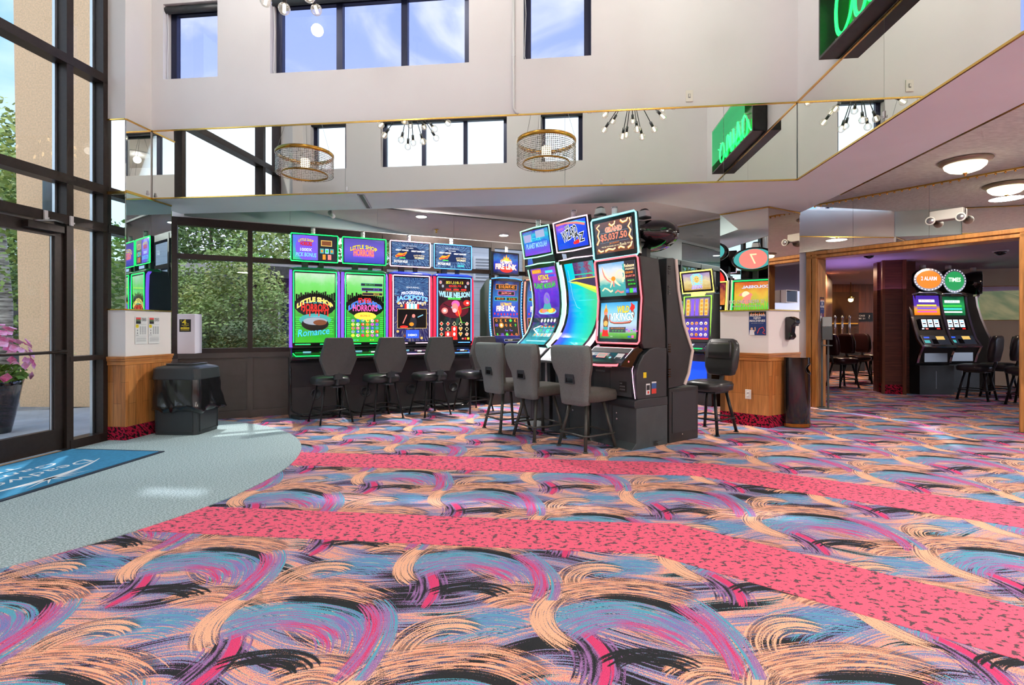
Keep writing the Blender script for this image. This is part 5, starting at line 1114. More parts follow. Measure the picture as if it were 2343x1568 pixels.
# ------------------------------------------------------------------ reel machines in the far room
def reel_machine(label, loc, rz, face, ovalbg, txt, oval):
    t = thing('slot_machine', label, 'slot machine', loc, rz, 'reel slot machines beyond the doorway'); hw = .33
    m = MB(); m.bx(-hw, hw, .0, .62, 0, .52, BLACK); m.bx(-.02, -.012, -.003, 0, .1, .42, STEEL); m.build('base', t, bevel=.006)
    pr = [(.06, .56), (.02, .70), (-.06, .86), (.05, 1.00), (.12, 1.20), (.18, 1.40), (.23, 1.62), (.25, 1.80)]
    m = MB(); m.prof([(y + .02, z) for y, z in pr] + [(.55, 1.80), (.60, 1.4), (.60, .52), (.1, .52)], -hw, hw, BLACK); m.build('cabinet', t, bevel=.006)
    for sx in (-1, 1): m = MB(); m.ribbon(pr, sx * (hw - .02) - .022, sx * (hw - .02) + .022, .03, CHROME); m.build('chrome_edge', t)
    m = MB(); m.tube([(-hw + .02, .235, 1.80), (-.15, .225, 1.85), (.15, .225, 1.85), (hw - .02, .235, 1.80)], .02, CHROME, 8); m.build('chrome_brow', t)
    a = Art(-.25, .25, [(.196, 1.43), (.236, 1.79)]); a.bg(face); a.rect(.2, .66, .82, .80, sWHT, 1.5); a.text('5,321.50', .5, .73, .10, sRED if oval else sTEA, 2.5, .4)
    for i in range(3): a.rect(.12, .14 + i * .16, .88, .22 + i * .16, (sPNK, sPUR, sYEL)[i] if oval else (sWHT, sCYA, sGRN)[i], 1.5)
    a.build('award_glass', t)
    a = Art(-.22, .22, [(.115, 1.16), (.165, 1.36)]); a.bg(sBLK)
    for i in range(3):
        a.rect(.14 + i * .27, .25, .36 + i * .27, .95, sWHT, 1)
        for j in range(3): a.rect(.18 + i * .27, .30 + j * .22, .32 + i * .27, .40 + j * .22, sSKY if j != 1 else sDRK, 2)
    a.rect(.1, .05, .2, .16, sWHT, 1); a.rect(.26, .05, .38, .16, sFLE, 1); a.rect(.75, .05, .9, .16, sRED, 1); a.build('reel_window', t)
    a = Art(-.26, .26, [(-.03, .89), (.07, 1.06)]); a.bg(sDRK); a.rect(.1, .7, .3, .85, sBLU, 1); a.rect(.55, .55, .85, .9, sGOL, 1); a.rect(.06, .2, .26, .5, sTEA, 1); a.rect(.35, .1, .55, .6, sBLK, 1); a.frame(.0, .0, 1, 1, .02, CHROME, 2); a.build('deck_panel', t)
    m = MB(); m.prof([(-.08, .84), (-.10, .86), (-.05, .89), (.02, .86)], -hw + .03, hw - .03, CHROME); m.build('coin_rail', t)
    m = MB(); m.bx(-.22, .22, .02, .05, .58, .76, STEEL); m.build('belly_door', t)
    m = MB(); m.bx(-.06, .06, .30, .40, 1.80, 1.92, BLACKP); m.build('topper_neck', t)
    rx, rzz = (.30, .21) if oval else (.24, .23); zc = 2.08
    m = MB(); R = [[(rx * k * math.cos(2 * PI * j / 28), y, zc + rzz * k * math.sin(2 * PI * j / 28)) for j in range(28)] for y, k in ((.17, .96), (.19, 1.0), (.30, 1.0), (.44, .8), (.58, .55))]; m.rings(R, BLACKG); m.build('topper_housing', t)
    a = Art(-rx, rx, [(.168, zc - rzz), (.168, zc + rzz)]); a.ell(.5, .5, .49, .49, mat('silver_rim', C(190, 190, 196), .2, metal=.9), 1, 28); a.ell(.5, .5, .40, .39, ovalbg, 2, 24); a.text(txt, .5, .55, .16, sWHT, 3, .5, 0, .03, sRED if oval else sGRN)
    for j in range(24): q = 2 * PI * j / 24; a.ell(.5 + .45 * math.cos(q), .5 + .45 * math.sin(q), .018, .018 * rx / rzz, NWHITE, 3, 6)
    a.build('topper_face', t)
    m = MB(); m.lathe([(.05, 0), (.05, .07), (.03, .08)], CLEARP, 12, (0, .30, zc + rzz)); m.build('tower_light', t)
    return t
AMB2 = G('oval_amber', 235, 110, 30, 1.4); EMR2 = G('oval_emerald', 30, 130, 70, 1.2)
RR = rad(4)
reel_machine('reel slot machine with an orange flame oval sign, next to the slatted wall end', (7.64, 9.35, 0), RR, BG_AMB, AMB2, '2 ALARM', True)
reel_machine('reel slot machine with a round green sign, middle of the three beyond the doorway', (8.34, 9.62, 0), RR, BG_EMR, EMR2, 'TIMES', False)
reel_machine('reel slot machine seen side-on with a white edge, end of the three beyond the doorway', (9.32, 10.06, 0), rad(50), BG_EMR, EMR2, 'TIMES', False)
t = thing('slot_machine', 'thin edge of a slot machine with a coloured light strip behind the slatted wall end', 'slot machine', (7.62, 10.55, 0), rad(-62))
m = MB(); m.prof([(.5, 0), (.5, 1.9), (.30, 1.92), (.06, .95), (.0, .9), (.05, 0)], -.28, .28, BLACK); m.build('cabinet', t)
m = MB(); m.tube([(-.27, .04, .95), (-.27, .29, 1.93)], .016, NYEL, 6); m.build('neon_edge', t)
a = Art(-.24, .24, [(.055, 1.0), (.275, 1.85)]); a.bg(BG_PURP); a.rect(.1, .6, .9, .9, sPNK, 1); a.rect(.1, .2, .9, .5, sYEL, 1); a.build('screen', t)
# ------------------------------------------------------------------ stools
def legs(t, top, foot, r, zt, ringz, ringhw, m, rot=0.0, disc=True, ringn='foot_ring'):
    c, s = math.cos(rot), math.sin(rot)
    R = lambda x, y, z: (x * c - y * s, x * s + y * c, z)
    for sx, sy in ((1, 1), (-1, 1), (-1, -1), (1, -1)):
        b = MB(); b.tube([R(sx * top, sy * top, zt), R(sx * foot, sy * foot, .012)], r, m, 8)
        if disc: x, y, z = R(sx * foot, sy * foot, 0); b.lathe([(r * 1.5, 0), (r * 1.6, .006), (r * 1.1, .012)], m, 12, (x, y, 0))
        b.build('leg', t)
    k = ringhw; rr = .05; P = []
    for qx, qy, a0 in ((1, 1, 0), (-1, 1, 90), (-1, -1, 180), (1, -1, 270)):
        for i in range(5): a = rad(a0 + 22.5 * i); P.append(R(qx * (k - rr) + rr * math.cos(a), qy * (k - rr) + rr * math.sin(a), ringz))
    b = MB(); b.tube(P, .0095, m, 6, True); b.build(ringn, t)
def slab(secs, m, mside=None):
    """Upholstered back: cross-sections (z, y, width, thickness)."""
    b = MB(); b.loft([(0, y, z, w, th, min(w, th) * .48) for z, y, w, th in secs], m, 6); return b
def fabric_stool(label, loc, rz, legrot):
    t = thing('casino_stool', label, 'stool', loc, rz, 'grey fabric stools at the front bank')
    b = MB(); b.loft([(0, .03, .475, .40, .40, .09), (0, .03, .485, .45, .46, .10), (0, .03, .54, .46, .47, .11), (0, .03, .575, .44, .45, .11), (0, .03, .588, .36, .37, .11), (0, .03, .592, .2, .2, .09)], FABRICD); b.build('seat', t)
    secs = [(.440, -.185, .26, .06), (.452, -.186, .32, .085), (.50, -.190, .335, .095), (.62, -.200, .345, .10), (.72, -.215, .375, .11), (.80, -.235, .44, .12), (.88, -.252, .475, .12), (.95, -.262, .475, .11), (1.0, -.268, .465, .10), (1.022, -.268, .44, .08), (1.03, -.268, .38, .05)]
    slab(secs, FABRIC).build('backrest', t)
    b = MB(); b.loft([(0, y + .022, z, w * 1.012, th * .62, th * .3) for z, y, w, th in secs], FABRICD); b.build('front_padding', t)
    for k in (0,):
        b = MB(); bezel(b, -.055, .055, .655, .75, -.255, .012, .026, BLACKP); b.bx(-.045, .045, -.272, -.255, .665, .74, BLACKG); b.bx(-.045, .045, -.276, -.262, .71, .74, BLACKP); b.build('grip', t, bevel=.003)
    b = MB(); b.lathe([(.10, .452), (.13, .462), (.13, .475), (.06, .476)], BLACKP, 20); b.build('swivel_plate', t)
    legs(t, .115, .20, .017, .455, .155, .205, LEGM, legrot)
    return t
def st(px, y): return (px, y, 0)
fabric_stool('grey fabric stool with grip hole in front of the red-edged two-screen machine', (.755, 5.24, 0), rad(-46), rad(-10))
fabric_stool('grey fabric stool with grip hole, middle one at the front bank', (.295, 5.70, 0), rad(-48), rad(-10))
fabric_stool('grey fabric stool with grip hole in front of the mint-edged saucer machine', (-.06, 6.16, 0), rad(-50), rad(-10))
def row_stool(label, loc, rz):
    t = thing('casino_stool', label, 'stool', loc, rz, 'black vinyl stools along the window row')
    b = MB(); b.loft([(0, .02, .475, .34, .34, .10), (0, .02, .485, .41, .42, .13), (0, .02, .505, .43, .44, .14), (0, .02, .548, .43, .44, .14), (0, .02, .575, .40, .41, .14), (0, .02, .588, .30, .31, .13), (0, .02, .59, .1, .1, .05)], VINYL); b.build('seat', t)
    b = MB(); P = [(-.145, .61), (.145, .61), (.155, .615), (.228, .80), (.228, .83), (.165, 1.065), (.15, 1.078), (-.15, 1.078), (-.165, 1.065), (-.228, .83), (-.228, .80), (-.155, .615)]
    R = []
    for y, k in ((-.285, .94), (-.29, .97), (-.275, 1.0), (-.225, 1.0), (-.205, .96), (-.195, .8)): R.append([(x * k, y - (z - .8) * .10, .845 + (z - .845) * k) for x, z in P])
    b.rings(R, VINYLB, smooth=False); b.build('backrest', t, bevel=.012)
    b = MB(); b.tube([(0, -.24, .70), (0, -.255, .60), (0, -.235, .50), (0, -.12, .468)], .022, BLACKP, 8); b.bx(-.05, .05, -.275, -.215, .56, .63, BLACKP); b.bx(-.06, .06, -.24, .1, .455, .475, BLACKP); b.build('back_bracket', t, bevel=.004)
    legs(t, .125, .205, .0115, .47, .17, .175, LEGB, 0)
    return t
SR = WA + rad(14)
q = row(0, -.42); r0 = row_stool('black vinyl stool with eight-sided back at the skyline-screen machine', (-2.31, 6.62, 0), SR)
for (x, y), lb in (((-1.735, 6.93), 'black vinyl stool with eight-sided back at the symbol-grid machine'), ((-1.135, 7.20), 'black vinyl stool with eight-sided back at the red-strip machine'), ((-.56, 7.50), 'black vinyl stool with eight-sided back at the singer machine, behind a grey fabric stool')):
    dup(r0, (x, y, 0), SR, lb)
def vinyl_stool(label, loc, rz, m=VINYL, grp=None):
    t = thing('casino_stool', label, 'stool', loc, rz, grp)
    b = MB(); b.loft([(0, .02, .48, .36, .36, .10), (0, .02, .49, .43, .44, .13), (0, .02, .55, .45, .46, .14), (0, .02, .582, .42, .43, .14), (0, .02, .596, .30, .31, .12)], m); b.build('seat', t)
    secs = [(.64, -.215, .26, .05), (.655, -.217, .34, .09), (.74, -.222, .40, .10), (.84, -.235, .42, .11), (.92, -.245, .42, .10), (1.0, -.255, .40, .09), (1.05, -.262, .34, .075), (1.07, -.264, .25, .045)]
    slab(secs, m).build('backrest', t)
    b = MB(); b.loft([(0, y + .045, z, w * .7, .05, .02) for z, y, w, th in secs[3:7]], m); b.build('head_cushion', t)
    b = MB(); b.tube([(0, -.225, .72), (0, -.24, .62), (0, -.2, .50), (0, -.05, .47)], .025, BLACKP, 8); b.bx(-.14, .14, -.14, .14, .455, .48, BLACKP); b.build('back_bracket', t)
    legs(t, .12, .20, .018, .47, .17, .20, LEGB, 0)
    return t
v0 = vinyl_stool('black vinyl high-back stool in front of the casino pier', (2.30, 6.02, 0), rad(128))
v0['group'] = 'vinyl stools'
def far(loc, rz, lb, grp): return dup(v0, loc, rz, lb, grp)
far((7.74, 8.66, 0), rad(32), 'black stool pulled out at the orange oval reel machine', 'stools at the far reel machines')
far((8.42, 8.98, 0), rad(30), 'black stool at the round green-sign reel machine', 'stools at the far reel machines')
far((7.98, 8.05, 0), rad(30), 'black stool cut by the oak doorway post', 'stools at the far reel machines')
vp = vinyl_stool('plum-tinted stool nearest the hand sanitiser stand', (6.70, 10.55, 0), rad(-85), VINYLP, 'plum stools in the far room')
dup(vp, (7.48, 11.3, 0), rad(-80), 'plum-tinted stool, middle one of three under the wall notice')
dup(vp, (8.1, 11.75, 0), rad(-75), 'plum-tinted stool under the wall notice, partly behind the slatted wall end')

# ------------------------------------------------------------------ bins
t = thing('litter_bin', 'black square litter bin with hooded lid and loose bag by the entrance pier', 'bin', (-3.735, 5.98, .006), rad(-3))
b = MB(); b.loft([(0, 0, 0, .50, .40, .05), (0, 0, .01, .51, .41, .06), (0, 0, .70, .53, .43, .06)], BLACKP, smooth=False); b.build('body', t)
b = MB()
for a, w, d in ((0, .51, .41), (90, .41, .51), (180, .51, .41), (270, .41, .51)):
    c, s = math.cos(rad(a)), math.sin(rad(a)); y = -d / 2 - .004
    for x0, x1, z0, z1 in ((-w / 2 + .045, w / 2 - .045, .035, .045), (-w / 2 + .045, -w / 2 + .053, .04, .5), (w / 2 - .053, w / 2 - .045, .04, .5)):
        xm, zm = (x0 + x1) / 2, (z0 + z1) / 2; b.box((xm * c - y * s, xm * s + y * c, zm), (x1 - x0, .012, z1 - z0), BLACKP, rad(a))
b.build('panel_border', t)
R = []; n = 64
for j, (z, g) in enumerate(((.62, .0), (.56, .006), (.48, .012), (.40, .016), (.33, .022), (.275, .030), (.262, .016))):
    ring = []
    for i in range(n):
        a = 2 * PI * i / n; w, d = .272 + g, .222 + g; k = 1 / max(abs(math.cos(a)) / w, abs(math.sin(a)) / d)
        k = min(k, math.hypot(w, d) * .93); wob = (.010 * math.sin(9 * a + z * 26) + .007 * math.sin(17 * a - z * 40 + 1)) * (j / 5) + (.03 if math.cos(a - .35) > .93 and j >= 3 else 0) * (j / 6)
        ring.append(((k + wob) * math.cos(a) * (1 if math.cos(a) > -.3 else .90), (k + wob) * math.sin(a), z + (.016 * math.sin(5 * a + 1) + .008 * math.sin(13 * a)) * (j / 6)))
    R.append(ring)
b = MB(); b.rings(R, BAGM, True, False); b.build('bin_bag', t)
b = MB(); b.loft([(0, 0, .615, .545, .445, .06), (0, 0, .625, .55, .45, .06), (0, 0, .735, .54, .44, .07), (0, 0, .752, .50, .40, .07), (0, 0, .772, .34, .28, .06)], BLACKP, smooth=False); b.loft([(0, 0, .770, .34, .28, .05), (0, 0, .788, .345, .285, .05), (0, 0, .790, .30, .24, .05)], BLACKP, smooth=False); b.bx(-.13, .13, -.10, .10, .789, .792, BLACKG); b.build('lid', t, bevel=.006)
# half-round bin against the casino pier
ca = math.atan2(6.52 - 6.20, 3.60 - 3.057)
t = thing('litter_bin', 'black half-round metal bin with an oval mouth and brass base band', 'bin', (3.428, 6.402, 0), ca)
def half(b, r, z0, z1, m, gap=None, n=24):
    P = [(-r * math.cos(PI * i / n), -.034 - r * math.sin(PI * i / n)) for i in range(n + 1)]
    b.prism(P, z0, z1, m)
b = MB()
n = 32; r = .185; hole = lambda x, z: ((x - .06) / .105) ** 2 + ((z - .705) / .065) ** 2 < 1
Z = [.05 + .02 * i for i in range(40)]
pts = [(-r * math.cos(PI * i / n), -.034 - r * math.sin(PI * i / n)) for i in range(n + 1)]
for i in range(n):
    for k in range(len(Z) - 1):
        xm = (pts[i][0] + pts[i + 1][0]) / 2; zm = (Z[k] + Z[k + 1]) / 2
        if hole(xm, zm): continue
        b.add([(*pts[i], Z[k]), (*pts[i + 1], Z[k]), (*pts[i + 1], Z[k + 1]), (*pts[i], Z[k + 1])], [(0, 1, 2, 3)], BLACKG, True)
bb = [(-.9 * x, y) for x, y in pts]
b.prism([(x * .9, -.034 + (y + .034) * .9) for x, y in pts], .05, .60, BLACK); b.prism([(x * .9, -.034 + (y + .034) * .55) for x, y in pts], .60, .82, BLACK)
b.prism(pts, .826, .842, BLACKG); b.build('body', t)
b = MB(); P = [(.06 + .105 * math.cos(2 * PI * i / 28), .705 + .067 * math.sin(2 * PI * i / 28)) for i in range(28)]
b.tube([(x, -.034 - math.sqrt(max(0, r * r - x * x)) - .001, z) for x, z in P], .006, BLACKG, 6, True); b.build('mouth_rim', t)
b = MB(); half(b, .188, .012, .05, GOLD); b.build('base_band', t)
b = MB(); half(b, .182, 0, .014, BLACK); b.build('foot', t)
# ------------------------------------------------------------------ on the piers
t = thing('hand_dryer', 'black plastic dispenser with a hooked nose on the casino pier above the bin', 'dispenser', (3.38, 6.392, 1.20), ca)
b = MB(); b.prof([(-.004, .13), (-.07, .135), (-.135, .105), (-.14, .05), (-.085, .02), (-.075, -.06), (-.095, -.11), (-.06, -.15), (-.004, -.15)], -.055, .055, BLACKG); b.build('shell', t, bevel=.018, seg=3)
b = MB(); b.bx(-.035, .035, -.125, -.08, .02, .045, BLACK); b.build('spout', t)
t = thing('thermostat_guard', 'clear plastic thermostat guard box on the casino pier mirror', 'thermostat', (3.355, 6.376, 1.58), ca)
CB = glass_mat('clear_box', (.86, .88, .88, 1)); b = MB(); bezel(b, -.115, .115, -.075, .075, -.010, .008, .07, CLEARP); b.build('box_rim', t)
b = MB(); b.bx(-.112, .112, -.080, -.076, -.072, .072, CB); b.build('clear_cover', t)
b = MB(); b.bx(-.05, .055, -.05, -.010, -.055, .055, WHITEP); b.bx(-.012, .04, -.053, -.05, -.032, .032, CHARCOAL); b.build('thermostat', t)
cl = math.atan2(6.20 - 6.62, 3.057 - 2.65)
def on_left(s, z): k = Vector((3.057 - 2.65, 6.20 - 6.62)).normalized(); return (2.65 + k.x * s, 6.62 + k.y * s, z)
def poster(label, loc, rz, w, h, back, draw, name='poster', cat='poster'):
    t = thing(name, label, cat, loc, rz); b = MB(); b.bx(-w / 2, w / 2, -.006, -.003, -h / 2, h / 2, back); b.build('sheet', t)
    a = Art(-w / 2, w / 2, [(-.0062, -h / 2), (-.0062, h / 2)]); draw(a); o = a.build('lettering', t); return t
pWHT = mat('print_white', C(235, 235, 240), .5); pORA = mat('print_orange', C(240, 130, 50), .5); pNAV = mat('print_navy', C(30, 56, 120), .45); pCYA = mat('print_blue', C(60, 130, 200), .5); pRED = mat('print_red', C(220, 70, 70), .5); pSKI = mat('print_skin', C(225, 180, 150), .5); pYEL = mat('print_yellow', C(232, 214, 40), .5); pBLK = mat('print_black', C(22, 22, 24), .45); pGRN = mat('print_green', C(90, 110, 70), .5); pGRY = mat('print_grey', C(150, 156, 160), .5)
def sizz(a):
    a.rect(0, .82, 1, 1, pBLK, 1)
    for i in range(7): a.poly([(.08 + i * .12, .84), (.14 + i * .12, .98 - .04 * (i % 2)), (.2 + i * .12, .84)], pORA, 1.5)
    a.text('SIZZLING', .5, .84, .085, pWHT, 3, .9, 0, .03); a.text('NEW', .5, .725, .085, pWHT, 3, .42, 0, .03); a.text('MACHINES', .5, .61, .085, pWHT, 3, .9, 0, .03); a.text('JUST ADDED TO CASINO', .5, .50, .028, pWHT, 3, .72)
    a.ell(.17, .27, .07, .06, pSKI, 2, 12); a.poly([(.02, 0), (.06, .22), (.30, .22), (.34, 0)], pWHT, 2); a.line([(.30, .14), (.38, .22), (.36, .34)], .06, pSKI, 2.2); a.line([(.50, .08), (.62, .28), (.82, .34), (.92, .20), (.80, .10), (.95, .05)], .05, pRED, 2)
poster('navy poster about sizzling new machines on the casino pier', on_left(.46, 1.252), cl, .20, .285, pNAV, sizz)
m_ = MB(); V, F, gw, gh = glyphs('NO ONE UNDER 21')
t = thing('mirror_sign', 'white age-limit lettering on the casino pier mirror', 'sign', on_left(.33, 1.50), cl); WL = mat('vinyl_letters', C(235, 235, 230), .5)
a = Art(-.21, .21, [(-.008, -.06), (-.008, .06)]); a.text('NO ONE UNDER 21', .5, .66, .34, WL, 1, .98, 0, .02); a.build('heading_lettering', t); a = Art(-.21, .21, [(-.008, -.06), (-.008, .06)]); a.text('allowed on casino floor', .5, .24, .22, WL, 1, .82); a.build('small_lettering', t)
def outlet(name, label, loc, rz, sw=False):
    t = thing(name, label, 'switch' if sw else 'outlet', loc, rz); b = MB(); b.bx(-.036, .036, -.008, -.001, -.058, .058, OUTLETM); b.build('cover_plate', t, bevel=.003)
    b = MB()
    if sw: b.bx(-.006, .006, -.016, -.008, -.012, .014, OUTLETM); b.bx(-.011, .011, -.0095, -.008, -.02, .02, GREYINK)
    else:
        for z in (-.022, .022):
            b.lathe([(.015, -.008), (.015, -.011)], OUTLETM, 14, (0, 0, z), 'y')
            for x in (-.006, .006): b.bx(x - .0015, x + .0015, -.0118, -.011, z, z + .009, INK)
    b.build('toggle' if sw else 'sockets_face', t); return t
outlet('wall_outlet', 'cream double outlet low on the wainscot of the casino pier', on_left(.35, .385), cl)
outlet('light_switch', 'white toggle switch plate high on the back wall', (*SP(-1.03, 0), 3.52), GA, True)
def sched(a):
    a.rect(.06, .76, .47, .97, pGRN, 1); a.rect(.06, .90, .47, .97, pRED, 1.5); a.rect(.06, .74, .47, .83, pBLK, 1.3); a.text('TROLLEY', .73, .935, .045, INK, 2, .42, 0, .02); a.text('SCHEDULE', .73, .88, .045, INK, 2, .42, 0, .02); a.text('MAY - SEPT', .73, .83, .025, GREYINK, 2, .36); a.rect(.04, .715, .95, .722, pGRY, 1)
    a.ell(.16, .655, .14, .07, pYEL, 1.5, 14); a.text('RUNS', .16, .665, .03, INK, 2, .16)
    for i in range(3):
        for j in range(9): a.rect(.38 + i * .20, .36 + j * .033, .50 + i * .20, .38 + j * .033, pGRY, 1)
    a.ell(.18, .50, .05, .035, pGRY, 1, 10); a.ell(.18, .40, .05, .03, GREYINK, 1, 10); a.rect(.06, .32, .28, .335, GREYINK, 1); a.rect(.04, .28, .95, .285, GREYINK, 1)
    for j in range(5): a.rect(.08, .09 + j * .032, .92, .10 + j * .032, pGRY, 1)
ea = GA + PI / 2
def on_deep(s, z, off=0): q = SP(BL + off, -.346 + s); return (*q, z)
poster('white trolley schedule on the entrance pier, beside the corner', on_deep(.195, 1.17), ea, .155, .30, PAPER, sched)
poster('white trolley schedule on the entrance pier, beside the window', on_deep(.375, 1.17), ea, .155, .30, PAPER, sched)
t = thing('brochure_box', 'white sheet-metal box with a black four-dollar card beside the alcove window', 'box', (-3.955, 6.33, 0), rad(8))
b = MB(); b.bx(-.08, .12, -.07, .12, .885, 1.365, mat('box_white', C(226, 224, 236), .4)); b.build('case', t, bevel=.006); b = MB(); b.bx(-.06, .10, .12, .135, .95, 1.3, WHITEP); b.build('wall_mount', t)
a = Art(-.055, .075, [(-.0705, 1.15), (-.0705, 1.30)]); a.rect(0, 0, 1, 1, pBLK, .5); a.text('$', .16, .88, .13, pYEL, 2, .07); a.text('4', .42, .78, .36, pYEL, 2, .34, 0, .03); a.text('PER MILE', .72, .66, .06, pYEL, 2, .2); a.rect(.2, .51, .82, .55, pYEL, 1); a.text('SHUTTLE', .5, .42, .06, pYEL, 2, .3); a.rect(.12, .21, .86, .36, pYEL, 1); a.text('605 578', .49, .285, .08, pBLK, 2, .6); a.rect(.12, .12, .86, .15, pYEL, 1); a.build('price_card', t)
# ------------------------------------------------------------------ door-side objects of the casino doorway
t = thing('sanitiser_stand', 'dark steel hand sanitiser stand beside the inner doorway post', 'sanitiser stand', (*DP(.08, .06), 0), rad(-20)); t.scale = (.74, .8, 1)
b = MB(); b.bx(-.14, .16, -.16, .14, 0, .012, CHARCOAL); b.build('base_plate', t)
for x in (-.06, .05): b = MB(); b.bx(x - .016, x + .016, -.016, .016, .012, 1.34, CHARCOAL); b.build('post', t)
b = MB(); b.bx(-.075, .105, -.10, -.017, 1.02, 1.21, CHARCOAL); b.build('dispenser', t, bevel=.006)
b = MB(); b.bx(-.07, .10, -.095, -.02, 1.212, 1.36, mat('clear_tank', C(150, 158, 156), .15, spec=.8)); b.build('tank', t, bevel=.012)
b = MB(); b.bx(-.075, .09, -.17, -.017, .93, .945, CHARCOAL); b.build('drip_tray', t)
poster('small dark poster on the inner doorway post', DP(-.002, .13) + (1.48,), DA + PI / 2, .13, .36, pNAV, sizz)
EMW = mat('emergency_plastic', C(190, 188, 180), .5)
t = thing('emergency_light', 'white emergency light with two lamp heads over the casino doorway', 'emergency light', (*DP(1.553, -.025), 2.60), DA)
b = MB(); b.bx(-.17, .17, -.06, .012, -.05, .075, EMW); b.build('housing', t, bevel=.01)
for x, rz_ in ((-.14, .5), (.16, -.4)):
    b = MB(); b.lathe([(.02, .03), (.04, .0), (.052, -.05), (.054, -.062), (.04, -.058), (.01, -.05)], EMW, 18, (x, -.075, -.055), 'y'); o = b.build('lamp_head', t)
    b = MB(); b.lathe([(.042, -.052), (.040, -.058)], STEEL, 18, (x, -.075, -.055), 'y'); b.build('lens', o)
t = thing('wall_notice', 'black notice plate on the far brown panelling', 'sign', (9.75, 14.59, 1.50), 0); b = MB(); b.bx(-.36, .36, -.02, -.001, -.12, .12, pBLK); b.build('plate', t); a = Art(-.34, .34, [(-.0205, -.11), (-.0205, .11)]); a.text('CASINO CAGE', .40, .66, .2, pWHT, 1, .6); a.text('MUST BE 21', .40, .3, .2, pWHT, 1, .6); a.text('?', .88, .5, .5, pWHT, 1); a.build('lettering', t)
# bar in the far room
t = thing('bar_cabinet', 'lit bar niche with bottles of beer taps in the far room', 'bar', (9.15, 14.3, 0), 0)
BARG = G('bar_glow', 220, 150, 60, .55)
b = MB(); b.bx(-.55, .55, 0, .28, 0, .95, BLACK); b.build('counter', t); b = MB(); b.bx(-.55, .55, .25, .28, .95, 2.2, mat('bar_back', C(70, 44, 22), .3)); b.build('back_panel', t); b = MB(); b.bx(-.5, .5, .20, .25, 1.30, 1.33, BARG); b.build('lit_shelf', t)
for x in (-.2, 0, .2):
    b = MB(); b.lathe([(.05, .95), (.05, 1.0), (.03, 1.02), (.03, 1.45), (.04, 1.47), (.04, 1.52), (.02, 1.55)], CHROME, 12, (x, .12, 0)); b.build('beer_tap', t)
t = thing('pendant_lamp', 'small warm lamp glowing over the far bar', 'lamp', (9.12, 14.0, 2.0)); b = MB(); b.sphere((0, 0, -.05), .06, G('bar_lamp', 255, 200, 110, 14)); b.build('bulb', t); b = MB(); b.lathe([(.10, -.02), (.05, .05), (.01, .06), (.01, .42)], BRASS, 14); b.build('shade', t)
# ------------------------------------------------------------------ ceiling and wall fittings
LAMPG = glow('dome_glass', C(255, 236, 200), 4.0)
def dome(label, loc, watts=24):
    t = thing('ceiling_light', label, 'ceiling light', loc, 0, 'frosted dome ceiling lights')
    b = MB(); b.lathe([(.235, 0), (.24, -.012), (.225, -.03), (.20, -.045), (.19, -.05)], mat('pewter', C(150, 140, 122), .35, metal=.7), 32); b.build('rim', t)
    b = MB(); b.lathe([(.19, -.045), (.18, -.08), (.14, -.115), (.08, -.135), (.02, -.142)], LAMPG, 28); b.build('glass_shade', t)
    b = MB(); b.lathe([(.022, -.138), (.022, -.15), (.010, -.156), (.014, -.170), (.004, -.18)], BRASS, 12); b.build('finial', t)
    l = bpy.data.lights.new('dome_lamp', 'AREA'); l.shape = 'DISK'; l.size = .34; l.energy = watts; l.color = (1, .93, .85); lo = bpy.data.objects.new('dome_lamp', l); COL.objects.link(lo); lo.location = (loc[0], loc[1], loc[2] - .19)
    return t
dome('frosted dome ceiling light in front of the mirror fascia above the doorway', (5.0, 5.74, ZC))
dome('frosted dome ceiling light further along the ceiling towards the rear wall', (6.7, 3.3, ZC), 36)
dome('frosted dome ceiling light over the open floor beside the soffit', (4.4, 1.4, ZC), 95)
dome('frosted dome ceiling light behind the front soffit on the entrance side', (-2.6, -1.6, ZC), 95)
dome('frosted dome ceiling light behind the front soffit, middle', (.6, -1.9, ZC), 95)
dome('frosted dome ceiling light over the rear floor', (4.2, -2.4, ZC), 95)
def sputnik(label, loc, seed):
    t = thing('sputnik_chandelier', label, 'chandelier', loc, rad(seed * 37)); R = random.Random(seed)
    b = MB(); b.lathe([(.012, ZT - loc[2]), (.012, .06), (.06, .05), (.07, 0), (.06, -.05), (.02, -.06)], BLACKP, 16); b.build('hub', t)
    b = MB(); b.lathe([(.07, ZT - loc[2] - .02), (.07, ZT - loc[2] - .002)], BLACKP, 16); b.build('canopy', t)
    D = [(20, k * 40 + 10 * (k % 2), .56) for k in range(9)] + [(48, k * 60 + 20, .58) for k in range(6)] + [(74, k * 120, .60) for k in range(3)]
    for el, az, L in D:
        e = rad(el + R.uniform(-5, 5)); az = rad(az + R.uniform(-8, 8)); d = Vector((math.cos(e) * math.cos(az), math.cos(e) * math.sin(az), -math.sin(e)))
        b = MB(); b.tube([d * .05, d * L], .006, BLACKP, 6); b.tube([d * (L - .07), d * L], .018, BLACKP, 8); o = b.build('arm', t)
        b = MB(); b.sphere(d * (L + .042), .047, BULB, 12, 8); b.build('bulb', o)
        b = MB(); b.tube([d * (L + .01), d * (L + .07)], .012, FILA, 6); b.build('filament', o)
    l = bpy.data.lights.new('chandelier_lamp', 'POINT'); l.energy = 12; l.color = (1, .94, .86); l.shadow_soft_size = .05; lo = bpy.data.objects.new('chandelier_lamp', l); COL.objects.link(lo); lo.location = (loc[0], loc[1], loc[2] - .12)
    return t
m, nt, out = newmat('bulb_glass')
tr = nt.nodes.new('ShaderNodeBsdfTransparent'); gl = nt.nodes.new('ShaderNodeBsdfGlossy'); gl.inputs['Roughness'].default_value = .03; em = nt.nodes.new('ShaderNodeEmission'); em.inputs[0].default_value = C(255, 240, 220); em.inputs[1].default_value = .55
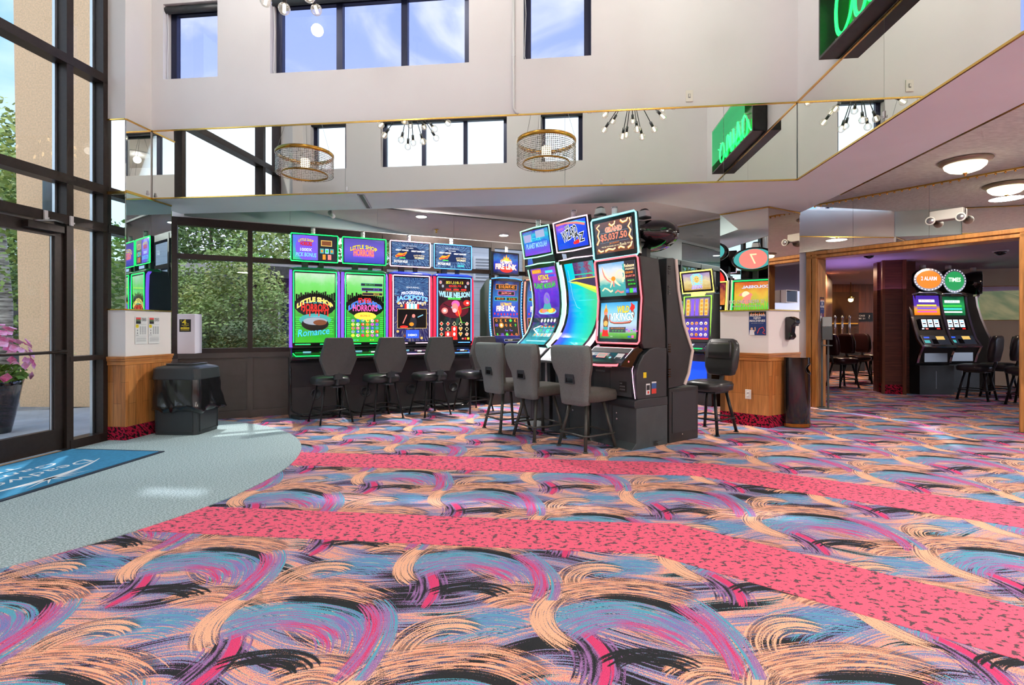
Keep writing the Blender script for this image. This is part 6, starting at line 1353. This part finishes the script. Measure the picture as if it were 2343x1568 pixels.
lw = nt.nodes.new('ShaderNodeLayerWeight'); lw.inputs[0].default_value = .35; mx = nt.nodes.new('ShaderNodeMixShader'); m2 = nt.nodes.new('ShaderNodeMixShader'); m2.inputs[0].default_value = .25
link(nt, lw.outputs['Facing'], mx.inputs[0]); link(nt, tr.outputs[0], mx.inputs[1]); link(nt, gl.outputs[0], mx.inputs[2]); link(nt, mx.outputs[0], m2.inputs[1]); link(nt, em.outputs[0], m2.inputs[2]); link(nt, m2.outputs[0], out.inputs[0]); BULB = m
FILA = glow('filament', C(255, 214, 150), 14)
sputnik('black sputnik chandelier with globe bulbs in front of the triple window', (-1.74, 4.0, 4.36), 3)
sputnik('black sputnik chandelier with globe bulbs nearer the green neon sign', (*SP(-1.407, -1.60), 4.36), 5)
CRY = mat('crystal', C(132, 128, 122), .1, spec=1, metal=.45, col2=C(255, 250, 240), vscale=40)  # dark and bright noise in the colour paints the sparkle in
def crystal(label, loc):
    t = thing('crystal_chandelier', label, 'chandelier', loc); r = .43
    b = MB(); b.lathe([(r, .30), (r + .01, .31), (r + .01, .35), (r, .36), (r - .015, .355), (r - .015, .305), (r, .30)], GOLD, 48, cap=False); b.build('top_ring', t)
    b = MB(); b.lathe([(r * .8, .0), (r * .82, .01), (r * .8, .03), (r * .78, .015), (r * .8, .0)], GOLD, 40, cap=False); b.build('inner_ring', t)
    b = MB()
    for k in range(96):
        a = 2 * PI * k / 96
        for q in range(11):
            z = .30 - q * .027; rr = r - .002 * (q % 2); x, y = rr * math.cos(a), rr * math.sin(a)
            b.add([(x, y, z), (x + .016 * math.sin(a), y - .016 * math.cos(a), z - .012), (x + .007 * math.cos(a), y + .007 * math.sin(a), z - .012), (x - .016 * math.sin(a), y + .016 * math.cos(a), z - .012), (x - .007 * math.cos(a), y - .007 * math.sin(a), z - .012), (x, y, z - .025)],
                  [(0, 1, 2), (0, 2, 3), (0, 3, 4), (0, 4, 1), (5, 2, 1), (5, 3, 2), (5, 4, 3), (5, 1, 4)], CRY)
    o = b.build('crystal_strands', t); o['kind'] = 'stuff'
    b = MB(); b.lathe([(.05, .12), (.07, .15), (.07, .25), (.05, .27)], glow('drum_glow', C(255, 232, 196), 3.0), 16); b.build('lamp_drum', t)
    b = MB()
    for k in range(3): a = 2 * PI * k / 3; b.tube([(r * math.cos(a), r * math.sin(a), .35), (.02 * math.cos(a), .02 * math.sin(a), ZT - loc[2])], .003, STEEL, 5)
    b.build('cable', t)
    l = bpy.data.lights.new('drum_lamp', 'POINT'); l.energy = 12; l.color = (1, .92, .82); l.shadow_soft_size = .06; lo = bpy.data.objects.new('drum_lamp', l); COL.objects.link(lo); lo.location = (loc[0], loc[1], loc[2] + .2)
crystal('crystal ring chandelier hanging ahead of the middle of the front wall, seen in the mirror', (*SP(-2.56, -2.3), 3.60))
crystal('crystal ring chandelier hanging near the glass front, seen in the mirror', (*SP(-6.4, -2.5), 3.62))
# neon sign on the side wall (local: x along the wall from far to near, -y into the hall)
t = thing('neon_sign', 'green neon script sign in a black box on the side wall above the mirror', 'neon sign', (*SP(0, -.79), 3.43), GA - PI / 2)
LW, LH, LD = 1.68, .62, .16
b = MB(); b.bx(0, LW, -LD, -.002, 0, .02, BLACK); b.bx(0, LW, -LD, -.002, LH - .02, LH, BLACK); b.bx(0, .02, -LD, -.002, .02, LH - .02, BLACK); b.bx(LW - .02, LW, -LD, -.002, .02, LH - .02, BLACK); b.build('box_frame', t)
b = MB(); b.bx(.02, LW - .02, -.03, -.004, .02, LH - .02, mat('green_backing', C(10, 70, 26), .12, emit=C(6, 90, 26), es=.15)); b.build('back_panel', t)  # green emission stands in for tube glow mirrored in the panel
NEON = glow('neon_sign_green', C(24, 255, 84), 3.2)
def cr(P, k=6):
    o = []; n = len(P)
    for i in range(n - 1):
        p0, p1, p2, p3 = P[max(i - 1, 0)], P[i], P[i + 1], P[min(i + 2, n - 1)]
        for j in range(k):
            u = j / k; o.append(tuple(.5 * (2 * p1[q] + (p2[q] - p0[q]) * u + (2 * p0[q] - 5 * p1[q] + 4 * p2[q] - p3[q]) * u * u + (3 * p1[q] - p0[q] - 3 * p2[q] + p3[q]) * u ** 3) for q in (0, 1)))
    o.append(P[-1]); return o
SCR = {'C': (.0, [(.26, .42), (.22, .52), (.12, .50), (.05, .34), (.06, .14), (.14, .06), (.24, .12), (.30, .24)]), 'a': (.30, [(.20, .28), (.12, .34), (.03, .24), (.04, .10), (.12, .07), (.19, .18), (.20, .32), (.20, .14), (.25, .08), (.29, .16)]),
       's': (.58, [(.02, .14), (.10, .36), (.12, .24), (.17, .14), (.12, .06), (.04, .10), (.14, .08), (.22, .16)]), 'i': (.78, [(.04, .12), (.08, .34), (.08, .14), (.12, .07), (.18, .16)]), 'n': (.94, [(.02, .08), (.04, .34), (.06, .14), (.14, .34), (.20, .30), (.20, .12), (.25, .08), (.30, .16)]), 'o': (1.24, [(.18, .32), (.08, .32), (.03, .18), (.10, .07), (.20, .10), (.23, .22), (.17, .32), (.20, .26), (.30, .30)])}
for ch, (x0, P) in SCR.items():
    b = MB()
    for d in (0, .022):
        b.tube([(.07 + x0 + x + d * .9, -.085, .03 + z + d * .4) for x, z in cr(P)], .0085, NEON, 6)
    b.build('letter_tube', t)
b = MB()
for k in range(12): b.tube([(.12 + k * .13, -.03, .1 + .3 * (k % 2)), (.12 + k * .13, -.085, .1 + .3 * (k % 2))], .006, CLEARP, 6)
b.build('tube_support', t)
l = bpy.data.lights.new('sign_glow', 'AREA'); l.energy = .8; l.color = (.15, 1, .4); l.size = 1.4; l.size_y = .5; l.shape = 'RECTANGLE'; lo = bpy.data.objects.new('sign_glow', l); COL.objects.link(lo); q = SP(-.2, -1.63); lo.location = (q[0], q[1], 3.74); lo.rotation_euler = (rad(90), 0, GA + PI / 2)
# conduit down the back wall, diffuser in the soffit, sprinkler, camera dome
t = thing('conduit', 'thin white conduit running down the back wall', 'conduit', (*SP(-2.80, -.012), 3.42), GA); b = MB(); b.tube([(0, 0, 1.5), (0, 0, .05), (.03, 0, .01), (.05, 0, -.004)], .012, WHITEP, 8); b.bx(-.018, .018, 0, .012, .6, .63, WHITEP); b.build('pipe', t)
t = thing('air_vent', 'dark slot air diffuser in the soffit under the back wall', 'vent', (*SP(-4.55, .36), ZS - .001), GA + rad(104)); b = MB(); b.bx(-.32, .32, -.035, .035, -.008, .0, STEEL); b.build('rim', t); b = MB(); b.bx(-.31, .31, -.02, .02, -.010, -.008, BLACK); b.build('slot', t)
t = thing('sprinkler_head', 'small ceiling sprinkler head over the slot alcove', 'sprinkler', (-.02, 6.95, ZC), 0); b = MB(); b.lathe([(.04, 0), (.045, -.006), (.02, -.012), (.012, -.05), (.016, -.06)], BRASS, 14); b.lathe([(.03, -.064), (.004, -.068)], BRASS, 12); b.build('head', t)
t = thing('security_camera', 'white bullet camera on the alcove ceiling', 'camera', (-2.3, 7.0, ZC), 0); b = MB(); b.lathe([(.05, 0), (.05, -.03), (.02, -.035), (.02, -.08)], WHITEP, 14); b.build('mount', t); b = MB(); b.tube([(-.03, .02, -.10), (.08, -.06, -.13)], .035, WHITEP, 12); b.build('camera_body', t)
for i, (x, y, lb) in enumerate(((5.9, 8.6, 'nearer the doorway'), (7.7, 8.2, 'over the reel machines'), (8.6, 7.9, 'beyond the reel machines'))):
    t = thing('camera_dome', 'dark ceiling camera dome in the far room, ' + lb, 'camera', (x, y, 2.42), 0, 'ceiling camera domes'); b = MB(); b.lathe([(.10, 0), (.10, -.02), (.085, -.025)], WHITEP, 18); b.build('rim', t); b = MB(); b.lathe([(.08, -.022), (.065, -.06), (.02, -.08)], BLACKG, 18); b.build('dome', t)
for i, (x, y, e, lb) in enumerate(((7.2, 11.6, 40, 'in the far room near the plum stools'), (-1.0, 7.6, 0, 'over the window row'), (1.2, 7.6, 0, 'behind the front bank'))):
    zz = 2.42 if i == 0 else ZC
    t = thing('downlight', 'round recessed ceiling downlight ' + lb, 'downlight', (x, y, zz), 0); b = MB(); b.lathe([(.10, 0), (.10, -.008), (.08, -.010)], WHITEP, 20); b.build('rim', t); b = MB(); b.lathe([(.08, -.006), (.01, -.007)], glow('downlight_lens', C(255, 226, 180), 6), 20); b.build('lens', t)

def clip(label, loc, rz):
    t = thing('mirror_clip', label, 'clip', loc, rz, 'clear mirror clips'); b = MB(); b.bx(-.012, .012, -.012, -.006, 0, .05, CLEARP); b.build('plate', t, bevel=.002); b = MB(); b.tube([(0, -.012, .012), (0, -.026, .006), (0, -.026, .022)], .003, CLEARP, 6); b.build('hook', t)
clip('clear clip under the back mirror band, at the seam near the entrance pier', (*SP(-4.60, 0), ZS + .02), GA)
clip('clear clip under the back mirror band below the last clerestory window', (*SP(-1.90, 0), ZS + .02), GA)
clip('clear clip under the back mirror band, the one closer to the sign', (*SP(-1.68, 0), ZS + .02), GA)
clip('clear plastic clip on the deep face of the entrance pier', (*SP(BL, -.06), ZS + .03), GA + PI / 2)
clip('clear plastic clip at the seam of the side mirror band', (*SP(0, -1.42), ZS + .04), GA - PI / 2)
for k, (q, z, lb) in enumerate((((A0 + .005, -1.02), 2.25, 'above the glass door'), ((A0 + .005, -.766), 2.25, 'where the door mullion meets the transom'))):
    t = thing('door_contact', 'small white door contact ' + lb, 'sensor', (*SP(*q), z), GA + PI / 2); b = MB(); b.bx(-.016, .016, -.02, 0, -.05, .045, WHITEP); b.build('body_mount', t, bevel=.003); b = MB(); b.bx(-.008, .03, -.016, -.004, -.03, -.015, WHITEP); b.build('tab', t)
# ------------------------------------------------------------------ outside
GROUND = mat('asphalt', C(120, 118, 116), .9, vary=.15, vscale=2)
m = MB(); m.prism([(-60, -40), (60, -40), (60, 90), (-60, 90)], -.5, -.12, GROUND); struct(m.build('ground_outside'))
m = MB(); m.prism([SP(-7.15, -9), SP(-7.15, .5), WP(-.5, .1), WP(7.5, .1), WP(7.5, 2.2), WP(-3.5, 2.2), SP(-13, .5), SP(-13, -9)], -.12, -.02, CONC); struct(m.build('pavement_outside'))
t = bpy.data.objects.new('wall_stucco_outside', None); COL.objects.link(t); t.location = (-6.62, 8.6, 0); struct(t)
m = MB(); m.add([(x, y, z) for z, w in ((-.02, .0), (7.5, .12)) for x, y in ((-.95 - w, -.6), (.5, -.6), (.5, .6), (-.95 - w, .6))], [(3, 2, 1, 0), (4, 5, 6, 7), (0, 1, 5, 4), (1, 2, 6, 5), (2, 3, 7, 6), (3, 0, 4, 7)], STUCCO); m.build('stucco_face', t)
t = thing('wall_sconce', 'dark grey cylinder lamp on the tan stucco pier outside', 'wall lamp', (-6.95, 8.0, 3.15), 0)
b = MB(); b.lathe([(.10, -.27), (.11, -.26), (.11, .26), (.10, .27)], CHARCOAL, 20, (0, -.14, 0)); b.build('shade', t); b = MB(); b.bx(-.05, .05, -.05, 0, -.08, .08, CHARCOAL); b.build('bracket', t)
t = thing('planter', 'tall black tapered planter of pink petunias outside the glass doors', 'planter', (-5.95, 6.02, -.02), 0)
b = MB(); b.loft([(0, 0, 0, .22, .22, .10), (0, 0, .20, .30, .30, .14), (0, 0, .55, .42, .42, .20), (0, 0, .60, .44, .44, .21), (0, 0, .60, .40, .40, .19), (0, 0, .55, .38, .38, .18)], BLACKG); b.build('pot', t)
LEAF = mat('petunia_leaf', C(110, 150, 60), .7, vary=.3, vscale=20); PETA = mat('petunia_pink', C(236, 96, 150), .6, col2=C(250, 190, 215), vscale=9)
def leafball(b, c, r, n, size, m, rr=None, shell=.35):
    R = rr or random
    for _ in range(n):
        d = Vector((R.gauss(0, 1), R.gauss(0, 1), R.gauss(0, 1))); d.normalize(); k = shell + (1 - shell) * R.random() ** .5
        p = Vector(c) + Vector((d.x * r[0], d.y * r[1], d.z * r[2])) * k
        x = Vector((R.gauss(0, 1), R.gauss(0, 1), R.gauss(0, .6))).normalized(); y = x.orthogonal().normalized(); s = size * R.uniform(.6, 1.3)
        b.add([p - x * s, p + y * s * .5, p + x * s, p - y * s * .5], [(0, 1, 2, 3)], m)
rp = random.Random(4)
b = MB(); leafball(b, (0, 0, .66), (.27, .27, .14), 260, .05, LEAF, rp); b.build('foliage', t, recalc=False)
b = MB()
for k in range(95):
    a = rp.uniform(0, 2 * PI); e = rp.uniform(-.15, 1) * PI / 2; d = Vector((math.cos(a) * math.cos(e), math.sin(a) * math.cos(e), math.sin(e))); p = Vector((d.x * .30, d.y * .30, .74 + d.z * .52 * rp.uniform(.5, 1)))
    x = d.orthogonal().normalized(); y = d.cross(x)
    P = [p + d * .02] + [p + d * .035 + (x * math.cos(2 * PI * j / 8) + y * math.sin(2 * PI * j / 8)) * (.052 if j % 2 else .038) for j in range(8)]
    b.add(P, [(0, 1 + j, 1 + (j + 1) % 8) for j in range(8)], PETA)
o = b.build('flowers', t, recalc=False); o['kind'] = 'stuff'
BARK = mat('bark', C(96, 80, 64), .9, vary=.3, vscale=14, stretch=(3, 3, .6)); BIRCH = mat('birch_bark', C(206, 200, 190), .8, col2=C(90, 84, 78), vscale=7, stretch=(.5, .5, 4))
LV = [mat('leaf_dark', C(92, 118, 62), .7, vary=.35, vscale=1.2), mat('leaf_mid', C(134, 160, 84), .7, vary=.35, vscale=1.2), mat('leaf_light', C(176, 190, 108), .7, vary=.3, vscale=1.2), mat('leaf_yellow', C(176, 172, 60), .7, vary=.3, vscale=1.2)]
for lf in LV + [LEAF]: pass
def tree(label, loc, h, r, n, kind, trunk=BARK, low=.25, size=.16, name='tree', cat='tree', seed=0):
    t = thing(name, label, cat, loc, 0, 'trees and shrubs outside'); R = random.Random(seed)
    b = MB(); b.tube([(0, 0, 0), (.05 * r, .02, h * .35), (-.03 * r, .05, h * .75)], [h * .028 + .03, h * .02 + .02, .02], trunk, 8); b.build('trunk', t)
    b = MB(); k = 9
    for i in range(k):
        z = h * (low + (1 - low) * (i + .5) / k); q = math.sin(PI * min(1, .25 + .75 * (i + .5) / k)) ** .6; a = R.uniform(0, 2 * PI); o = r * .45 * R.random()
        leafball(b, (o * math.cos(a), o * math.sin(a), z), (r * (.55 + .45 * q), r * (.55 + .45 * q), h * .16), n // k, size, LV[kind] if R.random() < .7 else LV[min(kind + 1, 3)], R)
    b.build('foliage', t, recalc=False); return t
# seen through the glass front
tree('dark bushy tree behind the petunia planter', (-12.2, 11.6, -.12), 5.4, 1.9, 7000, 0, size=.08, seed=1)
tree('birch tree with a pale trunk at the edge of the glass doors', (-9.35, 9.5, -.12), 5.0, 1.15, 3600, 1, BIRCH, .5, .06, seed=2)
tree('yellow-green tree beyond the stucco pier', (-17.5, 16.0, -.12), 6.0, 2.8, 6000, 2, size=.11, seed=3)
tree('green tree across the forecourt reflected by the entrance pier', (-13, 2.5, -.12), 4.4, 2.4, 5000, 1, size=.09, seed=4)
tree('green tree across the forecourt seen only in the hall mirrors', (-14, -3.5, -.12), 4.4, 2.6, 4000, 1, size=.1, seed=5)
# beyond the alcove windows
tree('light green shrub under the eave outside the first alcove window', (-7.35, 11.3, -.12), 2.55, 1.1, 9000, 1, low=.05, size=.045, name='shrub', cat='shrub', seed=6)
tree('tall light green shrub at the mullion outside the alcove windows', (-5.75, 11.0, -.12), 2.75, 1.0, 9000, 1, low=.05, size=.045, name='shrub', cat='shrub', seed=7)
tree('dark shrub low outside the alcove windows', (-6.3, 10.4, -.12), 1.6, .7, 6000, 0, low=.02, size=.04, name='shrub', cat='shrub', seed=8)
tree('dark shrub close to the second alcove window', (-5.0, 9.8, -.12), 1.35, .7, 5000, 0, low=.02, size=.04, name='shrub', cat='shrub', seed=9)
tree('tall dark tree behind the shingled eave', (-13.6, 23.5, -.12), 8.5, 3.0, 8000, 0, size=.12, seed=10)
tree('tall mid-green tree between the two roofs', (-9.6, 23.0, -.12), 8.0, 2.4, 8000, 1, size=.12, seed=11)
tree('tall tree at the end of the brown house', (-6.2, 24, -.12), 7.8, 2.0, 6000, 1, size=.11, seed=12)
tree('big dark tree behind the first alcove window', (-18.5, 24.5, -.12), 9, 3.2, 8000, 0, size=.12, seed=13)
def house(name, label, loc, rz, w, d, h, wallm, roof=True, pitch=.22):
    t = thing(name, label, 'house', loc, rz, 'buildings outside'); b = MB(); b.bx(-w / 2, w / 2, 0, d, 0, h, wallm); b.build('walls', t)
    if roof: b = MB(); b.prof([(-.7, h - .12), (d / 2, h + d * pitch), (d + .7, h - .12), (d + .7, h - .40), (-.7, h - .40)], -w / 2 - .3, w / 2 + .3, ROOFM); b.build('roof', t)
    return t
house('house', 'dark house with a deep shingled eave behind the shrubs', (-11.3, 14.6, -.12), rad(6), 5.6, 5, 2.95, mat('dark_house_wall', C(96, 92, 94), .8, vary=.1), True, .10)
t = house('house', 'brown lap-sided house beyond the second alcove window', (-4.75, 13.6, -.12), rad(28), 3.0, 3.4, 2.9, SIDINGB, True, .08)
for x in (-.9, .3):
    b = MB(); b.bx(x - .35, x + .35, -.04, 0, .7, 2.0, WHITEP); f = b.build('window_frame', t); b = MB(); b.bx(x - .30, x + .30, -.05, -.04, .75, 1.95, mat('house_pane', C(60, 70, 80), .1)); b.build('pane', f)
t = house('house', 'pale grey lap-sided wall close outside the alcove windows', (1.2, 12.6, -.12), rad(18), 7.4, 3, 5.0, SIDING, False)
b = MB(); b.bx(-2.2, -1.6, -.05, 0, 2.4, 2.95, WHITEP); f = b.build('vent_frame', t); b = MB()
for k in range(7): b.bx(-2.15, -1.65, -.06, -.05, 2.45 + k * .07, 2.48 + k * .07, mat('vent_grey', C(150, 152, 154), .5))
b.build('vent_slat', f)
b = MB(); b.bx(-1.0, -.7, -.04, 0, 2.2, 3.2, mat('tan_board', C(196, 160, 120), .7)); b.build('tan_board', t)
# hills far behind the forecourt (seen in the pier mirror)
m = MB(); R = []
for i in range(25):
    x = -70 + i * 4.5; R.append([(x, -34, -1), (x, -44, 7 + 2.5 * math.sin(i * .5) + 1.5 * math.sin(i * 1.3)), (x, -70, 10)])
for i in range(24): m.add([R[i][0], R[i + 1][0], R[i + 1][1], R[i][1], R[i + 1][2], R[i][2]], [(0, 1, 2, 3), (3, 2, 4, 5)], HILL, True)
struct(m.build('hills'))

# ------------------------------------------------------------------ sky, sun and lamps
w = bpy.data.worlds.new('sky'); SC.world = w; w.use_nodes = True; nt = w.node_tree; Sock.nt = nt
for n in list(nt.nodes): nt.nodes.remove(n)
out = nt.nodes.new('ShaderNodeOutputWorld'); bgn = nt.nodes.new('ShaderNodeBackground'); link(nt, bgn.outputs[0], out.inputs[0])
tc = nt.nodes.new('ShaderNodeTexCoord'); sp = nt.nodes.new('ShaderNodeSeparateXYZ'); link(nt, tc.outputs['Generated'], sp.inputs[0])
X, Y, Z = (Sock(sp.outputs[i]) for i in range(3))
no = nt.nodes.new('ShaderNodeTexNoise'); no.inputs['Scale'].default_value = 5.5; no.inputs['Detail'].default_value = 6; no.inputs['Distortion'].default_value = .8
link(nt, vec(X, Y, Z * 1.6), no.inputs[0]); cl_ = smooth(Sock(no.outputs[0]), .44, .72)
blue = mixc(smooth(Z, .0, .7), C(178, 190, 228), C(132, 156, 222))      # window side
cyan = mixc(smooth(Z, .0, .6), C(122, 162, 178), C(92, 142, 176))     # forecourt side
side = smooth(X * -1 + Y * -.45, .1, .45)
base = mixc(side, blue, cyan)
haze = mixc(smooth(Y * -1, .1, .7), base, C(214, 232, 250))            # bright hazy sky on the other side
col = mixc(cl_ * .75 * (1 - side * .9), haze, C(222, 226, 245))
link(nt, col.x, bgn.inputs[0])
bgn.inputs[1].default_value = 1.9
def light(kind, name, loc, energy, col=(1, 1, 1), rot=(0, 0, 0), **k):
    l = bpy.data.lights.new(name, kind); l.energy = energy; l.color = col
    for a, v in k.items(): setattr(l, a, v)
    o = bpy.data.objects.new(name, l); COL.objects.link(o); o.location = loc; o.rotation_euler = rot; return o
s = light('SUN', 'sun', (0, 0, 20), 2.8, (1, .95, .88), angle=rad(1.5))
d = Vector((.32, -.62, -1.28)); s.rotation_euler = d.to_track_quat('-Z', 'Y').to_euler()
light('AREA', 'alcove_lamp', (-1.0, 7.6, ZC - .015), 75, (1, .94, .88), shape='DISK', size=.16)
light('AREA', 'alcove_lamp', (1.2, 7.6, ZC - .015), 75, (1, .94, .88), shape='DISK', size=.16)
light('AREA', 'far_fill', (7.2, 11.6, 2.405), 26, (1, .66, .44), shape='DISK', size=.16)  # area lights added to brighten the far room
light('AREA', 'far_fill', (9.1, 13.4, 2.4), 30, (1, .66, .40), shape='DISK', size=.2)
light('AREA', 'far_fill', (8.6, 8.4, 2.4), 9, (1, .72, .52), shape='DISK', size=.2)
light('AREA', 'purple_cove', (6.3, 9.8, 1.9), 7, (.62, .36, 1), (PI, 0, 0), size=1.5)

# ------------------------------------------------------------------ camera
cam = bpy.data.cameras.new('camera'); co = bpy.data.objects.new('camera', cam); COL.objects.link(co)
co.location = (0, 0, 1.2); co.rotation_euler = (rad(90), 0, 0)
cam.sensor_width = 36; cam.lens = 1190 / 2343 * 36; cam.shift_y = -34 / 2343; cam.clip_start = .05; cam.clip_end = 400
SC.camera = co
vs = SC.view_settings; SC.display_settings.display_device = 'sRGB'; vs.view_transform = 'Standard'; vs.look = 'None'; vs.gamma = 1; vs.use_curve_mapping = False; vs.exposure = 0.42
cy = SC.cycles; cy.max_bounces = 6; cy.diffuse_bounces = 3; cy.glossy_bounces = 4; cy.transmission_bounces = 4; cy.transparent_max_bounces = 8; cy.caustics_reflective = False; cy.caustics_refractive = False
cy.sample_clamp_indirect = 6; cy.use_adaptive_sampling = True; cy.adaptive_threshold = .08; cy.adaptive_min_samples = 12
try: cy.use_denoising = True; cy.denoiser = 'OPENIMAGEDENOISE'
except Exception: pass
